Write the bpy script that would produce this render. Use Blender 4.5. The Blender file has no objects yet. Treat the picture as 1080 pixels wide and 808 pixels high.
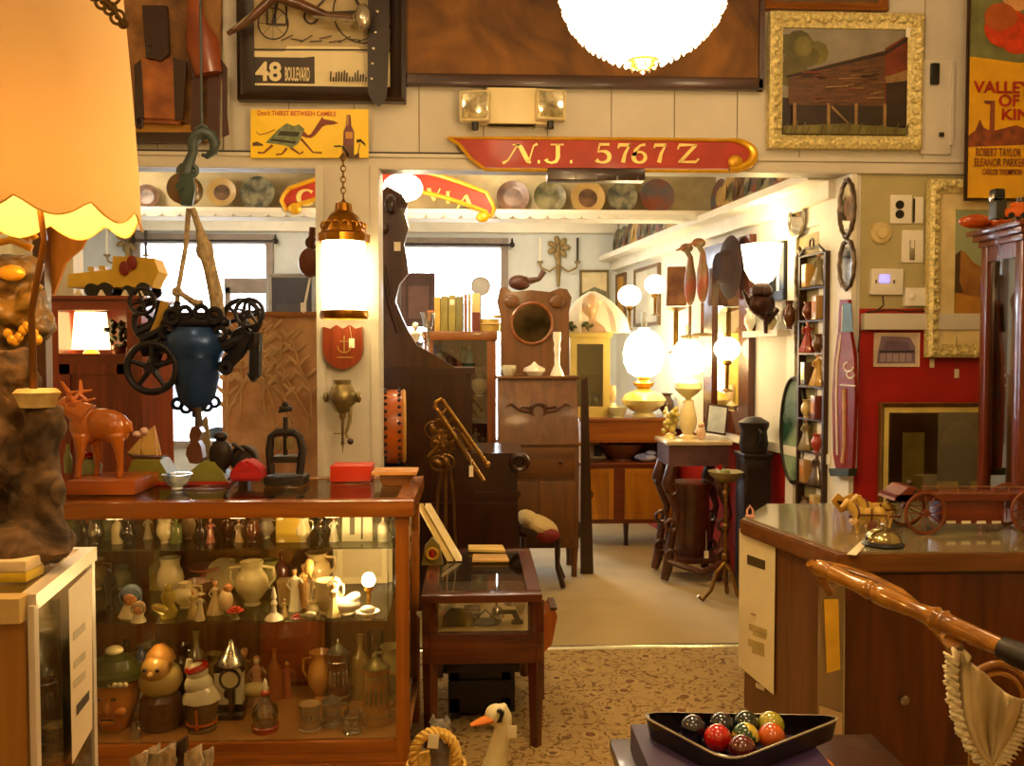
import bpy, bmesh, math, random
from mathutils import Vector, Matrix, Euler, Quaternion
PI = math.pi
R = math.radians
rnd = random.Random(7)
COL = bpy.context.scene.collection
F = 900.0
CAM = Vector((0, 0, 1.65)); YAW = R(2.5); PITCH = R(2.0)
cf = Vector((math.sin(YAW)*math.cos(PITCH), math.cos(YAW)*math.cos(PITCH), -math.sin(PITCH)))
cr = Vector((math.cos(YAW), -math.sin(YAW), 0)); cu = cr.cross(cf)
def ray(px, py): return cf + cr*((px-540)/F) + cu*((404-py)/F)
def at(px, py, Y):
    d = ray(px, py); return CAM + d*(Y/d.y)
def onz(px, py, z):
    d = ray(px, py); return CAM + d*((z-CAM.z)/d.z)
def atz(px, Y, z):
    k = (px-540)/F; a = cr - cf*k; c = Y*a.y + (z-CAM.z)*a.z
    return Vector((-c/a.x, Y, z))
XR = lambda Y: 2.12-0.13*(Y-4.7)
RWN = Vector((-1, -0.13, 0)).normalized()
def rw(px, py, out=0.0):
    d = ray(px, py); P0 = Vector((2.12, 4.7, 0)) + RWN*out
    return CAM + d*((P0-CAM).dot(RWN)/d.dot(RWN))
def w(n, Y): return n*Y/F

# ---------------------------------------------------------------- materials
def lin(h):
    h = h.lstrip('#'); v = [int(h[i:i+2], 16)/255 for i in (0, 2, 4)]
    return tuple(c/12.92 if c <= .04045 else ((c+.055)/1.055)**2.4 for c in v) + (1,)
_M = {}
def _new(name):
    m = bpy.data.materials.new(name); m.use_nodes = True; nt = m.node_tree
    b = nt.nodes['Principled BSDF']; return m, nt, b
def M(h, rough=.5, metal=0.0, var=.12, scale=9, bump=0.0, coat=0.0, h2=None, dist=0.0, lo=.35, hi=.65, stretch=None, trans=0):
    key = ('M', h, rough, metal, var, scale, bump, coat, h2, dist, lo, hi, stretch, trans)
    if key in _M: return _M[key]
    m, nt, b = _new('surface_'+h.lstrip('#'))
    N = nt.nodes; L = nt.links
    tc = N.new('ShaderNodeTexCoord'); mp = N.new('ShaderNodeMapping')
    L.new(tc.outputs['Object'], mp.inputs[0])
    if stretch: mp.inputs['Scale'].default_value = stretch
    no = N.new('ShaderNodeTexNoise'); no.inputs['Scale'].default_value = scale
    no.inputs['Detail'].default_value = 4; no.inputs['Distortion'].default_value = dist
    L.new(mp.outputs[0], no.inputs['Vector'])
    cr_ = N.new('ShaderNodeValToRGB'); L.new(no.outputs['Fac'], cr_.inputs[0])
    c = lin(h); c2 = lin(h2) if h2 else tuple(min(1, x*(1+var)) for x in c[:3])+(1,)
    c1 = c if h2 else tuple(x*(1-var) for x in c[:3])+(1,)
    e = cr_.color_ramp.elements; e[0].position = lo; e[0].color = c1; e[1].position = hi; e[1].color = c2
    L.new(cr_.outputs[0], b.inputs['Base Color'])
    b.inputs['Roughness'].default_value = rough; b.inputs['Metallic'].default_value = metal
    b.inputs['Coat Weight'].default_value = coat; b.inputs['Coat Roughness'].default_value = .08
    if trans:
        b.inputs['Subsurface Weight'].default_value = trans; b.inputs['Subsurface Radius'].default_value = (.02,.012,.008)
    if bump:
        bp = N.new('ShaderNodeBump'); bp.inputs['Strength'].default_value = bump; bp.inputs['Distance'].default_value = .01
        L.new(no.outputs['Fac'], bp.inputs['Height']); L.new(bp.outputs[0], b.inputs['Normal'])
    _M[key] = m; return m
def wood(d, l, scale=5, rough=.35, axis='Z', coat=.25):
    st = {'X': (.25, 3, 3), 'Y': (3, .25, 3), 'Z': (3, 3, .25)}[axis]
    return M(d, rough=rough, h2=l, scale=scale, dist=1.2, stretch=st, lo=.3, hi=.72, coat=coat, bump=.08)
def emit(h, s, name='glow'):
    key = ('E', h, s)
    if key in _M: return _M[key]
    m, nt, b = _new(name+'_'+h.lstrip('#')); c = lin(h)
    N = nt.nodes; L = nt.links
    b.inputs['Base Color'].default_value = (.8, .8, .8, 1)
    no = N.new('ShaderNodeTexNoise'); no.inputs['Scale'].default_value = 20
    cr_ = N.new('ShaderNodeValToRGB'); L.new(no.outputs['Fac'], cr_.inputs[0])
    cr_.color_ramp.elements[0].color = tuple(x*.9 for x in c[:3])+(1,); cr_.color_ramp.elements[1].color = c
    L.new(cr_.outputs[0], b.inputs['Emission Color']); b.inputs['Emission Strength'].default_value = s
    _M[key] = m; return m
def pane(tint='#f4f6f0', gl=.08, rough=.02):
    key = ('P', tint, gl, rough)
    if key in _M: return _M[key]
    m = bpy.data.materials.new('glass_'+tint.lstrip('#')); m.use_nodes = True; nt = m.node_tree; N = nt.nodes; L = nt.links
    N.remove(N['Principled BSDF']); out = N['Material Output']
    t = N.new('ShaderNodeBsdfTransparent'); t.inputs[0].default_value = tuple(c**.35 for c in lin(tint)[:3])+(1,)
    g = N.new('ShaderNodeBsdfGlossy'); g.inputs['Roughness'].default_value = rough
    lw = N.new('ShaderNodeLayerWeight'); lw.inputs['Blend'].default_value = .35
    ma = N.new('ShaderNodeMath'); ma.operation = 'MULTIPLY_ADD'; ma.inputs[1].default_value = .6; ma.inputs[2].default_value = gl
    L.new(lw.outputs['Fresnel'], ma.inputs[0])
    mx = N.new('ShaderNodeMixShader'); L.new(ma.outputs[0], mx.inputs[0]); L.new(t.outputs[0], mx.inputs[1]); L.new(g.outputs[0], mx.inputs[2])
    L.new(mx.outputs[0], out.inputs[0]); _M[key] = m; return m
def brass(h='#b8862e', r=.3): return M(h, rough=r, metal=.9, var=.25, scale=14)
def iron(h='#2a211c', r=.5): return M(h, rough=r, metal=.55, var=.3, scale=20, bump=.1)
def china(h='#e6dcc0', r=.18, var=.06): return M(h, rough=r, var=var, coat=.5)

# ---------------------------------------------------------------- mesh builder
class MB:
    def __init__(s): s.bm = bmesh.new(); s.m = 0
    def mat(s, i): s.m = i; return s
    def _fin(s, faces, m):
        for f in faces: f.material_index = s.m if m is None else m
    def face(s, pts, m=None):
        vs = [s.bm.verts.new(p) for p in pts]
        try: s._fin([s.bm.faces.new(vs)], m)
        except ValueError: pass
        return s
    def box(s, c, d, rz=0, m=None, rot=None, bev=0.0):
        c = Vector(c); mt = rot.to_matrix() if rot else Matrix.Rotation(rz, 3, 'Z')
        g = bmesh.ops.create_cube(s.bm, size=1)
        for v in g['verts']: v.co = mt @ Vector((v.co.x*d[0], v.co.y*d[1], v.co.z*d[2])) + c
        fs = {f for v in g['verts'] for f in v.link_faces}; s._fin(fs, m)
        if bev:
            es = {e for f in fs for e in f.edges}
            r = bmesh.ops.bevel(s.bm, geom=list(es), offset=bev, segments=2, affect='EDGES', profile=.6); s._fin(r['faces'], m)
        return s
    def bx(s, a, b, m=None, bev=0.0):
        a = Vector(a); b = Vector(b)
        return s.box((a+b)/2, [abs(x) for x in (b-a)], m=m, bev=bev)
    def tube(s, pts, r, n=10, m=None, closed=False, flat=1.0):
        pts = [Vector(p) for p in pts]; N = len(pts)
        rs = r if isinstance(r, (list, tuple)) else [r]*N
        rings = []; up = None
        for i, p in enumerate(pts):
            if closed: t = pts[(i+1) % N]-pts[i-1]
            else: t = pts[min(i+1, N-1)]-pts[max(i-1, 0)]
            if t.length < 1e-9: t = Vector((0, 0, 1))
            t.normalize()
            if up is None:
                up = Vector((0, 0, 1)) if abs(t.z) < .9 else Vector((0, 1, 0))
            a = t.cross(up)
            if a.length < 1e-5: a = t.cross(Vector((1, 0, 0)))
            a.normalize(); b = a.cross(t); up = b
            rings.append([s.bm.verts.new(p+(a*math.cos(2*PI*k/n)+b*math.sin(2*PI*k/n)*flat)*rs[i]) for k in range(n)])
        fs = []
        for i in range(N if closed else N-1):
            A = rings[i]; B = rings[(i+1) % N]
            for k in range(n):
                fs.append(s.bm.faces.new((A[k], A[(k+1) % n], B[(k+1) % n], B[k])))
        if not closed:
            fs.append(s.bm.faces.new(rings[0][::-1])); fs.append(s.bm.faces.new(rings[-1]))
        s._fin(fs, m); return s
    def lathe(s, prof, c=(0, 0, 0), n=20, m=None, rot=None, sc=(1, 1, 1), wave=None):
        c = Vector(c); mt = rot.to_matrix() if rot else Matrix.Identity(3); rings = []
        for (r, z) in prof:
            if r < 1e-5: rings.append([s.bm.verts.new(mt@Vector((0, 0, z*sc[2]))+c)])
            else:
                rg = []
                for k in range(n):
                    a = 2*PI*k/n; q = r*(1+(wave[0]*math.cos(wave[1]*a) if wave else 0))
                    rg.append(s.bm.verts.new(mt@Vector((q*math.cos(a)*sc[0], q*math.sin(a)*sc[1], z*sc[2]))+c))
                rings.append(rg)
        fs = []
        for A, B in zip(rings, rings[1:]):
            if len(A) == 1 and len(B) == 1: continue
            for k in range(n):
                k2 = (k+1) % n
                if len(A) == 1: fs.append(s.bm.faces.new((A[0], B[k2], B[k])))
                elif len(B) == 1: fs.append(s.bm.faces.new((A[k], A[k2], B[0])))
                else: fs.append(s.bm.faces.new((A[k], A[k2], B[k2], B[k])))
        s._fin(fs, m); return s
    def cyl(s, p0, p1, r0, r1=None, n=14, m=None): return s.tube([p0, p1], [r0, r0 if r1 is None else r1], n, m)
    def ell(s, c, r, m=None, rot=None, n=14):
        if not isinstance(r, (tuple, list)): r = (r, r, r)
        g = bmesh.ops.create_uvsphere(s.bm, u_segments=n, v_segments=max(6, n*2//3), radius=1)
        mt = rot.to_matrix() if rot else Matrix.Identity(3); c = Vector(c)
        for v in g['verts']: v.co = mt@Vector((v.co.x*r[0], v.co.y*r[1], v.co.z*r[2]))+c
        s._fin({f for v in g['verts'] for f in v.link_faces}, m); return s
    def torus(s, c, Rr, r, axis='Z', n=28, k=8, m=None, sx=1, sz=1):
        pts = []
        for i in range(n):
            a = 2*PI*i/n; u, v = Rr*math.cos(a)*sx, Rr*math.sin(a)*sz
            pts.append(Vector(c)+{'Z': Vector((u, v, 0)), 'Y': Vector((u, 0, v)), 'X': Vector((0, u, v))}[axis])
        return s.tube(pts, r, k, m, closed=True)
    def prism(s, pts, d, m=None):
        """polygon of 3D points extruded along vector d"""
        d = Vector(d); A = [s.bm.verts.new(p) for p in pts]; B = [s.bm.verts.new(Vector(p)+d) for p in pts]; n = len(A)
        fs = []
        try:
            fs.append(s.bm.faces.new(A)); fs.append(s.bm.faces.new(B[::-1]))
        except ValueError: pass
        for i in range(n): fs.append(s.bm.faces.new((A[i], B[i], B[(i+1) % n], A[(i+1) % n])))
        s._fin(fs, m); return s
    def xz(s, pts, y0, y1, m=None): return s.prism([(x, y0, z) for x, z in pts], (0, y1-y0, 0), m)
    def ribbon(s, pts, ws, y, t=.003, m=None):
        """flat stroke in the XZ plane"""
        pts = [Vector((p[0], 0, p[1])) for p in pts]; ws = ws if isinstance(ws, (list, tuple)) else [ws]*len(pts); l = []; r_ = []
        for i, p in enumerate(pts):
            tn = (pts[min(i+1, len(pts)-1)]-pts[max(i-1, 0)]).normalized(); nn = Vector((-tn.z, 0, tn.x))*ws[i]/2
            l.append(p+nn); r_.append(p-nn)
        for i in range(len(pts)-1):
            q = [l[i], l[i+1], r_[i+1], r_[i]]
            s.prism([(v.x, y, v.z) for v in q], (0, -t, 0), m)
        return s
    def xform(s, mtx): s.bm.transform(mtx); return s
    def obj(s, name, mats, parent=None, loc=None, rz=0, world=False, smooth=40, label=None):
        if not isinstance(mats, (list, tuple)): mats = [mats]
        bmesh.ops.recalc_face_normals(s.bm, faces=s.bm.faces)
        if world and (parent is not None or loc is not None):
            if parent is not None: mt = Matrix.Translation(parent.location) @ parent.rotation_euler.to_matrix().to_4x4()
            else: mt = Matrix.Translation(loc)@Matrix.Rotation(rz, 4, 'Z')
            if parent is not None and parent.parent is not None: mt = Matrix.Translation(parent.parent.location) @ parent.parent.rotation_euler.to_matrix().to_4x4() @ mt
            s.bm.transform(mt.inverted())
        me = bpy.data.meshes.new(name); s.bm.to_mesh(me); s.bm.free()
        for mm in mats: me.materials.append(mm)
        if smooth:
            me.polygons.foreach_set('use_smooth', [True]*len(me.polygons))
            try: me.set_sharp_from_angle(angle=R(smooth))
            except Exception: pass
        o = bpy.data.objects.new(name, me); COL.objects.link(o)
        if parent is not None: o.parent = parent
        if loc is not None: o.location = loc; o.rotation_euler = (0, 0, rz)
        if label: o['label'] = label
        return o
def tag(o, label, cat, group=None, kind=None):
    o['label'] = label; o['category'] = cat
    if group: o['group'] = group
    if kind: o['kind'] = kind
    return o
def thing(name, label, cat, loc=(0, 0, 0), rz=0, group=None):
    o = bpy.data.objects.new(name, None); COL.objects.link(o); o.empty_display_size = .05
    o.location = loc; o.rotation_euler = (0, 0, rz); return tag(o, label, cat, group)
def struct(name, mb, m, smooth=40):
    o = mb.obj(name, m, smooth=smooth); o['kind'] = 'structure'; return o
def solo(name, label, cat, mb, m, loc=(0, 0, 0), rz=0, group=None, world=False, smooth=40):
    return tag(mb.obj(name, m, loc=loc, rz=rz, world=world, smooth=smooth), label, cat, group)
def dup(o, loc, rz=0, label=None, scale=None):
    r = o.copy(); COL.objects.link(r); r.location = loc; r.rotation_euler = (0, 0, rz)
    if scale: r.scale = (scale,)*3
    if label: r['label'] = label
    for ch in list(o.children):
        c = ch.copy(); COL.objects.link(c); c.parent = r
        for g in list(ch.children):
            d = g.copy(); COL.objects.link(d); d.parent = c
    return r
def voxel(o, size=.006, sm=3):
    m = o.modifiers.new('remesh', 'REMESH'); m.mode = 'VOXEL'; m.voxel_size = size; m.use_smooth_shade = True
    k = o.modifiers.new('smooth', 'SMOOTH'); k.iterations = sm; k.factor = .6; return o
def text(s, size, ext=.002, bold=0.0, sx=1.0, m=None):
    """flat lettering, returns a list of (verts, faces) put into a mesh object later"""
    cu_ = bpy.data.curves.new('lettering', 'FONT'); cu_.body = s; cu_.size = size; cu_.extrude = ext; cu_.offset = bold
    cu_.resolution_u = 3; cu_.space_line = .9
    o = bpy.data.objects.new('tmp', cu_); COL.objects.link(o)
    dg = bpy.context.evaluated_depsgraph_get(); dg.update(); me = bpy.data.meshes.new_from_object(o.evaluated_get(dg))
    bpy.data.objects.remove(o); bpy.data.curves.remove(cu_)
    for v in me.vertices: v.co = Vector((v.co.x*sx, -v.co.z, v.co.y))
    return me
def addtext(mb, s, x, y, z, size, ext=.002, bold=0.0, m=0, fitw=None, mtx=None):
    me = text(s, size, ext, bold)
    if fitw:
        xs = [v.co.x for v in me.vertices]; k = fitw/(max(xs)-min(xs))
        for v in me.vertices: v.co.x *= k
    b2 = bmesh.new(); b2.from_mesh(me); T = Matrix.Translation((x, y, z))
    b2.transform(mtx @ T if mtx else T)
    for f in b2.faces: f.material_index = m
    tmp = bpy.data.meshes.new('t'); b2.to_mesh(tmp); b2.free(); n0 = len(mb.bm.faces)
    mb.bm.from_mesh(tmp); mb.bm.faces.ensure_lookup_table()
    for f in mb.bm.faces[n0:]: f.material_index = m
    bpy.data.meshes.remove(tmp); bpy.data.meshes.remove(me); return mb
def plight(name, loc, power, color, r=.04):
    l = bpy.data.lights.new(name, 'POINT'); l.energy = power; l.color = lin(color)[:3]; l.shadow_soft_size = r
    o = bpy.data.objects.new(name, l); COL.objects.link(o); o.location = loc; return o
# ================================================================ palettes
CREAM = M('#d2cbbc', rough=.6, var=.05, scale=4); CREAM2 = M('#c9bd97', rough=.6, var=.06, scale=5)
GREYW = M('#d8d6cc', rough=.7, var=.06, scale=4); WHITE = M('#e9e4d6', rough=.5, var=.04)
REDW = M('#a3150c', rough=.55, var=.1, scale=6); BLACK = M('#120f0e', rough=.35, var=.2)
OAK = wood('#6e3c0c', '#985a18'); OAKX = wood('#6e3c0c', '#985a18', axis='X'); ORW = wood('#7c340a', '#a85416', axis='X')
DARKW = wood('#220e05', '#3c1c0a', rough=.3); DARKX = wood('#220e05', '#3c1c0a', rough=.3, axis='X')
MAHO = wood('#3a1606', '#5e2a0e', rough=.25); MAHX = wood('#3a1606', '#5e2a0e', rough=.25, axis='X')
GOLDP = M('#c9971f', rough=.35, metal=.3, var=.2, scale=14); GILT = M('#d8c888', rough=.5, metal=.15, var=.3, scale=60, bump=.5)
BRASS = brass(); OLDB = brass('#7d5a22', .4); SILV = M('#b9b2a4', rough=.22, metal=.9, var=.2, scale=20)
IRON = iron(); GLASS = pane(); GLW = pane('#e6ecdc', .25, .05); PAPER = M('#e8ddbd', rough=.7, var=.05)

# ================================================================ room shell
WY = 4.70
hb = 2.65                                             # underside of the header
floor = MB(); floor.bx((-4.2, WY, -.05), (3.4, 9.6, 0)); struct('floor', floor, M('#a48c5c', rough=.9, var=.08, scale=3, bump=.1))
def rugmat():
    m, nt, b = _new('woven_rug'); N = nt.nodes; L = nt.links; tc = N.new('ShaderNodeTexCoord')
    v = N.new('ShaderNodeTexVoronoi'); v.inputs['Scale'].default_value = 6.5; v.inputs['Randomness'].default_value = .75; L.new(tc.outputs['Object'], v.inputs[0])
    r = N.new('ShaderNodeValToRGB'); L.new(v.outputs['Distance'], r.inputs[0]); e = r.color_ramp.elements
    e[0].position = .0; e[0].color = lin('#8a3f1c'); e[1].position = 1; e[1].color = lin('#a08450')
    for p, c in ((.07, '#7a4a24'), (.12, '#4f3820'), (.17, '#b89c62'), (.22, '#a08450'), (.60, '#a08450'), (.62, '#86683a'), (.66, '#a08450')):
        k = e.new(p); k.color = lin(c)
    no = N.new('ShaderNodeTexNoise'); no.inputs['Scale'].default_value = 15; no.inputs['Detail'].default_value = 2; no.inputs['Distortion'].default_value = 2.6; L.new(tc.outputs['Object'], no.inputs[0])
    r2 = N.new('ShaderNodeValToRGB'); L.new(no.outputs['Fac'], r2.inputs[0]); q = r2.color_ramp.elements
    q[0].position = .56; q[0].color = (0, 0, 0, 1); q[1].position = .60; q[1].color = (1, 1, 1, 1)
    mx = N.new('ShaderNodeMix'); mx.data_type = 'RGBA'; L.new(r2.outputs[0], mx.inputs[0]); L.new(r.outputs[0], mx.inputs[6]); mx.inputs[7].default_value = lin('#6a4a22')
    L.new(mx.outputs[2], b.inputs['Base Color']); b.inputs['Roughness'].default_value = .95; return m
sub = MB(); sub.bx((-2.4, -1.2, -.05), (3.4, WY, 0)); struct('floor', sub, M('#6a4a28', rough=.8))
rug = MB(); rug.bx((-2.3, -1.1, -.01), (3.3, WY-.03, .001)); solo('rug', 'patterned floral rug running up to the metal threshold strip', 'rug', rug, rugmat())
st = MB(); st.prism([(-.9, WY-.03, 0), (-.9, WY+.03, 0), (-.9, WY+.015, .012), (-.9, WY-.015, .012)], (3.0, 0, 0)); struct('trim_1', st, M('#d8cfae', rough=.2, metal=.9))
cl = MB(); cl.bx((-2.4, -1.2, 3.95), (3.4, WY+.15, 4.05)); struct('ceiling', cl, CREAM)
cl = MB(); cl.bx((-4.2, WY+.15, 3.12), (3.4, 9.6, 3.2)); struct('ceiling', cl, WHITE)
wb = MB(); wb.bx((-2.5, -1.3, 0), (3.5, -1.2, 4.0)); struct('wall_rear', wb, CREAM2)
wb = MB(); wb.bx((-2.5, -1.2, 0), (-2.4, WY, 4.0)); struct('wall_left', wb, CREAM2)
wb = MB(); wb.bx((3.4, -1.2, 0), (3.5, WY, 4.0)); struct('wall_right', wb, CREAM2)
# front wall: header over the wide opening, right pier, lower red part
hd = MB()
for i in range(17):                                     # vertical boards
    x0 = -2.4+i*.35; hd.bx((x0+.003, WY, hb+.005), (x0+.347, WY+.12, 3.96), m=0)
hd.bx((-2.4, WY+.008, hb), (3.4, WY+.13, 3.96), m=1)
struct('wall_front', hd, [CREAM, M('#8a7c5c')])
tr = MB(); tr.bx((-2.4, WY-.03, hb-.005), (3.4, WY+.0, hb+.055), bev=.006); tr.bx((-2.4, WY-.045, hb+.055), (3.4, WY, hb+.075), bev=.004)
struct('trim_2', tr, CREAM)
tr = MB(); tr.bx((-2.4, WY-.047, hb+.077), (.0, WY-.002, hb+.082)); struct('trim_3', tr, M('#241708'))
xr0 = atz(906, WY, 1.65).x
pr = MB(); pr.bx((xr0, WY, 1.90), (3.4, WY+.12, hb-.005), m=0); pr.bx((xr0, WY, 0), (3.4, WY+.12, 1.90), m=1)
struct('wall_front', pr, [M('#b3a878', rough=.6, var=.05), REDW])
# right wall of the back room (runs inwards) with white jamb, rail and dado
def rwbox(y0, y1, z0, z1, t0, t1):
    """slab hugging the back room's right wall; t measured out of the wall into the room"""
    p = [Vector((XR(y), y, 0))+RWN*t for y, t in ((y0, t0), (y1, t0), (y1, t1), (y0, t1))]
    return [Vector((q.x, q.y, z0)) for q in p], (0, 0, z1-z0)
rm = MB(); rm.prism(*rwbox(WY+.0, 9.3, 1.0, 3.2, -.1, 0), m=0); rm.prism(*rwbox(WY, 9.3, 0, 1.0, -.1, 0), m=1); struct('wall_right', rm, [GREYW, REDW])
tj = MB(); tj.prism(*rwbox(WY-.02, 5.02, .0, hb, 0, .03)); tj.prism(*rwbox(5.3, 5.40, 0, 2.54, 0, .03)); tj.prism(*rwbox(5.02, 5.3, 2.42, 2.54, 0, .015)); struct('trim_4', tj, WHITE)
op = MB(); op.prism(*rwbox(5.02, 5.3, 0, 2.38, 0, .012)); struct('door_1', op, M('#8f8458', rough=.6, var=.06))
pl = MB(); pl.prism(*rwbox(4.86, 9.2, 2.64, 2.69, 0, .20)); pl.prism(*rwbox(4.86, 9.2, 2.54, 2.64, 0, .07)); pl.prism(*rwbox(4.86, 9.2, 2.69, 2.72, 0, .03)); struct('trim_5', pl, WHITE)
cr_ = MB(); cr_.prism(*rwbox(4.86, 9.2, 1.0, 1.06, 0, .04)); struct('trim_6', cr_, WHITE)
# middle beam with plate ledge
MY = 6.6; bz = at(600, 224, MY).z
bm_ = MB(); bm_.bx((-4.2, MY, bz), (XR(MY), MY+.14, 3.13)); struct('beam', bm_, M('#a89a74', rough=.7))
bl = MB(); bl.bx((-4.2, MY-.13, bz-.035), (XR(MY), MY+.15, bz), bev=.006); bl.bx((-4.2, MY-.05, bz-.06), (XR(MY), MY+.15, bz-.035)); struct('trim_7', bl, WHITE)
bs = MB()
for i in range(46):                                      # scalloped edge under the ledge
    x = -4.0+i*.13
    if x < XR(MY)-.1: bs.xz([(x, bz-.035)]+[(x+.065+.065*math.cos(a), bz-.045-.03*math.sin(a)) for a in [PI-k*PI/6 for k in range(7)]]+[(x+.13, bz-.035)], MY-.135, MY-.125)
struct('trim_8', bs, GREYW)
# post between the two openings
pp = MB(); xa = at(334, 373, 4.62).x; xb = at(400, 373, 4.62).x
pp.bx((xa+.03, 4.63, 0), (xb-.03, WY+.14, hb)); pp.bx((xa, 4.615, 0), (xa+.045, WY+.14, hb), bev=.004); pp.bx((xb-.045, 4.615, 0), (xb, WY+.14, hb), bev=.004)
struct('pillar', pp, CREAM)
lj = MB(); xl = at(146, 200, WY).x; lj.bx((-2.4, WY, 0), (xl-.35, WY+.12, hb)); struct('wall_front', lj, CREAM)
# far wall with two display windows
FY = 9.2
def hole_wall(mb, x0, x1, z0, z1, y0, y1, holes):
    xs = x0
    for (a, b, c, d) in holes:
        mb.bx((xs, y0, z0), (a, y1, z1)); mb.bx((a, y0, z0), (b, y1, c)); mb.bx((a, y0, d), (b, y1, z1)); xs = b
    mb.bx((xs, y0, z0), (x1, y1, z1))
h1 = (at(150, 300, FY).x, at(281, 300, FY).x, .72, at(200, 257, FY).z); h2 = (at(424, 300, FY).x, at(528, 300, FY).x, .72, at(470, 261, FY).z)
fw = MB(); hole_wall(fw, -5.2, XR(FY)+.05, 0, 3.2, FY, FY+.15, [h1, h2]); struct('wall_far', fw, M('#d3d8da', rough=.7, var=.04))
fw = MB(); fw.bx((-5.2, FY-.1, 2.93), (XR(FY), FY, 3.12), bev=.02); fw.bx((-5.2, FY-.16, 3.04), (XR(FY), FY, 3.12)); struct('trim_9', fw, WHITE)
fw = MB(); fw.bx((-4.3, 4.85, 0), (-4.2, FY, 3.2)); struct('wall_left', fw, GREYW)
fw = MB(); fw.bx((-4.2, WY+.0, 0), (-2.4, WY+.15, 3.2)); struct('wall_front', fw, GREYW)
fw = MB(); fw.bx((-5.2, FY-.04, 0), (XR(FY), FY, .12)); struct('baseboard_far', fw, WHITE)
for n, h in enumerate((h1, h2)):
    f = MB(); a, b, c, d = h; t = .05
    f.bx((a-.08, FY-.04, c-.08), (b+.08, FY, c)); f.bx((a-.08, FY-.04, d), (b+.08, FY, d+.1)); f.bx((a-.08, FY-.04, c), (a, FY, d)); f.bx((b, FY-.04, c), (b+.08, FY, d))
    if n == 0: zm = at(200, 303, FY).z; x2 = at(236, 300, FY).x; f.bx((x2, FY+.02, zm-.06), (b, FY+.08, zm+.10)); f.bx((x2, FY+.02, c), (x2+.06, FY+.08, zm))
    o = struct('window_%d' % (n+1), f, M('#8d8078', rough=.6))
    g = MB(); g.bx((a, FY+.045, c), (b, FY+.05, d)); g.obj('pane', pane('#ffffff', .02), o)
# street outside
gr = MB(); gr.bx((-14, 9.6, -.3), (12, 34, -.2)); struct('street', gr, M('#bdb7ae', rough=.9, var=.1))
bd = MB(); bd.bx((-16, 30, -.2), (14, 31, 3.4)); struct('wall_outside', bd, M('#d9d6d2', rough=.9))
c = at(180, 448, 15); c.z = -.2
car = thing('car', 'pale parked car seen through the far left shop window', 'car', (c.x-.3, 15, -.2))
b = MB(); b.xz([(-2.1, .3), (2.1, .3), (2.15, .8), (1.2, .95), (.7, 1.4), (-1.1, 1.42), (-1.7, .95), (-2.15, .85)], -.8, .8); b.obj('body', M('#9a9aa0', rough=.3, coat=.5), car)
b = MB(); b.xz([(1.05, .97), (.62, 1.33), (-1.02, 1.35), (-1.5, .97)], -.82, .82); b.obj('side_window', M('#222830', rough=.1), car)
for sx in (-1.35, 1.35):
    for sy in (-.7, .7):
        b = MB(); b.cyl((sx, sy-.1, .32), (sx, sy+.1, .32), .32, n=20); b.obj('wheel', BLACK, car)

# ================================================================ camera, world, light
cd = bpy.data.cameras.new('camera'); cam = bpy.data.objects.new('camera', cd); COL.objects.link(cam)
cam.matrix_world = Matrix.Translation(CAM) @ Matrix((cr, cu, -cf)).transposed().to_4x4()
cd.sensor_width = 36; cd.lens = 30; cd.clip_start = .05; bpy.context.scene.camera = cam
sc = bpy.context.scene
wd = bpy.data.worlds.new('sky'); sc.world = wd; wd.use_nodes = True
bg = wd.node_tree.nodes['Background']; bg.inputs[0].default_value = (.80, .90, 1, 1); bg.inputs[1].default_value = 22.0
sc.view_settings.view_transform = 'Standard'; sc.view_settings.look = 'None'; sc.view_settings.gamma = 1; sc.view_settings.exposure = 0.40
sc.cycles.use_denoising = True; sc.cycles.max_bounces = 8; sc.cycles.transparent_max_bounces = 16; sc.cycles.sample_clamp_indirect = 4
sc.cycles.caustics_reflective = False; sc.cycles.caustics_refractive = False
for h in (h1, h2):                                       # daylight coming through the panes
    l = bpy.data.lights.new('daylight', 'AREA'); l.shape = 'RECTANGLE'; l.size = h[1]-h[0]; l.size_y = h[3]-h[2]; l.energy = 1
    l.cycles.is_portal = True
    o = bpy.data.objects.new('daylight', l); COL.objects.link(o); o.location = ((h[0]+h[1])/2, FY+.16, (h[2]+h[3])/2); o.rotation_euler = (-PI/2, 0, 0)
# ================================================================ things on the front wall
GOLD = M('#d9a321', rough=.3, metal=.35, var=.1, scale=20); REDP = M('#a82a08', rough=.5, var=.12, coat=.1)
def pz(px, py, Y): v = at(px, py, Y); return (v.x, v.z)
def stroke(mb, pts, ws, Y, t=.004, m=None): mb.ribbon([pz(*p, Y) for p in pts], [w(q, Y) for q in (ws if isinstance(ws, (list, tuple)) else [ws]*len(pts))], Y, t, m)
def arc(cx, cy, rx, ry, a0, a1, n=12): return [(cx+rx*math.cos(R(a0+(a1-a0)*i/n)), cy-ry*math.sin(R(a0+(a1-a0)*i/n))) for i in range(n+1)]
def poly(mb, pts, Y, t, m=None): mb.xz([pz(*p, Y) for p in pts], Y, Y-t, m)

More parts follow.
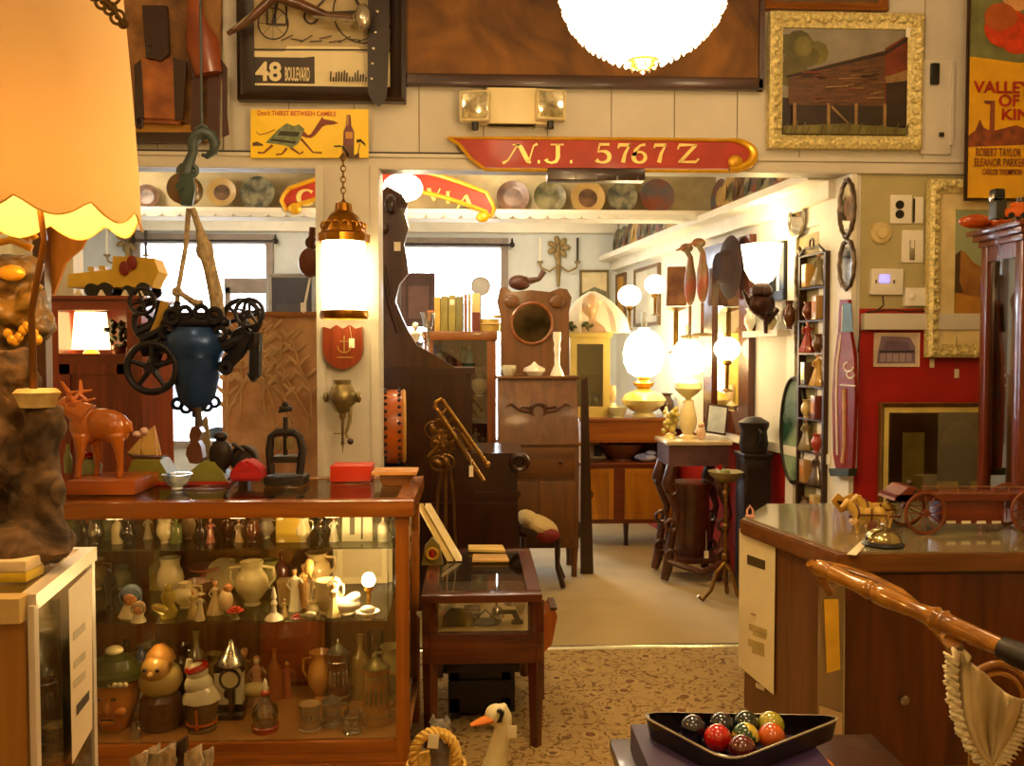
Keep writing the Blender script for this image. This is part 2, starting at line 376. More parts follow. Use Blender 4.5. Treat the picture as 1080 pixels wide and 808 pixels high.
Y0 = WY-.075
sg = thing('name_board', 'long red and gilt carved board lettered N.J. 5767 Z above the opening', 'sign', at(635, 180, Y0))
inner = [(479, 148)]+[(770, 148)]+arc(770, 163.5, 24, 15.5, 90, -90, 10)[1:]+[(512, 178), (497, 168)]
b = MB(); poly(b, inner, Y0+.03, .03, 0); b.obj('board', REDP, sg, world=True)
b = MB(); b.tube([Vector((x, Y0-.004, z)) for x, z in [pz(*p, Y0) for p in [(472, 145.5), (560, 146), (690, 147), (768, 148)]+arc(768, 163.5, 27, 16, 90, -88, 10)]], [w(1.2, Y0)]+[w(1.8, Y0)]*4+[w(2.6+2.4*math.sin(i*.3), Y0) for i in range(10)], 8)
b.tube([Vector((x, Y0-.004, z)) for x, z in [pz(*p, Y0) for p in [(472, 145.5), (484, 152), (497, 168), (512, 179), (640, 180), (768, 181)]]], w(1.9, Y0), 8)
x, z = pz(775, 171, Y0); b.ell((x, Y0-.01, z), (w(8, Y0), .02, w(7, Y0))); b.obj('gilt_border', GOLD, sg, world=True)
b = MB()
def G(b, L, x, y, h, s=1.0, Yp=None):
    """gilt serif glyph with its left at x, baseline y, height h (pixels of the sign's plane)"""
    Yp = Yp or Y0-.001; T = lambda pts: [(x+p[0]*h*s, y-p[1]*h) for p in pts]
    k = h*.20; S = lambda pts, ws: stroke(b, T(pts), [q*k for q in ws], Yp, .006)
    A = lambda cx, cy, rx, ry, a0, a1, n=12: [(cx+rx*math.cos(R(a0+(a1-a0)*i/n)), cy+ry*math.sin(R(a0+(a1-a0)*i/n))) for i in range(n+1)]
    if L == 'N': S([(-.35, -.02), (-.1, .15), (.3, .85), (.42, .98)], [.7, .35, .35, .6]); S([(.3, 1), (.5, .85), (.85, .1), (.98, .0)], [.6, 1.2, 1.2, .5]); S([(.8, .02), (.92, .15), (1.12, .9), (1.3, 1)], [.5, .35, .35, .7]); S([(.12, .96), (.5, .96)], [.3, .3])
    if L == '.': S([(0, .06), (.12, .06)], [.8, .8])
    if L == 'J': S([(.25, .97), (.85, .97)], [.35, .35]); S([(.58, 1), (.58, .3), (.5, .08), (.3, .0), (.1, .06), (.04, .2)], [1.1, 1.1, .9, .6, .5, 1.2])
    if L == '5': S([(.62, .97), (.2, .97)], [.6, .8]); S([(.22, 1), (.14, .55)], [.4, .4]); S(A(.33, .32, .3, .3, 125, -150, 14), [.4, .5, .6, .8, 1, 1.1, 1.1, 1.1, 1, .8, .7, .6, .5, .8, 1.1])
    if L == '7': S([(.08, .78), (.12, .94), (.62, .94)], [.5, .9, .8]); S([(.62, .98), (.4, .5), (.3, .02)], [.4, .8, 1.1])
    if L == '6': S(A(.36, .3, .27, .28, 0, 360, 20), [1, .9, .8, .7, .6, .6, .7, .8, 1, 1.1, 1.2, 1.1, 1, .8, .6, .6, .7, .8, .9, 1, 1]); S([(.11, .35), (.2, .7), (.4, .92), (.62, .97)], [1.1, .9, .6, .7])
    if L == 'Z': S([(.02, .72), (.1, .94), (.8, .94)], [.5, .8, .4]); S([(.76, .95), (.12, .06)], [.9, .9]); S([(.05, .05), (.75, .05), (.88, .22)], [.5, .7, .5])
    if L == 'C': S(A(.5, .5, .45, .47, 45, 320, 16), [1.1, .7, .5, .6, .8, 1.1, 1.3, 1.4, 1.4, 1.3, 1.1, .9, .7, .6, .5, .5, .5])
    if L == 'V': S([(.0, 1), (.42, 0)], [1.2, 1]); S([(.42, 0), (.85, 1)], [.5, .5]); S([(-.12, 1), (.2, 1)], [.3, .3])
    if L == 'I': S([(.15, 1), (.15, 0)], [1.2, 1.2]); S([(0, .98), (.32, .98)], [.3, .3]); S([(0, .02), (.32, .02)], [.3, .3])
    if L == 'A': S([(-.1, 0), (.42, 1)], [.7, .4]); S([(.42, 1), (.8, 0)], [1.3, 1.3]); S([(.1, .35), (.62, .35)], [.4, .4]); S([(.65, .02), (.98, .02)], [.3, .3])
for L, x, s in (('N', 538, 1.1), ('.', 567, 1), ('J', 575, 1.15), ('.', 601, 1), ('5', 627, 1.25), ('7', 650, 1.15), ('6', 666, 1.15), ('7', 688, 1.15), ('Z', 714, 1.3)): G(b, L, x, 172, 20, s)
b.obj('gilt_lettering', M('#f0d77c', rough=.3, metal=.2, var=.1), sg, world=True)

# rail hanging just below the header
b = MB(); p0 = at(577, 188, WY-.08); p1 = at(680, 188, WY-.08); b.bx((p0.x, WY-.10, p0.z-.012), (p1.x, WY-.01, hb-.006), bev=.008)
for k in range(5): b.box((p0.x+.04+k*(p1.x-p0.x-.08)/4, WY-.105, p0.z), (.006, .012, .02))
solo('wooden_bar', 'dark wooden bar fixed under the header below the red name board', 'bar', b, DARKX, loc=p0, world=True)

# ---- framed things
def picture(name, label, cat, x0, y0, x1, y1, Y, fw_, fmat, paint, mats, depth=.05, group=None, inner=None, imat=None, glass=False, ang=0, ornate=False):
    a = at(x0, y1, Y); c = at(x1, y0, Y); root = thing(name, label, cat, ((a.x+c.x)/2, Y, a.z), ang, group)
    W = c.x-a.x; H = c.z-a.z; f = w(fw_, Y); b = MB()
    prof = [(0, 0), (0, -depth), (f*.25, -depth*1.25), (f*.6, -depth*.8), (f, -depth*.55), (f, 0)]
    cs = [(-W/2, 0), (W/2, 0), (W/2, H), (-W/2, H)]; dr = [(1, 1), (-1, 1), (-1, -1), (1, -1)]; rings = []
    for (cx, cz), (dx, dz) in zip(cs, dr): rings.append([b.bm.verts.new((cx+dx*u, v, cz+dz*u)) for u, v in prof])
    for i in range(4):
        A, B = rings[i], rings[(i+1) % 4]
        for k in range(len(prof)): b.bm.faces.new((A[k], A[(k+1) % len(prof)], B[(k+1) % len(prof)], B[k]))
    if ornate:
        n = int(2*(W+H)/(f*.75))
        for i in range(n):
            d = i/n*2*(W+H); o_ = f*.42
            if d < W: p = (-W/2+d, o_)
            elif d < W+H: p = (W/2-o_, d-W)
            elif d < 2*W+H: p = (W/2-(d-W-H), H-o_)
            else: p = (-W/2+o_, H-(d-2*W-H))
            p = (max(-W/2+o_, min(W/2-o_, p[0])), max(o_, min(H-o_, p[1])))
            q = rnd.uniform(.22, .38)*f; b.ell((p[0], -depth*1.05, p[1]), (q, depth*.3, q*.8), n=8)
            q = rnd.uniform(.1, .2)*f; b.ell((p[0]+rnd.uniform(-.3, .3)*f, -depth*1.05, p[1]+rnd.uniform(-.3, .3)*f), (q, depth*.3, q), n=6)
    b.obj('frame', fmat, root)
    b = MB(); m0 = -depth*.3
    if inner:
        g = w(inner, Y); b.xz([(-W/2+f, f), (W/2-f, f), (W/2-f, H-f), (-W/2+f, H-f)], m0+.004, m0); b.obj('mount', imat, root); b = MB(); f += g; m0 -= .004
    iw = W-2*f; ih = H-2*f
    def U(u, v): return (-W/2+f+u*iw, f+v*ih)
    b.xz([U(0, 0), U(1, 0), U(1, 1), U(0, 1)], m0+.003, m0, 0)
    class Q: n_ = 0
    def P(pts, m):
        Q.n_ += 1; y = m0-.0006*Q.n_; b.face([(U(u, v)[0], y, U(u, v)[1]) for u, v in pts], m)
    def Ln(pts, t, m):
        Q.n_ += 1; b.ribbon([U(*p) for p in pts], t*ih, m0-.0006*Q.n_, .0004, m)
    paint(P, Ln, b, U, m0)
    b.obj('picture', mats, root)
    if glass: g = MB(); g.xz([U(0, 0), U(1, 0), U(1, 1), U(0, 1)], m0-.018, m0-.02); g.obj('pane', GLASS, root)
    return root
def circ(cx, cy, rx, ry, n=16): return [(cx+rx*math.cos(2*PI*i/n), cy+ry*math.sin(2*PI*i/n)) for i in range(n)]

# barn painting
def barn(P, Ln, b, U, m0):
    P([(0, .0), (1, 0), (1, .35), (0, .35)], 4)
    for k in range(14): P(circ(.02+rnd.random()*.26, .5+rnd.random()*.42, .07+rnd.random()*.06, .07+rnd.random()*.05, 9), 1 if k % 3 else 5)
    P([(.82, .82), (1.0, .95), (1, .28), (.82, .28)], 3)
    P([(.05, .56), (.82, .80), (.82, .26), (.05, .28)], 2)
    P([(.03, .55), (.82, .79), (1.0, .93), (1, .89), (.82, .755), (.04, .53)], 4)
    P([(.82, .55), (1, .62), (1, .52), (.83, .49)], 6); P([(.83, .49), (1, .52), (1, .1), (.83, .05)], 4)
    for k in range(26):
        u = .08+rnd.random()*.66; v = .3+rnd.random()*.3; l = .04+rnd.random()*.14; Ln([(u, v), (u+l, v+.01)], .006+rnd.random()*.008, rnd.choice([3, 6, 4, 4]))
    P([(.1, .27), (.8, .27), (.8, .02), (.1, .02)], 4)
    for u in (.09, .36, .58, .81): Ln([(u, .0), (u, .29)], .03, 6)
    Ln([(.38, .26), (.52, .1)], .02, 6); P([(0, 0), (1, 0), (1, .06), (.5, .1), (0, .07)], 5)
    for k in range(30): u = rnd.random(); Ln([(u, 0), (u+.02, .04+rnd.random()*.08)], .012, 1)
    P([(.955, .9), (.99, .9), (.99, .99), (.955, .99)], 7)
picture('painting', 'landscape painting of a weathered barn in a cream carved frame', 'painting', 808, 18, 970, 158, WY-.01, 15, GILT, barn,
        [M('#8a8274', rough=.5, var=.2, scale=6), M('#5a5326', var=.3), M('#5c3a20', var=.35, scale=20, stretch=(1, 1, 6)), M('#6d2c10', var=.3), M('#2b1a0e', var=.3), M('#6e6630', var=.3), M('#8a6a3e', var=.3), WHITE], .05, ornate=True)
# large tawny hanging
a = at(424, 92, WY-.02); c = at(805, -60, WY-.02); tp = thing('tapestry', 'wide tawny landscape canvas in a thin dark frame above the header', 'painting', ((a.x+c.x)/2, WY-.02, a.z))
b = MB(); b.bx((a.x+.03, WY-.05, a.z+.06), (c.x-.03, WY-.02, c.z)); b.obj('canvas', M('#40260c', h2='#8a5a20', rough=.7, scale=2.2, dist=1.5, lo=.3, hi=.68, bump=.1), tp, world=True)
b = MB(); b.bx((a.x, WY-.065, a.z), (c.x, WY-.02, a.z+.065), bev=.008); b.bx((a.x, WY-.065, a.z), (a.x+.03, WY-.02, c.z)); b.bx((c.x-.03, WY-.065, a.z), (c.x, WY-.02, c.z)); b.obj('frame', wood('#2c1407', '#4c240c', axis='X'), tp, world=True)
# frame above the barn
picture('painting', 'gilt and brown picture frame cut off above the barn painting', 'painting', 803, -70, 935, 12, WY-.01, 9, OAKX, lambda P, Ln, b, U, m0: P([(0, 0), (1, 0), (1, .5), (0, .6)], 1), [M('#b88a2c', var=.2), M('#5c431e', var=.3)], .04)

# bicycle print
BW = [M('#b3a178', rough=.6, var=.08), M('#2a1c10', var=.2), M('#e2d3a4', var=.05), M('#3a2a1a', var=.2)]
def bike(P, Ln, b, U, m0):
    P([(0, .0), (1, 0), (1, .24), (0, .24)], 2); P([(0, .02), (.44, .02), (.44, .22), (.2, .2), (0, .2)], 3)
    P([(.2, .2), (.24, .28), (.76, .28), (.8, .25), (.36, .2)], 2); Ln([(0, .25), (1, .26)], .012, 1)
    for cx, cy, r_ in ((.14, .43, .11), (.80, .52, .22)): Ln([(cx+r_*math.cos(t*PI/12), cy+r_*.98*math.sin(t*PI/12)) for t in range(25)], .010, 1)
    for k in range(8): Ln([(.14, .43), (.14+.105*math.cos(k*PI/4), .43+.105*math.sin(k*PI/4))], .003, 1)
    Ln([(.14, .43), (.2, .66), (.42, .50), (.80, .52)], .02, 1); Ln([(.2, .66), (.66, .74), (.42, .5)], .02, 1); Ln([(.66, .74), (.80, .52)], .02, 1); Ln([(.2, .66), (.17, .82), (.28, .86)], .015, 1)
    Ln([(.42+.05*math.cos(t*PI/8), .48+.05*math.sin(t*PI/8)) for t in range(17)], .014, 1); Ln([(.1, .6), (.1, .42), (.24, .42), (.24, .62)], .015, 1); Ln([(.16, .6), (.16, .42)], .012, 1)
    for k in range(10): u = .2+k*.07; Ln([(u, .31+.015*math.sin(k*2)), (u+.09, .33+.02*math.cos(k*3))], .008, 1)
    q = U(.0, .03); addtext(b, '48', q[0]+.01, m0-.012, q[1]+.005, .135, .001, .004, 2)
    q = U(.225, .03); addtext(b, 'BOULEVARD', q[0], m0-.012, q[1]+.005, .10, .001, .002, 2, fitw=.13)
    for k in range(14): u = .56+k*.02; Ln([(u, .03), (u+.004, .06+.05*rnd.random())], .01, 1)
picture('poster', 'framed black and white bicycle print numbered 48 in a dark frame', 'poster', 253, -75, 428, 108, WY-.02, 16, M('#241308', rough=.35, var=.3, coat=.3), bike, BW, .05)
# leather strap with studs
st = thing('leather_strap', 'dark leather strap with studs hanging over the bicycle print', 'strap', at(400, 112, WY-.12))
b = MB(); poly(b, [(389, -60), (412, -60), (410, 60), (408, 104), (400, 113), (393, 108), (388, 98), (388, 40)], WY-.089, .012); b.obj('band', M('#1f0d06', rough=.4, coat=.3), st, world=True)
b = MB()
for k, (x, y) in enumerate([(401, -30), (400, -8), (398, 12), (396, 34), (394, 51), (393, 67), (392, 83)]): v = at(x, y, WY-.104); b.ell(v, (.010, .006, .010), n=8)
b.obj('studs', SILV, st, world=True)
# wooden-handled tool across the print (old harness shafts)
b = MB(); b.tube([at(x, y, WY-.14) for x, y in ((240, 36), (262, 22), (290, -4), (315, 4), (345, 17), (372, 18))], [.012, .02, .03, .03, .022, .014], 10, 0)
b.tube([at(x, y, WY-.15) for x, y in ((330, 18), (372, 22), (384, 18))], [.01, .012, .02], 8, 1); b.ell(at(383, 18, WY-.15), (.045, .04, .07), 1); b.tube([at(x, y, WY-.15) for x, y in ((246, 30), (268, 12))], .008, 8, 1)
solo('scythe', 'old curved wooden tool handle with iron fittings hung across the bicycle print', 'tool', b, [wood('#3f2210', '#6e4420', axis='X'), SILV], loc=at(320, 20, WY-.12), world=True)

# leather bag and harness hung at the left on a brown framed board
bk = thing('leather_satchel', 'worn tan leather pack with dark straps on a brown framed board', 'satchel', at(185, 150, WY-.03))
b = MB(); poly(b, [(128, -60), (236, -60), (232, 150), (130, 151)], WY-.02, .03, 0); b.obj('backboard', M('#6b4a2c', h2='#a1713c', rough=.8, scale=9), bk, world=True)
b = MB(); poly(b, [(128, 132), (208, 132), (208, 141), (128, 141)], WY-.05, .015); b.obj('lining', M('#c08a34', rough=.7), bk, world=True)
b = MB(); poly(b, [(128, 141), (208, 141), (208, 152), (128, 152)], WY-.05, .03); b.obj('frame', DARKX, bk, world=True)
b = MB()
p = [at(x, y, WY-.09) for x, y in ((146, 64), (186, 60), (196, 76), (194, 132), (148, 130), (143, 80))]; b.prism([(q.x, WY-.06, q.z) for q in p], (0, -.07, 0)); bmesh.ops.bevel(b.bm, geom=b.bm.edges[:], offset=.02, segments=3, affect='EDGES')
b.obj('bag_body', M('#7a3c12', h2='#b26a28', rough=.5, scale=7, coat=.2), bk, world=True)
b = MB(); poly(b, [(152, 8), (178, 8), (180, 58), (172, 66), (156, 62)], WY-.12, .03); poly(b, [(143, 70), (150, 64), (153, 120), (150, 134), (144, 134)], WY-.12, .02); poly(b, [(184, 62), (198, 66), (194, 126), (186, 128)], WY-.12, .02)
b.torus(at(159, 52, WY-.15), .02, .006, 'Y'); b.torus(at(147, 130, WY-.15), .018, .006, 'Y', sz=1.4); b.obj('straps', M('#2a1008', rough=.4, coat=.3), bk, world=True)
hv = thing('horse_harness', 'brown leather harness pad and long straps hanging right of the satchel', 'harness', at(218, 150, WY-.1))
b = MB(); b.tube([at(x, y, WY-.16) for x, y in ((203, -30), (206, 18), (213, 45), (220, 78))], [.02, .045, .085, .07], 12, flat=.45); b.obj('pad', M('#6b2a0c', h2='#8f4216', rough=.35, coat=.4, scale=5), hv, world=True)
b = MB(); poly(b, [(205, 76), (214, 80), (213, 140), (202, 138), (203, 100)], WY-.13, .015); poly(b, [(219, 74), (232, 70), (232, 152), (221, 150)], WY-.12, .015); poly(b, [(232, 60), (240, 72), (240, 120), (242, 142), (235, 145), (235, 90)], WY-.13, .012)
b.tube([at(x, y, WY-.13) for x, y in ((201, 60), (203, 80), (210, 92))], .012, 8); b.obj('straps', M('#3b1509', rough=.4, coat=.3), hv, world=True)

# camel sign
cs = thing('tin_sign', 'yellow tin sign with a striding brown camel and a bottle', 'sign', at(327, 168, WY-.06))
SG = [M('#f8d000', rough=.35, var=.04), M('#7a2e08'), M('#6f7a52', var=.3, scale=30), M('#c45410'), M('#5a3a20', var=.3), M('#2c2a14', var=.3), M('#6b2410', coat=.5, rough=.2), M('#c98f30')]
b = MB(); poly(b, [(265, 116), (389, 116), (389, 167), (265, 167)], WY-.05, .012, 0); b.obj('plate', SG[0], cs, world=True)
b = MB(); Yc = WY-.0635
def sp(pts, m, k=0): poly(b, [(260+x/8, 110+y/8) for x, y in pts], Yc-.0007*k, .001, m)
sp([(50, 325), (90, 315), (140, 338), (140, 350), (50, 352)], 4)
stroke(b, [(260+x/8, 110+y/8) for x, y in ((80, 230), (110, 258), (170, 245), (240, 215))], .8, Yc, .001, 1)
for l in (((220, 345), (145, 410), (95, 408)), ((340, 370), (300, 420), (250, 425)), ((370, 365), (450, 420), (478, 400)), ((460, 290), (560, 405), (635, 410))): stroke(b, [(260+x/8, 110+y/8) for x, y in l], [2.4, 1.5, 1.8], Yc, .001, 1)
sp([(470, 215), (520, 262), (545, 250), (600, 165), (640, 105), (650, 125), (735, 140), (775, 158), (735, 170), (670, 175), (640, 190), (580, 260), (545, 285), (500, 282), (460, 265)], 1, 1)
sp([(265, 215), (340, 160), (400, 185), (440, 170), (490, 210), (440, 330), (380, 370), (320, 345), (160, 325)], 2, 2)
sp([(290, 225), (450, 235), (435, 275), (260, 262)], 5, 3); sp([(215, 290), (425, 315), (410, 335), (200, 308)], 5, 3)
sp([(845, 90), (878, 90), (884, 180), (908, 230), (908, 350), (815, 350), (818, 230), (840, 180)], 6, 1); sp([(815, 350), (908, 350), (908, 455), (815, 455)], 4, 1); sp([(835, 232), (895, 232), (895, 290), (835, 290)], 7, 2); sp([(850, 100), (860, 100), (860, 180), (850, 180)], 7, 2)
sp([(775, 455), (950, 455), (950, 410), (905, 430), (860, 415), (800, 425)], 4, 2); sp([(735, 350), (800, 345), (800, 360), (740, 362)], 5, 1)
stroke(b, [(260+940/8, 110+420/8), (260+955/8, 110+330/8)], .8, Yc, .001, 4)
for q in ((930, 300, 990, 320), (955, 295, 1005, 350), (930, 320, 965, 310), (950, 300, 1000, 335)): stroke(b, [(260+q[0]/8, 110+q[1]/8), (260+q[2]/8, 110+q[3]/8)], [1.8, 1], Yc-.001, .001, 5)
v = at(271.5, 120.6, Yc); addtext(b, "Don't THIRST BETWEEN CAMELS", v.x, Yc-.001, v.z-.004, .034, .0008, .0006, 3, fitw=w(80, Yc))
b.obj('print', SG, cs, world=True)

# emergency light
el = thing('emergency_light', 'white emergency light box with two square lamp heads above the name board', 'lamp', at(540, 134, WY-.02))
b = MB(); a = at(513, 133, WY-.05); c = at(566, 96, WY-.05); b.bx((a.x, WY-.11, a.z), (c.x, WY-.0, c.z), bev=.01); b.bx((at(497, 131, WY).x, WY-.1, a.z+.0), (at(580, 131, WY).x, WY-.04, a.z+.03), bev=.005); b.obj('housing', M('#e8d8a8', rough=.4, var=.03), el, world=True)
for x, y, rz in ((501, 111, -.15), (581, 110, .2)):
    v = at(x, y, WY-.15); b = MB(); b.box(v+Vector((0, .03, 0)), (.165, .07, .165), rot=Euler((0, 0, rz)), bev=.02); h = b.obj('lamp_head', M('#d8c898', rough=.35), el, world=True)
    b = MB(); b.box(v+Vector((0, -.008, 0)), (.135, .012, .135), rot=Euler((0, 0, rz)), bev=.004); b.obj('lens', M('#cfc6a8', rough=.08, metal=.9, var=.3, scale=40), el, world=True)
    b = MB(); b.cyl(v+Vector((0, .03, -.12)), v+Vector((0, .03, -.07)), .018); b.obj('swivel', BLACK, el, world=True)

# electrical panel door, dark bits
b = MB(); a = at(970, 163, WY-.01); c = at(1004, 64, WY-.01); b.bx((a.x, WY-.02, a.z), (c.x, WY, c.z), bev=.004, m=0); b.bx((c.x-.012, WY-.03, a.z+.05), (c.x+.004, WY-.005, c.z-.02), m=0)
q = at(986, 78, WY-.03); b.box(q, (.05, .02, .12), m=1, bev=.01); q = at(993, 142, WY-.03); b.box(q, (.025, .015, .025), m=1, bev=.004)
solo('panel_door', 'cream wall panel door with a black latch right of the barn painting', 'panel', b, [CREAM, BLACK], loc=(a.x, WY, a.z), world=True)

# film poster
PO = [M('#d8a008', rough=.25, var=.08, coat=.3), M('#6e7044', var=.25), M('#a8521e', var=.2), M('#c43a08', var=.3, scale=14), M('#3a1c0c', var=.3), M('#a11c04'), M('#7c3c1c', var=.4, scale=24), M('#d8a064', var=.2)]
def film(P, Ln, b, U, m0):
    P([(0, .45), (1, .45), (1, 1), (0, 1)], 1); P(circ(.35, .83, .2, .16), 4); P(circ(.34, .79, .15, .13), 7); P(circ(.85, .72, .2, .2), 2); P(circ(.9, .9, .16, .09), 4)
    P(circ(.27, .60, .17, .07), 3); P(circ(.22, .64, .12, .05), 2); P(circ(.34, .56, .12, .05), 3); P([(.0, .50), (.35, .48), (1, .50), (1, .16), (0, .16)], 0)
    P([(.0, .22), (.05, .24), (.08, .28), (.11, .25), (.15, .24), (.155, .33), (.11, .335), (.11, .345), (.19, .345), (.19, .24), (.35, .26), (.5, .23), (.8, .24), (1, .22), (1, .20), (.7, .175), (.4, .19), (.0, .18)], 6)
    P([(.0, .0), (1, 0), (1, .17), (0, .17)], 0)
    for k in range(3): P(circ(.26+.16*k/2, .8-.0*k, .02, .008), 4)
    P(circ(.34, .73, .05, .012), 5)
    f = .0
    for s, x, y, h, wd_, m in (('VALLEY', .03, .372, .088, .42, 5), ('OF THE', .21, .325, .09, .40, 5), ('KINGS', .23, .278, .082, .36, 5), ('ROBERT TAYLOR', .05, .148, .062, .33, 6), ('ELEANOR PARKER', .04, .112, .062, .37, 6), ('CARLOS THOMPSON', .10, .082, .045, .29, 6)):
        q = U(x, y); q2 = U(x+wd_, y); addtext(b, s, q[0], m0-.012, q[1], h, .0008, .002 if m == 5 else .0008, m, fitw=q2[0]-q[0])
picture('film_poster', 'tall yellow film poster lettered Valley of the Kings in a thin dark frame', 'poster', 1016, -90, 1172, 212, WY-.11, 3, M('#2c1206', rough=.3), film, PO, .02, glass=False)

# big ornate cream frame on the right pier
def mtn(P, Ln, b, U, m0):
    P([(0, .62), (.06, .66), (.12, .64), (.2, .56), (.3, .52), (.4, .42), (.5, .36), (.6, .3), (.8, .35), (1, .3), (1, 0), (0, 0)], 1)
    P([(0, .3), (.3, .26), (.6, .16), (1, .1), (1, 0), (0, 0)], 2); P([(.0, .62), (.06, .66), (.05, .4), (.1, .3), (.0, .3)], 3)
picture('painting', 'mountain landscape painting in a wide cream carved frame beside the wall switches', 'painting', 974, 192, 1130, 377, WY-.02, 14, GILT, mtn,
        [M('#8f9872', var=.1, scale=3), M('#7a4a1c', h2='#9c6a2a', scale=7), M('#a87424', var=.2), M('#4a3018')], .05, inner=17, imat=M('#dcc890', rough=.6), ornate=True)
# small fittings
def plate(name, label, cat, x0, y0, x1, y1, extra=None, m=WHITE, mats=None, d=.012):
    a = at(x0, y1, WY); c = at(x1, y0, WY); b = MB(); b.bx((a.x, WY-d, a.z), (c.x, WY, c.z), bev=.003, m=0)
    if extra: extra(b)
    return solo(name, label, cat, b, [m]+(mats or [BLACK, SILV]), loc=((a.x+c.x)/2, WY, (a.z+c.z)/2), world=True)
def oc(b):
    for y in (216, 226):
        v = at(949, y, WY-.014); b.cyl(v+Vector((0, .004, 0)), v+Vector((0, -.004, 0)), .024, m=1); 
plate('power_outlet', 'white double round power outlet near the top of the right pier', 'outlet', 938, 206, 961, 236, oc)
plate('blank_plate', 'plain cream blank wall plate right of the round outlets', 'wall plate', 963, 208, 973, 236, lambda b: b.box(at(964, 222, WY-.014), (.008, .006, .13), m=1))
def sw(b): b.box(at(962, 257, WY-.016), (.012, .02, .05), m=0); b.box(at(962, 264, WY-.013), (.03, .004, .11), m=2)
plate('light_switch', 'cream light switch plate below the round outlets', 'light switch', 950, 243, 973, 277, sw)
def th(b):
    b.box(at(933, 294, WY-.032), (.058, .004, .045), m=1, bev=.001); b.box(at(924, 297, WY-.032), (.008, .004, .02), m=2); b.box(at(943, 297, WY-.032), (.008, .004, .02), m=2)
plate('thermostat', 'white thermostat with a small blue lit display', 'thermostat', 916, 284, 950, 311, th, mats=[emit('#5a70ff', 1.2), SILV], d=.03)
plate('junction_box', 'small cream control box with a knob below the light switch', 'control box', 952, 304, 975, 323, lambda b: b.cyl(at(962, 312, WY-.03), at(962, 312, WY-.045), .012, m=0), d=.03)
b = MB(); v = at(928, 246, WY); 
b.lathe([(0, .035), (.03, .034), (.035, .022), (.058, .018), (.062, 0), (0, 0)], v, 24, rot=Euler((PI/2, 0, 0))); solo('round_cover', 'round cream wall button left of the light switch', 'cover', b, M('#cdb981', rough=.5), loc=v, world=True)
a = at(910, 348, WY); c = at(975, 331, WY); b = MB(); b.bx((xr0+.005, WY-.05, a.z), (c.x+.3, WY, c.z), bev=.005); struct('trim_10', b, CREAM)
b = MB(); b.tube([at(x, y, WY-.003) for x, y in ((931, 312), (932, 322), (924, 328), (913, 330), (909, 336), (907, 350), (905, 372))], .004, 6); b.tube([at(x, y, WY-.055) for x, y in ((915, 329), (940, 327), (960, 329), (975, 328))], .005, 6)
solo('wire', 'thin dark wire running from the thermostat along the cream ledge', 'wire', b, M('#3a2a18'), loc=v, world=True)
# photo print
def tphoto(P, Ln, b, U, m0):
    P([(.04, .06), (.93, .08), (.93, .6), (.8, .9), (.14, .94), (.08, .5)], 1); P([(.2, .5), (.8, .5), (.78, .75), (.25, .78)], 3)
    for k in range(5): P([(.12+k*.15, .12), (.24+k*.15, .12), (.24+k*.15, .38), (.12+k*.15, .38)], 2)
    P([(.1, .42), (.9, .42), (.9, .48), (.1, .48)], 4)
picture('photo_print', 'small purplish photo print of a building on the red wall', 'print', 921, 351, 970, 387, WY-.004, 1.5, M('#d8c4a8'), tphoto, [M('#cdb8a4'), M('#7d6878', var=.2), M('#a8929c', var=.2), M('#6a5468', var=.2), M('#3c2e3a')], .006)
# low picture on the red wall
def pale(P, Ln, b, U, m0):  # pale and dark patches painted in for reflections on the glazing
    P([(.0, .0), (.1, 0), (.1, .78), (.0, .8)], 2); P([(.1, .12), (.26, .12), (.26, .85), (.1, .85)], 1); P([(.36, .2)]+[(.52+.15*math.cos(PI-PI*i/10), .72+.22*math.sin(PI*i/10)) for i in range(11)]+[(.68, .2)], 5)
    P([(.36, .42), (.66, .42), (.66, .76), (.36, .76)], 2); P([(.34, .36), (.7, .36), (.68, .48), (.36, .48)], 6); P([(.25, .0), (.8, 0), (.72, .2), (.58, .28), (.45, .34), (.3, .22)], 2)
    P(circ(.56, .48, .05, .1), 3); P(circ(.5, .3, .09, .05), 2); P([(.70, .08), (.84, .08), (.80, .42), (.75, .42)], 4); P([(.88, .0), (.93, .0), (.93, .95), (.88, .95)], 1); P([(.12, .02), (.3, .02), (.34, .3), (.2, .25)], 2)
picture('framed_print', 'dim glazed picture in a thin gilt frame low on the red wall', 'framed print', 924, 424, 1090, 585, WY-.01, 5, wood('#5c3a10', '#8a6020'), pale,
        [M('#4c3a1c', rough=.15, var=.25, scale=4, coat=.4), M('#a08c3c', var=.2), M('#2a1a0c', var=.3), M('#3a2814'), M('#6f7048'), M('#5c4824', var=.2), M('#c8a850')], .03, inner=6, imat=M('#e0c870'), glass=True)
# tags
for i, (x, y, x2, y2, lab) in enumerate(((983, 383, 985, 369, 'small white price tag hanging under the cream frame, left one'), (1009, 394, 1009, 355, 'small white price tag on a long string under the cream frame'))):
    b = MB(); v = at(x, y, WY-.003); b.box(v, (.026, .002, .05), m=0, bev=.0005); b.tube([v+Vector((0, 0, .025)), at(x2, y2, WY-.004 if i == 0 else WY-.088)], .0015, 5, m=1); solo('price_tag', lab, 'tag', b, [PAPER, M('#5a4020')], loc=v, world=True)
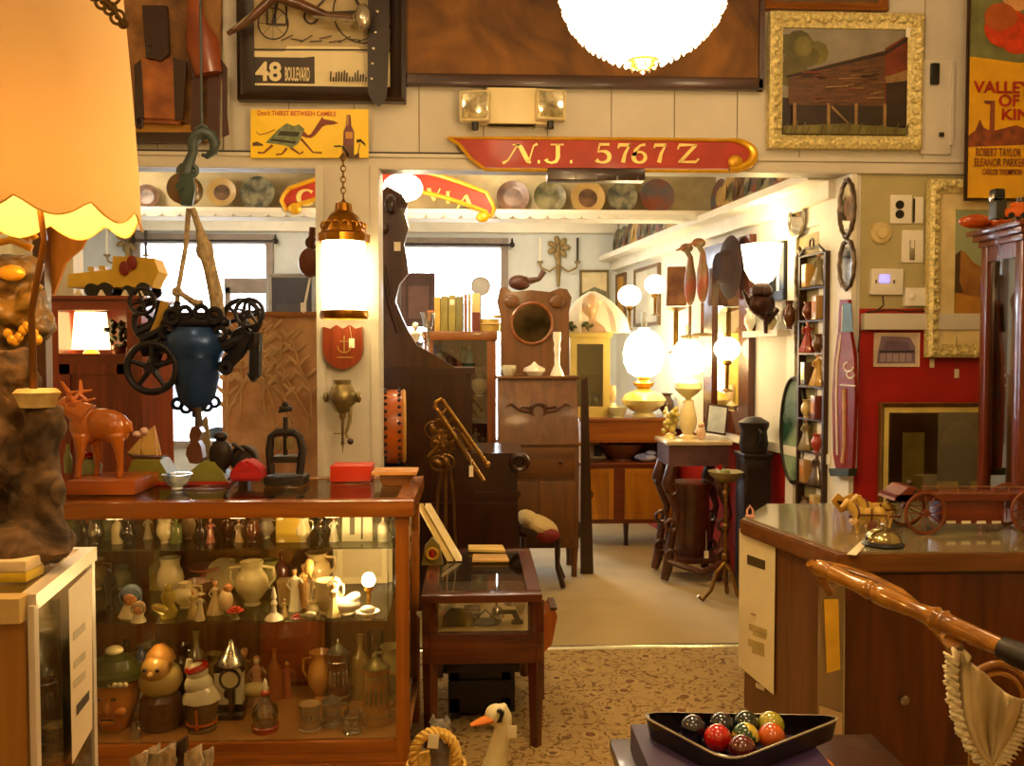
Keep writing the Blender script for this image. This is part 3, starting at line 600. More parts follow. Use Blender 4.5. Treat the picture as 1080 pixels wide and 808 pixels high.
# ================================================================ lamps of the front room
# post lantern
ly = 4.46; L0 = at(363, 334, ly); s = ly/F
ln = thing('hanging_lantern', 'lit cylindrical brass hanging lantern in front of the cream post', 'lamp', L0)
zt = at(363, 252, ly).z-L0.z; zc = at(363, 222, ly).z-L0.z
b = MB(); b.lathe([(0, .01), (22*s, .01), (22.5*s, .03), (23.5*s, zt*.5), (22.5*s, zt-.02), (20*s, zt)], n=24); b.obj('lamp_shade', emit('#ffdf9a', 9), ln)
b = MB(); b.lathe([(26*s, zt-.02), (26.5*s, zt+.02), (23*s, zt+.03), (22*s, zt+.055), (14*s, zt+.12), (9*s, zt+.14), (8*s, zt+.18), (3*s, zt+.19), (0, zt+.21)], n=24, wave=(.04, 12))
b2_ = MB(); b2_.lathe([(24*s, -.012), (25.5*s, 0), (25*s, .03), (23.6*s, .03), (23.6*s, 0)], n=24); b2_.obj('brass_ring', brass('#a06a1c'), ln)
for k in range(14): a = 2*PI*k/14; b.torus((22*s*math.cos(a)*.93, 22*s*math.sin(a)*.93, zt+.065), .016, .0045, 'Y', n=12, k=5)
b.obj('brass_cap', brass('#a06a1c'), ln)
b = MB()
for k in range(9): b.torus((0, 0, zt+.22+k*.028), .012, .0035, 'Y' if k % 2 else 'X', n=12, k=5, sz=1.5)
b.obj('chain', OLDB, ln)
b = MB(); b.tube([(0, 0, zt+.47), (0, .17, zt+.47)], .007); b.obj('hook', IRON, ln)
# wood plaque and grinder on the post
pl_ = thing('letter_holder', 'red brown wooden wall pocket with a painted anchor on the post', 'wall pocket', at(363, 388, 4.61))
b = MB(); poly(b, [(342, 345), (350, 347), (356, 343), (363, 347), (370, 343), (376, 347), (383, 345), (384, 368)]+arc(363, 368, 21, 21, 0, -180, 12)+[(342, 350)], 4.629, .05); b.obj('pocket_front', wood('#6b2408', '#8f3a12'), pl_, world=True)
b = MB(); Yk = 4.57; stroke(b, arc(363, 365, 7, 7, 180, 360, 10), 1, Yk, .001); stroke(b, [(363, 354), (363, 372)], 1.2, Yk, .001); stroke(b, [(358, 360), (368, 360)], 1, Yk, .001); stroke(b, [(355, 377), (372, 377)], 1, Yk, .001); b.obj('anchor_painting', M('#a8823c'), pl_, world=True)
b = MB(); v = at(371, 362, 4.574); b.box(v, (.03, .002, .05), bev=.0006); b.tube([v+Vector((0, 0, .025)), v+Vector((-.01, -.004, .09))], .001, 5); solo('price_tag', 'white price tag hanging on the red brown wall pocket', 'tag', b, PAPER, loc=v, world=True)
gm = thing('meat_grinder', 'old cast metal meat grinder with a crank fixed to the post', 'grinder', at(361, 470, 4.5))
GM = M('#8a7a50', rough=.35, metal=.7, var=.25, scale=18)
g0 = at(361, 404, 4.5); u = 4.5/F
b = MB(); b.lathe([(0, 0), (8*u, 0), (11*u, -4*u), (13*u, -9*u), (15*u, -13*u), (14*u, -20*u), (8*u, -29*u), (3.5*u, -32*u), (3.5*u, -36*u), (0, -36*u)], g0, 20); b.ell(g0+Vector((0, 0, -17*u)), (16*u, 12*u, 9*u)); b.box(g0+Vector((0, .06, -.11)), (.05, .12, .05), bev=.01); b.obj('body', GM, gm, world=True)
b = MB(); b.lathe([(9*u, -4*u), (9.5*u, 3*u), (8*u, 3*u), (7.5*u, -3*u)], g0, 20); b.obj('hopper', GM, gm, world=True)
for sx in (-1, 1): b = MB(); b.ell(g0+Vector((sx*17*u, 0, -15*u)), (3*u, 6*u, 6*u)); b.obj('ear', GM, gm, world=True)
b = MB(); b.tube([g0+Vector(q)*u for q in ((0, -6, -28), (10, -9, -25), (9, -11, -40), (5, -12, -52), (8, -12, -57))], [3*u*.7, 2*u, 2*u, 1.7*u, 1.8*u], 8); h = b.obj('crank', GM, gm, world=True)
b = MB(); b.ell(g0+Vector((10*u, -14*u, -60*u)), 3.4*u); b.obj('knob', wood('#2a1408', '#4a2812'), gm, world=True)
b = MB(); b.lathe([(4*u, -34*u), (3*u, -36*u), (1.6*u, -40*u), (1.4*u, -62*u), (2.6*u, -63*u), (1, -66*u), (0, -72*u)] if False else [(4*u, -34*u), (3*u, -36*u), (1.6*u, -40*u), (1.4*u, -62*u), (2.6*u, -63*u), (.8*u, -66*u), (0, -74*u)], g0, 10); b.cyl(g0+Vector((-9*u, 0, -53*u)), g0+Vector((5*u, 0, -53*u)), .8*u, n=6); b.obj('clamp_screw', GM, gm, world=True)

# beaded chandelier
cy = 2.55; c0 = at(678, 78, cy); u = cy/F
ch = thing('chandelier', 'glowing beaded crystal bowl chandelier hanging at the top centre', 'chandelier', c0)
b = MB(); pr = [(0, 10*u), (14*u, 14*u), (35*u, 22*u), (58*u, 36*u), (76*u, 56*u), (86*u, 80*u), (89*u, 105*u), (84*u, 130*u), (70*u, 150*u), (40*u, 170*u), (12*u, 176*u)]
b.lathe(pr, n=32); b.obj('bowl', emit('#ffd890', 7.5), ch)
b = MB()
for r_, z_ in zip([14, 25, 36, 47, 58, 67, 76, 82, 86, 89, 89], [12, 16, 21, 28, 35, 44, 55, 68, 82, 98, 116]):
    n = max(8, int(r_*.62))
    for k in range(n): a = 2*PI*k/n+z_; b.lathe([(0, -3.2*u), (2.4*u, 0), (0, 3.2*u)], (r_*1.02*u*math.cos(a), r_*1.02*u*math.sin(a), (z_-1.5)*u), 5)
b.obj('bead_strings', emit('#ffe6b0', 3.5), ch, smooth=0)['kind'] = 'stuff'
b = MB(); b.lathe([(0, 2*u), (4*u, 4*u), (14*u, 9*u), (17*u, 13*u), (13*u, 15*u), (4*u, 12*u), (0, 12*u)], n=20); b.torus((0, 0, 12*u), 15*u, 1.2*u); b.cyl((0, 0, 170*u), (0, 0, 3.95-c0.z), .012); b.obj('brass_boss', brass('#c9a24a'), ch)
b = MB(); b.lathe([(0, -1*u), (3*u, 2*u), (4.4*u, 6*u), (2*u, 12*u), (0, 14*u)], n=8)
for k in range(8): a = PI/4*k; b.lathe([(0, 3*u), (1.4*u, 6*u), (0, 10*u)], (13*u*math.cos(a), 13*u*math.sin(a), 0), 6)
b.obj('crystal_drops', pane('#fff4dc', .45), ch)
plight('chandelier_light', c0+Vector((0, 0, -.10)), 40, '#ffcf8c', .12)

# big scalloped shade lamp on the driftwood base, front left
lx = 1.66; S0 = at(36, 222, lx); u = lx/F; Rb = 101*u
SHD = M('#f4d9a0', rough=.8, var=.05, scale=14)
m, nt, bs_ = _new('shade_cloth'); bs_.inputs['Base Color'].default_value = lin('#c8ac7c'); bs_.inputs['Roughness'].default_value = .9
N = nt.nodes; L = nt.links; tr_ = N.new('ShaderNodeBsdfTranslucent'); tr_.inputs[0].default_value = lin('#f2c070'); mx = N.new('ShaderNodeMixShader'); mx.inputs[0].default_value = .09
no = N.new('ShaderNodeTexNoise'); no.inputs['Scale'].default_value = 60; tcn = N.new('ShaderNodeTexCoord'); L.new(tcn.outputs['Object'], no.inputs[0]); bp = N.new('ShaderNodeBump'); bp.inputs['Strength'].default_value = .15; L.new(no.outputs['Fac'], bp.inputs['Height']); L.new(bp.outputs[0], bs_.inputs['Normal'])
L.new(bs_.outputs[0], mx.inputs[1]); L.new(tr_.outputs[0], mx.inputs[2]); L.new(mx.outputs[0], N['Material Output'].inputs[0]); SHADE = m
sb = at(30, 592, 1.80)
tl = thing('table_lamp', 'large lamp with a scalloped cream shade on a gnarled driftwood base', 'lamp', (sb.x, 1.80, 1.20))
NS = 96; b = MB(); b.mat(0); rings = []
for j in range(9):
    t = j/8; rr = Rb*(1-.12*t-.06*t*t); zz = S0.z+.50*t; ring = []
    for k in range(NS):
        a = 2*PI*k/NS+.30; sc_ = abs(math.sin(a*5)); dz = -.030*sc_ if j == 0 else 0
        ring.append(b.bm.verts.new((S0.x+rr*math.cos(a), lx+rr*math.sin(a), zz+dz)))
    rings.append(ring)
for A, B in zip(rings, rings[1:]):
    for k in range(NS): b.bm.faces.new((A[k], A[(k+1) % NS], B[(k+1) % NS], B[k]))
b.obj('lamp_shade', SHADE, tl, world=True)
b = MB(); pts = []
for k in range(NS): a = 2*PI*k/NS+.30; pts.append((S0.x+Rb*1.003*math.cos(a), lx+Rb*1.003*math.sin(a), S0.z-.030*abs(math.sin(a*5))))
b.tube(pts, .0022, 6, closed=True); b.obj('shade_piping', M('#e8b860'), tl, world=True)
b = MB(); b.lathe([(0, -.04), (.028, -.02), (.035, .01), (.025, .045), (.014, .06), (0, .065)], (S0.x, lx, S0.z+.14), 14); b.obj('bulb', emit('#ffd27a', 22), tl, world=True)
plight('table_lamp_light', (S0.x, lx, S0.z+.03), 8, '#ffc070', .04)
b = MB(); b.tube([(S0.x, lx, S0.z+.09), (S0.x-.002, 1.70, S0.z-.05), at(33, 330, 1.78), at(36, 420, 1.78)], [.006, .006, .007, .008], 8); b.obj('pole', M('#6a4414', metal=.6, rough=.35), tl, world=True)
def knob(o, st, sz):
    tx = bpy.data.textures.new('lumps', 'CLOUDS'); tx.noise_scale = sz; d = o.modifiers.new('lumps', 'DISPLACE'); d.texture = tx; d.strength = st; d.mid_level = .5; d.texture_coords = 'LOCAL'
BARK = M('#2a1c0e', h2='#6e5230', rough=.85, scale=16, bump=.8, dist=1, lo=.35, hi=.7); BARK2 = M('#c09a58', h2='#e2c88a', rough=.7, scale=22)
b = MB()
def ttube(pts, rs, n=10): b.tube([at(x, y, Y) for x, y, Y in pts], [q*1.8/F for q in rs], n)
ttube([(28, 588, 1.8), (38, 540, 1.8), (46, 480, 1.79), (44, 430, 1.78)], [30, 24, 20, 19]); ttube([(-6, 585, 1.85), (-4, 520, 1.84), (6, 460, 1.82), (16, 400, 1.8), (10, 370, 1.8)], [26, 22, 24, 22, 16]); ttube([(60, 590, 1.75), (56, 550, 1.77), (50, 500, 1.78)], [14, 13, 14])
b.ell(at(18, 574, 1.78), (.11, .10, .055)); b.ell(at(0, 470, 1.8), (.06, .06, .08)); ttube([(20, 510, 1.8), (0, 500, 1.75), (-12, 480, 1.72)], [12, 14, 12])
o = b.obj('driftwood_trunk', BARK, tl, world=True); voxel(o, .006, 2); knob(o, .035, .07)
b = MB(); b.lathe([(0, .006), (.034, .008), (.042, .0), (.036, -.012), (.03, -.03), (0, -.03)], at(40, 414, 1.765), 18, wave=(.12, 5)); b.obj('sawn_branch_end', BARK2, tl, world=True)
# bundle of ochre carved pieces behind the pole
cv = thing('carved_ornament', 'ochre carved animal mask with gold garlands beside the lamp pole', 'ornament', at(18, 400, 1.95))
OC = M('#3c280c', h2='#8a6820', rough=.5, scale=13, dist=1, bump=.5, coat=.2)
b = MB(); 
for x, y, rx, ry in ((10, 300, 22, 30), (22, 285, 18, 16), (4, 350, 26, 34), (24, 330, 16, 22), (34, 318, 12, 16), (8, 385, 24, 18), (44, 342, 11, 16)): v = at(x, y, 1.98); b.ell(v, (rx*2/F, .05, ry*2/F))
b.tube([at(x, y, 1.94) for x, y in ((-10, 320), (8, 335), (28, 322), (40, 300))], [.02, .018, .016, .01], 8); o = b.obj('mask_body', OC, cv, world=True); voxel(o, .005, 2); knob(o, .03, .05)
b = MB()
for (x0, y0, x1, y1) in ((-10, 246, 32, 252), (-10, 258, 34, 262), (20, 246, 38, 252)): b.tube([at(x0, y0, 1.93), at((x0+x1)/2, y0-5, 1.92), at(x1, y1, 1.93)], .008, 8)
for k in range(9): b.ell(at(8+k*4, 352+8*math.sin(k*.9), 1.93), (.010, .008, .012), n=8)
b.ell(at(12, 288, 1.92), (.03, .012, .018)); b.obj('gold_garland', M('#e2a62c', rough=.35, metal=.3), cv, world=True)
b = MB(); b.tube([at(-6, 385, 1.99), at(-6, 430, 1.97), at(-4, 592, 1.97)], [.03, .028, .05], 10); b.obj('stem', wood('#4a240c', '#6e3a14'), cv, world=True)
# dark post and amber hide behind
b = MB(); a = onz(40, 700, 0); 
b.bx((at(35, 300, 2.6).x, 2.6, 0), (at(47, 300, 2.6).x, 2.64, 3.95)); solo('display_post', 'slim brown square post standing behind the driftwood lamp', 'post', b, wood('#3a1c08', '#5a300f'), loc=(at(41, 300, 2.6).x, 2.62, 0), world=True)
hd_ = thing('hide', 'amber leather hide draped in a point below the big lampshade', 'hide', at(66, 300, 2.7))
b = MB(); P_ = [(40, 232), (95, 232), (92, 250), (86, 262), (76, 270), (68, 278), (62, 296), (56, 312), (48, 300), (46, 270)]
for k in range(3): v = [at(x+k*1.5, y-k*4, 2.66+k*.03) for x, y in P_]; b.prism(v, (0, .012, 0))
o = b.obj('hide_skin', M('#8a4a0c', h2='#c9801e', rough=.55, scale=5, bump=.3, stretch=(3, 3, .8)), hd_, world=True)
b = MB(); b.tube([at(66, 234, 2.7), (at(66, 234, 2.7).x, 2.7, 3.95)], .004, 6); b.obj('cord', BLACK, hd_, world=True)
# ornate metal finial at the top of the shade
fi = thing('filigree_bracket', 'dark gold filigree bracket hanging beside the top of the big shade', 'bracket', at(120, 30, 1.55))
b = MB()
for x, y, r_ in ((108, 2, 7), (116, 9, 6), (124, 18, 7), (130, 25, 4), (118, -4, 8), (100, -8, 8)): b.torus(at(x, y, 1.45), r_*1.45/F, .0028, 'Y', n=16, k=6); b.ell(at(x, y, 1.45), r_*.4*1.45/F)
b.tube([at(70, -10, 1.45), at(100, -6, 1.45), at(118, 8, 1.45), at(132, 28, 1.45)], .004, 7); b.tube([at(70, -10, 1.45), Vector((at(70, -10, 1.45).x, 1.45, 3.95))], .004, 6); b.obj('scrollwork', M('#5a4010', metal=.7, rough=.35), fi, world=True)

# hay trolley with pulley, hanging in the left opening
ht = thing('hay_trolley', 'black cast iron hay trolley with spoked wheels hung on ropes', 'trolley', at(205, 430, 3.95)); hy = 3.95
TI = M('#17131a', rough=.45, metal=.4, var=.3, scale=20); T = lambda x, y, d=0: at(x, y, hy+d)
b = MB(); b.ell(T(207, 340), (36*hy/F, .06, 11*hy/F)); o = b.obj('frame_casting', TI, ht, world=True)
b = MB(); b.lathe([(0, 0), (25*hy/F, 0), (30*hy/F, .05), (29*hy/F, .10), (20*hy/F, .14)][::-1], T(207, 378), 24); b.lathe([(24*hy/F, .0), (23*hy/F, -.10), (18*hy/F, -.19), (7*hy/F, -.25), (0, -.26)], T(207, 376), 24); b.obj('bell_housing', M('#1c3c6c', rough=.3, metal=.4, var=.3), ht, world=True)
def wheel(c, Rr, name='wheel', sp=5, tk=.03, ph=.3):
    b = MB(); b.torus(c, Rr*.88, Rr*.13, 'Y', n=28, k=8); b.cyl(c+Vector((0, -tk, 0)), c+Vector((0, tk, 0)), Rr*.2)
    for k in range(sp): a = 2*PI*k/sp+ph; b.tube([c, c+Vector((math.cos(a), 0, math.sin(a)))*Rr*.85], [Rr*.12, Rr*.08], 6)
    return b.obj(name, TI, ht, world=True)
wheel(T(160, 388, -.08), 28*hy/F, sp=5); wheel(T(263, 330, -.06), 16*hy/F, sp=5); wheel(T(150, 318, .05), 15*hy/F, sp=4); wheel(T(163, 340, .1), 24*hy/F, sp=6); wheel(T(255, 336, .08), 22*hy/F, sp=6)
b = MB(); b.tube([T(236, 388), T(250, 372), T(262, 350), T(270, 352), T(269, 395), T(264, 398)], [.03, .035, .04, .03, .03, .03], 8); b.tube([T(262, 365), T(275, 366)], [.02, .035], 8); b.tube([T(240, 372), T(250, 352), T(262, 345)], .022, 8); b.tube([T(150, 360), T(170, 350), T(185, 362)], .03, 8); b.tube([T(176, 350), T(165, 372), T(160, 388)], .03, 8); b.tube([T(188, 318), T(182, 335), T(176, 345)], .015, 6); b.obj('hook_arm', TI, ht, world=True)
b = MB()
for x, y, r_ in ((182, 334, 7), (195, 330, 6), (212, 329, 6), (226, 333, 7), (176, 350, 6), (190, 352, 5), (232, 352, 6), (172, 376, 7), (238, 388, 5)): b.torus(T(x, y, -.05), r_*hy/F, .012, 'Y', n=16, k=6)
b.tube([T(150, 372, -.04), T(172, 366, -.04), T(192, 360, -.02)], [.02, .03, .03], 8); b.tube([T(222, 360, -.02), T(240, 364, -.02), T(258, 356, -.02)], [.03, .028, .02], 8); b.tube([T(146, 352, .03), T(160, 346, .03), T(172, 330, .03), T(190, 326, .03)], .022, 8); b.obj('open_casting', TI, ht, world=True)
b = MB()
for x, y in ((187, 426), (196, 430), (218, 428), (226, 424)): b.torus(T(x, y), .022, .009, 'Y', n=14, k=6)
b.tube([T(207, 428), T(207, 440)], .02, 8); b.obj('shackles', M('#1c2c4c', rough=.35, metal=.5), ht, world=True)
b = MB(); b.tube([T(x, y) for x, y in ((174, 318), (168, 338), (160, 356), (166, 362))], [.02, .018, .02, .02], 8); b.obj('strap', M('#a8842c', rough=.6), ht, world=True)
ROPE = M('#7a6a52', h2='#b09a74', rough=.9, scale=60, bump=.6, stretch=(1, 1, .5))
rp = thing('rope', 'old knotted rope pair dropping from the wooden pulley to the hay trolley', 'rope', T(200, 310))
b = MB(); b.tube([T(x, y) for x, y in ((199, 220), (196, 260), (188, 305), (186, 330))], .012, 8); b.obj('strand', ROPE, rp, world=True)
b = MB(); b.tube([T(x, y) for x, y in ((203, 220), (210, 240), (216, 262), (222, 285), (228, 312), (230, 335), (238, 348))], [.014, .016, .035, .03, .034, .03, .015], 10); b.ell(T(216, 264), (.04, .035, .05)); b.obj('thick_strand', ROPE, rp, world=True)
b = MB(); b.tube([T(187, 307), T(203, 318), T(212, 322)], [.012, .015, .025], 8); b.ell(T(187, 308), .025); b.obj('loop', ROPE, rp, world=True)
pu = thing('pulley', 'round wooden block with an iron hook hanging over the left opening', 'pulley', T(200, 200)); u = hy/F
b = MB(); c = T(195, 200); b.lathe([(0, -.045), (13*u, -.045), (16*u, -.035), (13*u, -.012), (13*u, .012), (16*u, .035), (13*u, .045), (0, .045)], c, 28, rot=Euler((PI/2, 0, 0))); b.obj('sheave', M('#4a3a22', h2='#7a5a34', rough=.4, scale=7, coat=.3), pu, world=True)
b = MB(); b.xz([pz(x, y, hy-.06) for x, y in ((190, 183), (203, 183), (206, 200), (203, 217), (192, 217), (188, 200))], hy-.066, hy-.05); b.xz([pz(x, y, hy+.06) for x, y in ((190, 183), (203, 183), (206, 200), (203, 217), (192, 217), (188, 200))], hy+.05, hy+.066); b.cyl(c+Vector((0, -.075, 0)), c+Vector((0, .075, 0)), .018); b.obj('side_plate', M('#3c4c48', rough=.4, metal=.5, var=.25), pu, world=True)
IRG = M('#46504e', rough=.45, metal=.5, var=.25)
b = MB(); b.tube([T(196, 184), T(198, 176), T(201, 168), T(204, 160)], [.032, .028, .024, .02], 10); b.torus(T(198, 180), .04, .012, 'Y', sz=.7); b.obj('swivel', IRG, pu, world=True)
b = MB(); b.tube([T(*p) for p in ((204, 162), (203, 152), (207, 144), (215, 140), (223, 143), (227, 151), (225, 160), (218, 165), (213, 163))], [.022, .026, .028, .028, .026, .024, .02, .014, .008], 10); b.torus(T(213, 140), .03, .008, 'Y'); b.tube([T(213, 136), (T(213, 136).x, hy, 3.95)], .006, 8); b.obj('hook', IRG, pu, world=True)
# ceiling lamps of the shop, above and behind the camera
for k, (x, y) in enumerate(((-1.0, -.3), (1.5, -.2), (.3, 1.2), (-1.2, 2.9), (1.9, 2.9))): plight('ceiling_fill', (x, y, 3.6), 24 if k < 3 else 16, '#ffd8a4', .16)
for k, (x, y) in enumerate(((-2.6, 6.0), (.2, 5.9), (.6, 8.0), (-2.2, 8.0))): plight('ceiling_fill', (x, y, 2.95), 15, '#ffe6c4', .12)  # added warm fill under the back room ceiling, without fittings
# ================================================================ big oak showcase
SY0, SY1 = 3.2, 3.82; SZ = 1.10; sx0 = at(8, 528, SY0).x; sx1 = at(431, 528, SY0).x
CO = wood('#7a400a', '#a8621a', rough=.25, coat=.5); COX = wood('#7a400a', '#a8621a', axis='X', rough=.25, coat=.5)
zS2 = at(250, 653, SY0+.06).z; zS3 = at(300, 575, SY0+.30).z; zF = at(250, 778, SY0+.04).z
sc_ = thing('display_case', 'long oak and glass showcase full of ceramics and steins', 'showcase', ((sx0+sx1)/2, SY0+.3, 0))
t = .05
b = MB()
b.bx((sx0-.02, SY0-.02, SZ-.062), (sx1+.02, SY0+.05, SZ), bev=.006); b.bx((sx0-.02, SY1-.05, SZ-.06), (sx1+.02, SY1+.02, SZ), bev=.006); b.bx((sx0-.02, SY0+.05, SZ-.06), (sx0+.05, SY1-.05, SZ)); b.bx((sx1-.05, SY0+.05, SZ-.06), (sx1+.02, SY1-.05, SZ))
b.obj('top_frame', COX, sc_, world=True)
for x in (sx0, sx1-t):
    for y in (SY0, SY1-t): b = MB(); b.bx((x, y, .0), (x+t, y+t, SZ-.06)); b.obj('corner_post', CO, sc_, world=True)
b = MB(); xm = at(157, 600, SY1).x; b.bx((xm-.04, SY1-.04, zF), (xm+.04, SY1, SZ-.06)); b.obj('rear_post', CO, sc_, world=True)
b = MB(); b.bx((sx0+t, SY0-.0, zF-.05), (sx1-t, SY0+.045, zF-.005), bev=.004); b.bx((sx0+t, SY0+.0, .09), (sx1-t, SY0+.02, zF-.05)); b.bx((sx0, SY0-.01, 0), (sx1, SY0+.03, .10), bev=.005); b.obj('base_panel', COX, sc_, world=True)
b = MB(); b.bx((sx0+t, SY0+.02, zF-.02), (sx1-.005, SY1-.0, zF)); b.obj('case_floor', M('#a8743a', rough=.3, var=.1), sc_, world=True)
b = MB(); b.bx((sx0+t, SY1-.012, zF), (xm-.04, SY1-.004, SZ-.06)); b.bx((xm+.04, SY1-.012, zF), (sx1-t, SY1-.004, SZ-.06)); b.obj('back_panel', wood('#6a4212', '#8f6020'), sc_, world=True)
b = MB(); b.bx((sx0+.05, SY0+.05, SZ-.012), (sx1-.05, SY1-.05, SZ-.003)); b.obj('top_glass', pane('#eef2ea', .16), sc_, world=True)
b = MB(); b.bx((sx0+t, SY0+.01, zF), (sx1-t, SY0+.014, SZ-.062)); b.obj('front_glass', pane('#fafaf4', .035), sc_, world=True)
b = MB(); b.bx((sx1-.02, SY0+t, zF), (sx1-.016, SY1-t, SZ-.06)); b.obj('side_glass', GLASS, sc_, world=True)
b = MB(); b.bx((sx0+.02, SY0+.04, zS2-.008), (at(410, 652, SY0+.1).x, SY1-.02, zS2)); b.obj('glass_shelf', pane('#d6e2c4', .16), sc_, world=True)
b = MB(); b.bx((sx0+.02, SY0+.25, zS3-.008), (sx1-.03, SY1-.02, zS3)); b.obj('glass_shelf', pane('#d6e2c4', .16), sc_, world=True)

# ---------- ornament kit: each maker returns one mesh object
IV = china('#e2d2a2'); IVW = china('#efe6cc'); TANC = china('#c8a878'); GRN = china('#7a8048'); PINK = china('#c8806a'); ORN = china('#c85a14'); REDC = china('#a81808'); BLUC = china('#7a90a8'); BRN = china('#5a2c10'); YEL = china('#c8a840'); CLEAR = pane('#e8e8d0', .22, .04); AMB = pane('#c87a2c', .25); FLESH = china('#d08a50'); DK = china('#281a10')
def O(name, label, cat, b, mats, px, Y, z, rz=0, group=None): return solo(name, label, cat, b, mats, loc=atz(px, Y, z+.0008), rz=rz, group=group)
def fig(b, h, skirt=.36, hat=0, arm=1, m=(0, 1, 0, 2)):
    """porcelain lady of height h; materials: dress, skin, hat"""
    q = h; b.lathe([(0, 0), (skirt*q*.5, .0), (skirt*q*.52, .03*q), (skirt*q*.36, .25*q), (.09*q, .52*q), (.075*q, .56*q), (.105*q, .68*q), (.11*q, .74*q), (.04*q, .80*q), (.035*q, .84*q)], n=16, m=m[0], wave=(.06, 8))
    b.ell((0, 0, .90*q), (.065*q, .068*q, .08*q), m[1], n=12); b.ell((0, .015*q, .93*q), (.075*q, .07*q, .07*q), m[3], n=10)
    if arm: b.tube([(-.1*q, 0, .73*q), (-.17*q, -.02*q, .60*q), (-.08*q, -.09*q, .52*q)], [.03*q, .028*q, .02*q], 8, m[0]); b.tube([(.1*q, 0, .73*q), (.19*q, -.03*q, .66*q), (.14*q, -.10*q, .80*q)], [.03*q, .026*q, .018*q], 8, m[0])
    if hat: b.lathe([(0, .06*q), (.06*q, .05*q), (.07*q, .01*q), (.15*q*hat, 0), (.15*q*hat, -.01*q), (0, -.01*q)], (0, 0, .955*q), 16, m[2])
def urn(b, h, r, neck=.6, lip=.7, hnd=0, m=0, foot=.5):
    b.lathe([(0, 0), (r*foot, 0), (r*foot, .03*h), (r*foot*.8, .07*h), (r*.95, .35*h), (r, .5*h), (r*.88, .68*h), (r*neck, .80*h), (r*neck, .9*h), (r*lip, h), (r*lip*.85, h), (r*neck*.8, .88*h), (0, .86*h)], n=20, m=m)
    if hnd:
        for s_ in ((-1, 1) if hnd == 2 else (1,)): b.tube([(s_*r*neck, 0, .88*h), (s_*r*1.25, 0, .84*h), (s_*r*1.3, 0, .6*h), (s_*r*.92, 0, .4*h)], r*.1, 8, m)
def bowl(b, r, h, m=0, wave=None, foot=.4): b.lathe([(0, 0), (r*foot, 0), (r*foot*.9, .12*h), (r*.8, .5*h), (r, h), (r*.94, h), (r*.74, .55*h), (0, .2*h)], n=24, m=m, wave=wave)
def stein(b, h, r, m=(0, 1), band=1, lid=1):
    b.lathe([(0, 0), (r*1.05, 0), (r*1.05, .05*h), (r*.94, .08*h), (r*.9, .7*h), (r*.96, .74*h), (r*.96, .78*h), (0, .78*h)], n=22, m=m[0])
    for z in (.12, .66): b.torus((0, 0, z*h), r*.93, r*.05, n=22, k=6, m=m[1])
    if lid: b.lathe([(0, .22*h), (r*.1, .2*h), (r*.12, .15*h), (r*.3, .12*h), (r*.7, .05*h), (r, .02*h), (r, 0), (0, 0)], (0, 0, .78*h), 22, m[1])
    b.tube([(r*.9, 0, .68*h), (r*1.5, 0, .66*h), (r*1.65, 0, .45*h), (r*1.35, 0, .22*h), (r*.9, 0, .18*h)], r*.11, 8, m[0])
    for k in range(5): a = -PI/2-.8+k*.4; b.ell((r*.9*math.cos(a), r*.9*math.sin(a), .40*h), (r*.12, r*.12, .13*h), m[1], n=8)
def bottle(b, h, r, m=(0, 1, 2), lab=True):
    b.lathe([(0, 0), (r, 0), (r, .55*h), (r*.8, .66*h), (r*.3, .76*h), (r*.28, .92*h), (0, .92*h)], n=18, m=m[0]); b.lathe([(r*.36, .90*h), (r*.36, h), (0, h)], n=12, m=m[1])
    if lab: b.lathe([(r*1.02, .15*h), (r*1.03, .45*h)], n=18, m=m[2])
def swan(b, h, m=0):
    b.ell((0, 0, .24*h), (.36*h, .2*h, .22*h), m); b.ell((.12*h, 0, .38*h), (.26*h, .16*h, .15*h), m, rot=Euler((0, -.5, 0)))
    b.tube([(-.26*h, 0, .28*h), (-.36*h, 0, .5*h), (-.28*h, 0, .72*h), (-.2*h, 0, .86*h), (-.3*h, 0, .95*h), (-.42*h, 0, .88*h), (-.5*h, 0, .84*h)], [.13*h, .08*h, .06*h, .06*h, .075*h, .05*h, .012*h], 10, m); b.lathe([(0, 0), (.2*h, 0), (.22*h, .05*h), (.1*h, .1*h), (0, .1*h)], n=14, m=m)
def flower(b, r, m=0, c=(0, 0, 0), mc=1):
    for ring, (n, rr, zz, tl) in enumerate(((9, .7, 0, .35), (7, .42, .18, .8), (4, .18, .3, 1.2))):
        for k in range(n): a = 2*PI*k/n+ring; b.ell((c[0]+rr*r*math.cos(a), c[1]+rr*r*math.sin(a), c[2]+zz*r+.25*r), (.34*r, .22*r, .12*r), m, rot=Euler((0, -tl*.6, a)), n=8)
    b.ell((c[0], c[1], c[2]+.45*r), .14*r, mc, n=8)

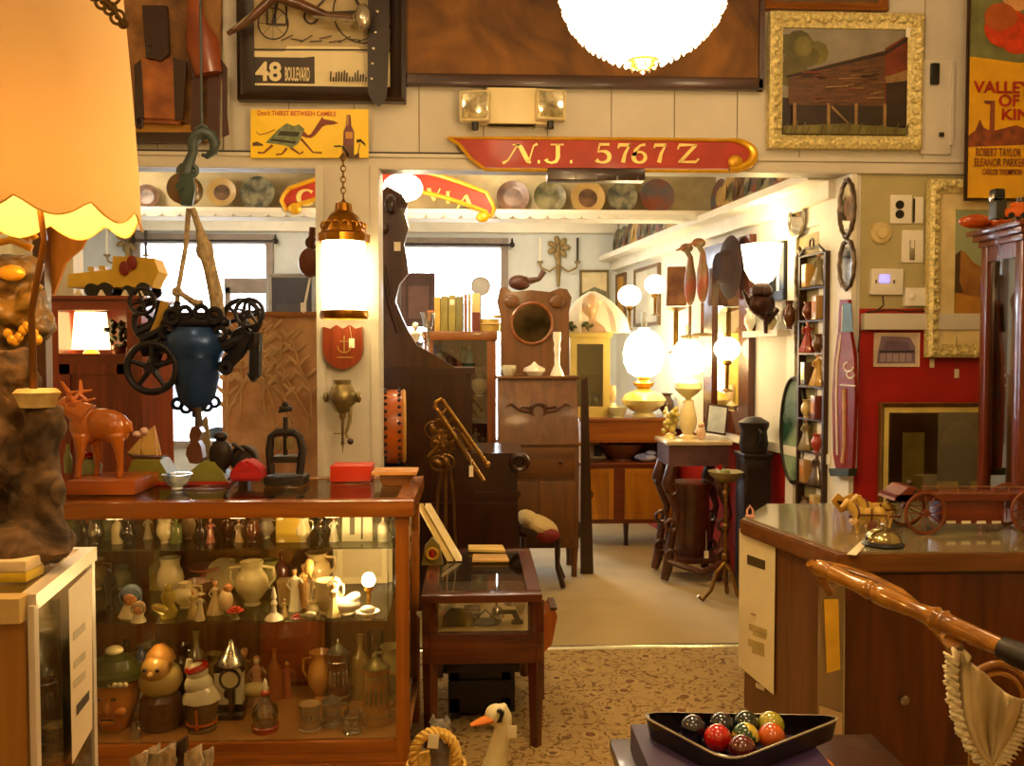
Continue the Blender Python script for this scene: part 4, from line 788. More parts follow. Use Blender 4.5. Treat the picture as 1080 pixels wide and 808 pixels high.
# --- middle shelf
z = zS2
b = MB(); b.lathe([(0, 0), (.02, 0), (.012, .02), (.014, .07), (.022, .10), (.018, .13), (.006, .14)], n=12); b.ell((0, 0, .15), .013); b.tube([(.018, 0, .125), (.03, -.01, .09), (.012, -.02, .075)], .006, 7); O('figurine', 'slim dark standing lady figurine at the left end of the middle shelf', 'figurine', b, DK, 116, 3.42, z)
def bonnet(px, Y, h, label, hatm):
    r_ = thing('bonnet_lady', label, 'figurine', atz(px, Y, z+.0008)); b = MB(); b.lathe([(0, 0), (.32*h, 0), (.34*h, .05*h), (.22*h, .28*h), (.2*h, .36*h), (0, .38*h)], n=18); b.obj('bust', IV, r_)
    b = MB(); b.ell((0, -.02*h, .52*h), (.19*h, .18*h, .21*h)); b.ell((0, -.2*h, .5*h), (.03*h, .04*h, .035*h)); b.obj('face', FLESH, r_)
    b = MB(); b.torus((0, -.02*h, .58*h), .30*h, .035*h, 'Y', n=20, k=6, sz=.85); b.ell((0, .08*h, .66*h), (.29*h, .2*h, .27*h)); b.obj('bonnet', hatm, r_); return r_
bonnet(138, 3.30, .135, 'large bonnet lady head with a blue grey hat on the middle shelf', BLUC); bonnet(146, 3.24, .085, 'small cream bonnet lady in front of the larger bonnet head', TANC)
b = MB(); b.lathe([(0, 0), (.03, 0), (.034, .02), (.02, .05), (.028, .08), (.02, .10), (0, .11)], n=14); b.ell((-.02, -.02, .035), (.04, .02, .018), rot=Euler((0, .4, 0))); b.ell((.0, -.01, .115), .016); b.tube([(0, -.02, .115), (-.02, -.03, .11)], [.007, .002], 6); O('bird_figurine', 'mustard green bird figurine right of the rear post on the middle shelf', 'figurine', b, M('#b09830', rough=.2, coat=.5, var=.25), 178, 3.30, z)
b = MB(); urn(b, .17, .055, .7, .8); O('vase', 'tall pale ribbed vase behind the mustard bird', 'vase', b, IV, 180, 3.55, z)
b = MB(); urn(b, .10, .05, .5, .6, hnd=1); b.tube([(-.04, 0, .05), (-.07, 0, .07), (-.08, 0, .095)], [.012, .008, .006], 7); O('teapot', 'cream round teapot right of the tall pale vase', 'teapot', b, china('#d8c48c'), 196, 3.42, z)
b = MB(); bowl(b, .06, .06, wave=(.1, 5)); O('shell_dish', 'pink edged footed shell dish above the white hatted figurine', 'dish', b, china('#c89870'), 211, 3.60, z+.0)
b = MB(); b.lathe([(0, .0), (.026, 0), (.020, .04), (.02, .07), (.07, .09), (.075, .1), (0, .095)], n=24); O('compote', 'pinkish compote on a short stem in the centre back of the middle shelf', 'compote', b, PINK, 216, 3.68, z)
b = MB(); fig(b, .105, hat=1.1); O('figurine', 'cream lady figurine in a wide tan hat at the shelf front left of the flower', 'figurine', b, [IV, FLESH, TANC], 211, 3.25, z)
b = MB(); fig(b, .13, .5); b.ell((.04, 0, .05), (.03, .03, .045), 0); b.ell((.05, 0, .10), .018, 1); O('figurine', 'seated courting couple in cream china left of the orange flower', 'figurine', b, [china('#dcc48e'), FLESH, TANC], 227, 3.33, z)
pl0 = MB(); pl0.lathe([(0, .004), (.035, .0), (.066, .010), (.07, .013), (.045, .009), (0, .01)], n=28, rot=Euler((R(75), 0, 0)), c=(0, 0, .068)); pl0.bx((-.02, .0, 0), (.02, .06, .012)); pl0.bx((-.02, .045, 0), (.02, .055, .07)); O('plate', 'oval pale plate on an easel behind the urn in the showcase', 'plate', pl0, china('#d8c890'), 237, 3.62, z+.05) if False else O('plate', 'oval pale plate on an easel behind the urn in the showcase', 'plate', pl0, china('#d8c890'), 236, 3.66, z)
b = MB(); urn(b, .175, .068, .62, .70, hnd=2); O('urn', 'largest cream two handled urn in the middle of the middle shelf', 'urn', b, china('#d2c48c'), 266, 3.45, z)
fl = thing('china_flower', 'bright orange china flower on a green stalk at the shelf front', 'flower', atz(248, 3.26, z+.0008)); b = MB(); b.lathe([(0, 0), (.02, 0), (.012, .01), (.008, .03), (0, .03)], n=10); b.obj('stalk', GRN, fl); b = MB(); flower(b, .034, 0, (0, 0, .022), 0); b.obj('blossom', M('#e0400c', rough=.3, coat=.5), fl)
b = MB(); b.lathe([(0, 0), (.036, 0), (.032, .01), (.012, .025), (.008, .05), (.014, .06), (.007, .075), (.012, .085), (.004, .12), (0, .125)], n=18); O('candle_figure', 'small white candlestick figure right of the orange flower', 'candlestick', b, IVW, 289, 3.25, z)
b = MB(); b.prism([(-.06, -.03, .0), (.06, -.03, .0), (.07, -.03, .1), (-.07, -.03, .1)], (0, .06, 0), 0)
for k in range(6): b.tube([(-.055+k*.022, -.034, .01), (-.058+k*.023, -.036, .095)], .006, 6, 0)
O('planter', 'cream ribbed rectangular planter behind the small red flower', 'planter', b, china('#c8aa70'), 312, 3.45, z)
b = MB(); fig(b, .17, .3); O('figurine', 'white dancing lady figurine of the tall pair over the red flower', 'figurine', b, [IVW, FLESH, DK], 311, 3.36, z)
b = MB(); fig(b, .175, .22); b.ell((.02, 0, .16), (.02, .02, .035), 0); O('figurine', 'gentleman figurine with raised arm, right of the dancing lady', 'figurine', b, [china('#d8a860'), FLESH, TANC], 321, 3.40, z)
b = MB(); flower(b, .026, 0, (0, 0, .0), 1); b.ell((.03, 0, .012), (.03, .016, .008), 1); b.ell((.05, -.01, .02), (.022, .01, .012), 2); O('china_flower', 'dark red china rosebud with leaves lying at the shelf front', 'flower', b, [REDC, GRN, IVW], 314, 3.25, z)
b = MB(); urn(b, .13, .05, .9, 1.05, hnd=1, foot=.55); O('pitcher', 'white pitcher with flared rim and handle left of the china swan', 'pitcher', b, china('#e0cc98'), 345, 3.32, z)
b = MB(); swan(b, .15); O('swan_figurine', 'white china swan with an arched neck beside the lit bulb', 'figurine', b, IVW, 366, 3.30, z, rz=.3)
b = MB(); bowl(b, .045, .03); b.ell((0, 0, .035), (.03, .025, .016)); O('soap_dish', 'small white lidded china dish under the lit bulb', 'dish', b, IVW, 388, 3.24, z)
b = MB(); b.bx((-.11, 0, 0), (.11, .01, .30), m=0); b.bx((-.13, .02, 0), (.13, .03, .33), m=0); b.bx((-.085, -.002, .03), (.085, 0, .26), m=1); O('photo_mount', 'pale folded photograph mount standing behind the lit bulb', 'photo mount', b, [china('#cdbb8a', .5), china('#b8a478', .5)], 382, 3.74, z)
bb = atz(389, 3.33, at(389, 612, 3.33).z)
bt = thing('case_bulb', 'small bright bare bulb lighting the right end of the showcase', 'bulb', atz(389, 3.33, z+.0008)); hz = bb.z-z
b = MB(); b.lathe([(0, 0), (.03, 0), (.03, .01), (.008, .015), (.008, hz-.05), (.018, hz-.04), (.018, hz-.02), (0, hz-.02)], n=16); b.obj('socket', BRASS, bt); b = MB(); b.ell((0, 0, hz), (.026, .026, .03)); b.obj('bulb', emit('#ffe6b4', 60), bt)
plight('case_bulb_light', bb+Vector((-.06, -.05, .03)), 6, '#ffd890', .02)
for px, pz_ in ((120, 1.0), (250, 1.0), (350, 1.0), (160, .58), (300, .58)): plight('case_fill', atz(px, 3.27, pz_), .9, '#ffcf80', .03)  # added fill lights brightening the showcase inside, no fittings
# --- top shelf small goods
names = [('goblet', CLEAR, 'dark stemmed goblet'), ('cream_jug', IV, 'small cream jug'), ('tumbler', AMB, 'amber tumbler')]
top = [(76, 'u', GRN, 'green squat glass at the far left'), (88, 'b', DK, 'black bottle'), (101, 'u', CLEAR, 'clear tumbler left of the rear post'), (113, 'u', GRN, 'olive glass jar'), (124, 'b', IV, 'cream flask'), (135, 'u', DK, 'dark jar'), (156, 'f', IV, 'tiny pale figurine before the rear post'), (174, 'u', IV, 'cream sugar pot'), (186, 'b', GRN, 'green bottle'), (199, 'u', TANC, 'tan pot'), (212, 'b', DK, 'tall dark bottle'), (222, 'f', PINK, 'pink figurine'), (240, 'u', BRN, 'brown pot'), (252, 'f', TANC, 'tan figurine'), (266, 'u', BRN, 'brown cup'), (281, 'u', IVW, 'white cup next to the yellow tin'), (305, 's', YEL, 'yellow tin box'), (319, 'u', IV, 'cream jar right of the yellow tin'), (338, 'u', CLEAR, 'clear glass pot'), (352, 'f', IVW, 'white figurine left of the printed card'), (404, 'b', IVW, 'white bottle right of the printed card'), (416, 'u', CLEAR, 'clear cup at the right end')]
for k, (px, ty, m_, lb) in enumerate(top):
    b = MB(); h = .085+.02*((k*7) % 5)/5
    if ty == 'u': urn(b, h, .034, .75, .85, hnd=k % 2)
    elif ty == 'b': bottle(b, h*1.25, .024, lab=False)
    elif ty == 'f': fig(b, h*1.1)
    else: b.box((0, 0, .055), (.10, .05, .11), bev=.005); b.box((0, 0, .112), (.06, .03, .012), m=1)
    O({'u': 'small_pot', 'b': 'bottle', 'f': 'figurine', 's': 'tin_box'}[ty], lb+' on the top glass shelf', {'u': 'pot', 'b': 'bottle', 'f': 'figurine', 's': 'tin'}[ty], b, [m_, FLESH if ty == 'f' else m_, m_], px, 3.56 if k % 3 else 3.64, zS3, group='small wares on the top glass shelf')
b = MB(); b.box((0, 0, .065), (.125, .004, .13), rot=Euler((-.1, 0, 0)), m=0); b.box((-.02, -.008, .07), (.02, .002, .08), rot=Euler((-.1, 0, 0)), m=1); b.box((.02, -.008, .06), (.008, .002, .1), rot=Euler((-.1, 0, 0)), m=1); O('printed_card', 'white printed card with dark marks on the top glass shelf', 'card', b, [PAPER, M('#5a5038')], 377, 3.56, zS3)
# --- bottom deck
z = zF
j = thing('character_jug', 'large orange faced character jug in a dark green hat, bottom left', 'jug', atz(122, 3.36, z+.0008))
b = MB(); b.lathe([(0, 0), (.05, 0), (.062, .03), (.088, .10), (.092, .16), (.085, .2), (0, .2)], n=24); b.ell((.01, -.09, .11), (.014, .022, .026)); b.ell((-.035, -.07, .085), (.022, .02, .018)); b.ell((.05, -.07, .085), (.022, .02, .018)); b.ell((0, -.072, .05), (.03, .02, .018)); b.tube([(0, .08, .18), (0, .13, .17), (0, .13, .08), (0, .08, .05)], .012, 8); b.obj('head', M('#d88a38', rough=.35, var=.15, coat=.2), j)
b = MB(); 
for x in (-.025, .03): b.ell((x, -.088, .142), (.012, .006, .006))
b.tube([(-.02, -.085, .06), (.03, -.087, .06)], .004, 6); b.obj('eyes', DK, j)
b = MB(); b.lathe([(.10, .19), (.115, .20), (.11, .225), (.085, .235), (.07, .27), (.03, .285), (0, .29)], n=24, wave=(.05, 3)); b.obj('hat', M('#3c401c', rough=.3, coat=.4), j)
b = MB(); 
for k in range(9): b.ell((-.08+k*.02, -.10, .20), (.012, .01, .012), n=8)
b.ell((.0, 0, .30), (.035, .03, .02)); b.obj('hat_trim', IV, j)
g_ = thing('gnome_jar', 'round bearded gnome cookie jar with a wide tan face on the bottom deck', 'jar', atz(170, 3.36, z+.0008))
b = MB(); b.lathe([(0, 0), (.075, 0), (.08, .02), (.078, .11), (.06, .13), (0, .13)], n=22); b.obj('barrel', M('#5a2408', rough=.3, var=.2, coat=.3), g_)
b = MB(); b.ell((0, 0, .185), (.085, .075, .075)); b.obj('beard', china('#d8c078', .4), g_); b = MB(); b.ell((-.005, -.03, .235), (.058, .055, .055)); b.ell((-.008, -.085, .23), (.012, .014, .012)); b.obj('face', china('#c89a50'), g_)
b = MB(); b.ell((.018, -.083, .248), (.008, .006, .008)); b.ell((-.03, -.080, .248), (.008, .006, .008)); b.obj('eyes', DK, g_); b = MB(); b.lathe([(.058, .26), (.05, .29), (.02, .32), (0, .325)], n=18); b.obj('cap', M('#a8742c', rough=.5), g_)
b = MB(); fig(b, .22, .4); b.lathe([(.024, 0), (.018, .03), (0, .06)], (0, 0, .2), 12, 2); O('figurine', 'white figure in a blue pointed hat between the jug and the gnome jar', 'figurine', b, [IVW, FLESH, china('#48587a')], 150, 3.54, z)
n_ = thing('snowman_stein', 'snowman topped stein with a red hat band and tulip glass base', 'stein', atz(213, 3.32, z+.0008))
b = MB(); b.lathe([(0, 0), (.055, 0), (.055, .012), (.045, .02), (.058, .05), (.062, .105), (.06, .11), (0, .11)], n=22); b.obj('base_bowl', china('#6a4a20'), n_)
b = MB(); b.lathe([(.055, .112), (.072, .118), (.07, .13), (.052, .16), (.035, .185), (0, .2)], n=22, wave=(.04, 14)); b.ell((-.01, 0, .175), (.055, .05, .05)); b.ell((-.015, 0, .225), (.042, .04, .038)); b.tube([(-.045, 0, .24), (-.045, 0, .275)], [.018, .012], 10); b.obj('snowman', china('#ded2b0'), n_)
b = MB(); b.lathe([(.043, 0), (.047, .008), (.04, .02), (.028, .022)], (-.015, 0, .235), 18, rot=Euler((.1, -.2, 0))); b.obj('red_band', REDC, n_); b = MB(); b.tube([(0, -.07, .1), (0, -.06, .02)], .005, 6); b.torus((0, 0, .03), .052, .006); b.obj('amber_band', M('#c8641c', rough=.2, coat=.5), n_)
c_ = thing('carriage_clock', 'silver domed bell with a round clock face on a dark stand', 'clock', atz(245, 3.42, z+.0008))
b = MB(); b.bx((-.05, -.03, 0), (.05, .03, .02), bev=.004); b.bx((-.012, -.012, .02), (.012, .012, .13)); b.obj('stand', DK, c_)
b = MB(); b.cyl((0, -.03, .165), (0, .02, .165), .036, n=22); b.obj('dial', china('#d8cc9c'), c_); b = MB(); b.torus((0, -.028, .165), .038, .006, 'Y'); b.obj('bezel', DK, c_)
b = MB(); b.lathe([(.055, .22), (.05, .235), (.03, .27), (.012, .295), (.012, .305), (.006, .315), (0, .32)], n=20); b.obj('bell_dome', SILV, c_)
b = MB(); b.bx((-.06, -.02, 0), (.06, .03, .035), m=1); b.bx((-.055, -.015, .035), (.055, .025, .165), m=0); b.bx((-.058, -.018, .165), (.058, .028, .195), m=1); b.ell((0, -.018, .08), (.018, .004, .022), 1); b.tube([(.0, -.018, .1), (0, -.018, .14)], .004, 6, 1); O('gift_box', 'white fronted box with a dark lid and base behind the small decanter', 'box', b, [PAPER, DK], 242, 3.48, z)
b = MB(); fig(b, .2, .45, 0); b.ell((0, -.03, .07), (.06, .03, .03), 1); O('figurine', 'pale china lady with a wide cream cape above the small decanter', 'figurine', b, [china('#c89878'), china('#e0cc88'), FLESH], 271, 3.56, z)
d_ = thing('decanter', 'small clear decanter with a red tinted base and pointed stopper', 'decanter', atz(280, 3.30, z+.0008))
b = MB(); b.lathe([(0, .025), (.045, .025), (.05, .06), (.045, .09), (.02, .115), (.016, .135), (0, .135)], n=20); b.obj('body', pane('#e8c890', .3), d_); b = MB(); b.lathe([(0, 0), (.05, 0), (.052, .02), (.046, .025), (0, .025)], n=20); b.obj('foot', M('#a83a08', rough=.2, coat=.5), d_)
b = MB(); b.ell((0, 0, .145), (.018, .018, .015)); b.obj('collar', M('#c0340c', rough=.2, coat=.5), d_); b = MB(); b.lathe([(.008, .15), (.011, .165), (.008, .19), (0, .205)], n=12); b.obj('stopper', IVW, d_)
b = MB(); b.bx((-.14, 0, 0), (.14, .02, .33), m=0); b.bx((-.12, -.006, .02), (.12, 0, .31), m=1); O('cigar_box', 'flat reddish wooden box lid standing at the back of the bottom deck', 'box', b, [CO, M('#9a4c14', rough=.4)], 309, 3.74, z)
def steiny(px, Y, h, r_, lab, m1, m2, lid=1, rz=0): b = MB(); stein(b, h, r_, lid=lid); O('beer_stein', lab, 'stein', b, [m1, m2], px, Y, z, rz, group='steins and mugs on the bottom deck')
steiny(327, 3.30, .13, .042, 'pewter rimmed mug with a painted scene, left of the mugs', china('#b89868'), SILV, 0, .3); steiny(350, 3.34, .125, .04, 'clear glass mug with a metal lid between two steins', CLEAR, SILV, 1); steiny(357, 3.56, .27, .05, 'dark stein with a stepped pewter lid at the back', china('#5a2c10'), SILV, 1, .2)
steiny(397, 3.36, .28, .055, 'tallest tan relief stein with a spired lid at the right end', china('#a8742c'), M('#8a7a48', metal=.5, rough=.3), 1, .1); steiny(372, 3.27, .10, .036, 'short glass tankard in front of the tall relief stein', CLEAR, SILV, 0)
b = MB(); b.lathe([(.0, 0), (.028, 0), (.005, .01), (.005, .12), (.035, .18), (.038, .26), (.036, .26), (.03, .18), (0, .13)], n=20); O('wine_glass', 'tall clear wine glass behind the tallest relief stein', 'glass', b, CLEAR, 396, 3.66, z)
b = MB(); urn(b, .2, .05, .5, .7); O('vase', 'brown and amber vase behind the character jug', 'vase', b, BRN, 118, 3.64, z); b = MB(); b.ell((0, 0, .09), (.07, .04, .05)); b.lathe([(0, 0), (.05, 0), (.04, .03), (.06, .05), (0, .06)], n=16); b.tube([(-.05, 0, .11), (-.09, 0, .15), (-.07, 0, .2)], [.02, .015, .01], 8); O('tureen', 'dark brown duck tureen behind the bonnet ladies on the bottom deck', 'tureen', b, china('#3c2410'), 100, 3.56, z)
b = MB(); b.ell((0, 0, .03), (.02, .012, .02)); b.lathe([(0, 0), (.02, 0), (.018, .02), (.012, .05), (.014, .06), (0, .06)], n=12); O('thimble_cup', 'tiny silver cup between the character jug and the gnome jar', 'cup', b, SILV, 143, 3.25, z)
b = MB(); urn(b, .17, .045, .5, .8); O('vase', 'pale yellow vase behind the snowman stein', 'vase', b, china('#a88a48'), 226, 3.68, z); b = MB(); urn(b, .22, .05, .4, .6, hnd=1); O('ewer', 'slim smoky ewer behind the gnome jar', 'ewer', b, china('#6a4a24'), 193, 3.66, z)
b = MB(); fig(b, .16, .3); O('figurine', 'rust coloured figurine before the reddish box lid', 'figurine', b, [china('#b05a30'), FLESH, BRN], 303, 3.62, z)

# more stock filling the back of both levels
more = [(100, 0, 'u', .13, '#b89a5c', 'tan lidded jar behind the slim dark lady'), (129, 0, 'u', .10, '#8a8a6a', 'grey green pot behind the large bonnet lady'), (166, 0, 'b', .16, '#b0a050', 'mustard flask behind the mustard bird'), (204, 1, 'f', .11, '#c8b070', 'pale kneeling figurine right of the round teapot'), (248, 0, 'u', .12, '#a89048', 'olive jar behind the orange flower'), (284, 0, 'u', .12, '#8c8440', 'green jar right of the largest urn'), (297, 0, 'b', .15, '#5a2410', 'dark red flask left of the dancing lady'), (334, 0, 'u', .15, '#d0b070', 'cream jar behind the white pitcher'), (352, 1, 'f', .13, '#e0cc90', 'gilt white figurine just left of the china swan'), (330, 1, 'u', .06, '#d8c890', 'small cream cup in front of the rectangular planter'), (300, 1, 'f', .07, '#d8c080', 'tiny cream figurine right of the candlestick figure')]
for px, fr_, ty, h, c, lb in more:
    b = MB(); {'u': lambda: urn(b, h, h*.42, .6, .8, hnd=(px % 3)), 'b': lambda: bottle(b, h, h*.22, lab=False), 'f': lambda: fig(b, h, .45)}[ty](); m_ = china(c); O({'u': 'pot', 'b': 'flask', 'f': 'figurine'}[ty], lb+' on the middle shelf', {'u': 'pot', 'b': 'flask', 'f': 'figurine'}[ty], b, [m_, FLESH if ty == 'f' else m_, m_, m_], px, 3.28 if fr_ else 3.70, zS2)
more = [(88, 'u', .16, '#6a5028', 'brown crock at the far left of the bottom deck'), (134, 'b', .26, '#4a3a18', 'tall dark bottle between the character jug and the gnome jar'), (158, 'u', .24, '#7a6a48', 'grey brown pitcher behind the gnome jar'), (208, 'b', .30, '#7a6838', 'tall olive bottle behind the snowman stein'), (258, 'f', .22, '#b88a48', 'tan lady figurine behind the silver bell clock'), (290, 'b', .22, '#a85a1c', 'amber bottle right of the small decanter'), (338, 'u', .20, '#c8883c', 'amber pitcher behind the clear mugs'), (380, 'b', .27, '#8a6a34', 'olive brown bottle left of the tallest relief stein'), (413, 'u', .22, '#8f7a48', 'dull gold vase at the right end of the bottom deck')]
for px, ty, h, c, lb in more:
    b = MB(); {'u': lambda: urn(b, h, h*.28, .6, .8, hnd=(px % 3)), 'b': lambda: bottle(b, h, h*.15, lab=False), 'f': lambda: fig(b, h, .45)}[ty](); m_ = china(c); O({'u': 'pot', 'b': 'bottle', 'f': 'figurine'}[ty], lb, {'u': 'pot', 'b': 'bottle', 'f': 'figurine'}[ty], b, [m_, FLESH if ty == 'f' else m_, m_, m_], px, 3.60, zF)

# ================================================================ on top of the showcase
z = SZ
bx_ = MB(); a = at(66, 525, 3.34); bx_.bx((at(66, 520, 3.34).x, 3.36, z), (at(140, 520, 3.34).x, 3.62, z+.055), bev=.004); solo('wooden_box', 'flat orange wooden box under the carved elk on the showcase', 'box', bx_, ORW, loc=(a.x+.1, 3.5, z+.001), world=True); zb = z+.056
el = thing('elk_figure', 'glossy orange carved wooden elk with antlers on a flat box', 'figurine', atz(110, 3.48, zb)); u = 3.48/F
E = lambda x, y, d=0: ((x-110)*u, d, at(x, y, 3.48).z-zb)
b = MB(); b.ell(E(112, 448), (26*u, .055, 17*u), rot=Euler((0, .12, 0))); b.ell(E(122, 452), (15*u, .055, 17*u)); b.ell(E(92, 450), (16*u, .05, 19*u))
b.tube([E(95, 440), E(82, 433), E(74, 430)], [15*u, 11*u, 9*u], 10); b.tube([E(76, 425), E(66, 432), E(60, 442), E(58, 446)], [9*u, 8*u, 5.5*u, 4*u], 10)
for x0, x1, d in ((90, 88, -.03), (98, 100, .03), (126, 130, -.03), (120, 122, .03)): b.tube([E(x0, 458, d), E((x0+x1)/2+1, 478, d), E(x1, 492, d), E(x1-1, 503, d)], [8*u, 4.5*u, 3*u, 3.6*u], 8)
b.tube([E(135, 445), E(139, 456)], [4*u, 2*u], 6)
o = b.obj('elk_body', M('#a8580c', rough=.25, coat=.6, var=.2, scale=6), el); voxel(o, .004, 3)
b = MB(); 
for sgn in (-1, 1): b.tube([E(76, 424, sgn*.02), E(82, 414, sgn*.05), E(78, 402, sgn*.08)], [.008, .010, .005], 7); b.tube([E(82, 414, sgn*.05), E(92, 412, sgn*.06)], [.008, .003], 7); b.tube([E(81, 416, sgn*.04), E(88, 424, sgn*.05), E(96, 421, sgn*.05)], [.008, .01, .003], 7)
for sgn in (-1, 1): b.ell(E(83, 426, sgn*.035), (.02, .008, .01), rot=Euler((0, .5, 0)))
b.obj('antlers', M('#c86a20', rough=.3, coat=.5), el)
# two small ornaments between the elk's legs
b = MB(); b.lathe([(0, 0), (.04, 0), (.045, .03), (.03, .06), (.0, .065)], n=16); flower(b, .04, 1, (0, 0, .06), 1); O('flower_pot', 'small pot of red flowers under the carved elk', 'pot', b, [GRN, REDC], 96, 3.40 if False else 3.57, zb)
b = MB(); b.lathe([(0, 0), (.015, 0), (.018, .06), (.008, .09), (.008, .12), (0, .12)], n=10); O('bottle', 'dark green bottle standing behind the carved elk', 'bottle', b, GRN, 72, 3.58, zb)
# olive wedges + ship + violin
OLV = M('#7c7a2c', rough=.5, var=.15)
def wedge(px0, px1, pxa, pxb, py, Y, lab):
    A, B = atz(px0, Y, z), atz(px1, Y, z); h = at(300, py, Y).z-z; C, D = at(pxa, py, Y), at(pxb, py, Y)
    b = MB(); b.prism([(A.x, Y, z+.012), (B.x, Y, z+.012), (D.x, Y, z+h), (C.x, Y, z+h)], (0, .12, 0), 0); b.bx((A.x-.01, Y-.02, z), (B.x+.01, Y+.14, z+.012), m=1)
    return solo('wedge_stand', lab, 'stand', b, [OLV, M('#a01c0c', rough=.4)], loc=((A.x+B.x)/2, Y, z+.0008), world=True)
wedge(131, 182, 139, 168, 485, 3.62, 'olive wedge shaped stand under the small sailing ship'); wedge(188, 240, 212, 226, 487, 3.62, 'olive wedge shaped stand under the small brown fiddle')
ss = thing('model_ship', 'small model sailing ship with cream sails', 'model ship', at(155, 485, 3.68)); E = lambda x, y, d=0: at(x, y, 3.68+d)
b = MB(); b.prism([E(*p, -.02) for p in ((133, 478), (140, 484), (166, 485), (174, 480), (168, 482), (140, 481))], (0, .04, 0)); b.obj('hull', wood('#3a1c0a', '#5a3014', axis='X'), ss, world=True)
for q in (((134, 478), (148, 462), (150, 480)), ((148, 480), (150, 458), (163, 449), (170, 480))): b = MB(); b.prism([E(*p) for p in q], (0, .006, 0)); b.obj('sail', M('#cda85a', rough=.7), ss, world=True)
b = MB(); b.ell(E(145, 458), (.02, .02, .014)); b.ell(E(152, 455), .018); b.tube([E(163, 449), E(166, 482)], .003, 6); b.obj('mast', M('#d8b0a0'), ss, world=True)
vi = thing('fiddle', 'small brown fiddle standing upright on the second olive wedge', 'violin', at(210, 487, 3.68)); E = lambda x, y, d=0: at(x, y, 3.7+d)
b = MB(); poly(b, [(200, 478), (204, 487), (212, 488), (218, 482), (216, 470), (213, 464), (217, 455), (213, 448), (206, 449), (203, 458), (205, 466), (201, 471)], 3.7, .05); b.obj('body', M('#5a3018', rough=.3, var=.3, coat=.3), vi, world=True); b = MB(); b.tube([E(210, 450, -.03), E(209, 436, -.03), E(208, 430, -.03)], [.018, .014, .02], 8); b.obj('neck', M('#3a2a1c'), vi, world=True)
b = MB(); b.prism([E(*p, .06) for p in ((212, 444), (218, 438), (226, 500), (210, 500))], (0, .01, 0)); solo('card', 'grey brown card standing behind the small fiddle', 'card', b, M('#8a7a58', rough=.7), loc=at(217, 487, 3.75), world=True)
b = MB(); v = atz(258, 3.5, z)
b.prism([at(240, 503, 3.5), at(246, 492, 3.5), at(256, 485, 3.5), at(268, 490, 3.5), at(276, 500, 3.5), at(276, 508, 3.5), at(240, 508, 3.5)], (0, .12, 0)); bmesh.ops.bevel(b.bm, geom=b.bm.edges[:], offset=.012, segments=2, affect='EDGES')
solo('red_cloth', 'folded bright red cloth bundle on the showcase top', 'cloth', b, M('#a80c10', rough=.7, var=.2, scale=20, bump=.3), loc=v, world=True)
b = MB(); c0 = at(256, 484, 3.72); b.cyl(c0, c0+Vector((0, .06, 0)), .055, n=26, m=0); b.torus(c0, .05, .01, 'Y', m=1); b.bx((c0.x-.02, 3.72, z), (c0.x+.02, 3.78, c0.z-.04), m=1); solo('grinding_wheel', 'dark round grinding wheel behind the red cloth', 'wheel', b, [M('#4a3c30', rough=.7), IRON], loc=(c0.x, 3.75, z+.0008), world=True)
b = MB(); v = at(233, 480, 3.66); b.ell(v, (.05, .04, .07)); b.ell(v+Vector((.0, 0, .08)), (.03, .03, .02)); b.tube([v+Vector((.05, 0, .05)), v+Vector((.09, 0, .02)), v+Vector((.05, 0, -.04))], .01, 8); b.lathe([(0, 0), (.04, 0), (.04, .02), (0, .03)], (v.x, v.y, z)); b.cyl((v.x, v.y, z+.01), v, .02); solo('kettle', 'small black iron kettle left of the grinding wheel', 'kettle', b, IRON, loc=(v.x, v.y, z+.0008), world=True)
# cast iron press
ps = thing('letter_press', 'black cast iron letter press with a screw wheel beside the post', 'press', atz(301, 3.6, z+.0008)); E = lambda x, y, d=0: at(x, y, 3.6+d)
b = MB(); b.bx((E(280, 505).x, 3.56, z+.001), (E(322, 505).x, 3.70, z+.035), bev=.008)
b.tube([E(286, 500), E(284, 475), E(286, 461), E(292, 456), E(310, 456), E(316, 461), E(319, 475), E(316, 500)], .017, 8); b.bx((E(288, 488).x, 3.58, E(288, 488).z), (E(314, 478).x, 3.68, E(288, 481).z), bev=.006); b.obj('casting', IRON, ps, world=True)
b = MB(); b.tube([E(301, 480), E(301, 440)], .010, 8); b.torus(E(301, 430), .02, .008, 'Z', n=16); b.tube([E(294, 434), E(308, 432)], .008, 6); b.ell(E(301, 427), .014); b.obj('screw', IRON, ps, world=True)
for x in (293, 306): b = MB(); b.box(E(x, 468, -.02), (.03, .012, .05), bev=.004); b.obj('plate', M('#7a6a48', metal=.4, rough=.4), ps, world=True)
# red box, open wooden case
b = MB(); a0 = atz(348, 3.66, z); a1 = atz(391, 3.66, z); b.bx((a0.x, 3.66, z), (a1.x, 3.80, z+.068), bev=.003); solo('red_box', 'bright orange red box on the showcase in front of the post', 'box', b, M('#c82c08', rough=.4, var=.04), loc=((a0.x+a1.x)/2, 3.7, z+.0008), world=True)
b = MB(); a0 = atz(393, 3.50, z); a1 = atz(436, 3.50, z)
b.prism([(a0.x+.03, 3.56, z), (a1.x-.02, 3.56, z), (a1.x-.0, 3.56, z+.045), (a0.x+.02, 3.56, z+.045)], (0, .12, 0), 0); b.bx((a0.x-.01, 3.54, z+.045), (a1.x+.01, 3.70, z+.056), m=1); b.ell((a0.x+.08, 3.6, z+.058), (.04, .03, .005), 1); solo('sewing_box', 'small honey wood box with an overhanging lid at the right end of the showcase', 'box', b, [wood('#6a3c10', '#90581c', axis='X'), M('#c88a3c', rough=.4)], loc=((a0.x+a1.x)/2-.02, 3.6, z+.0008), world=True)
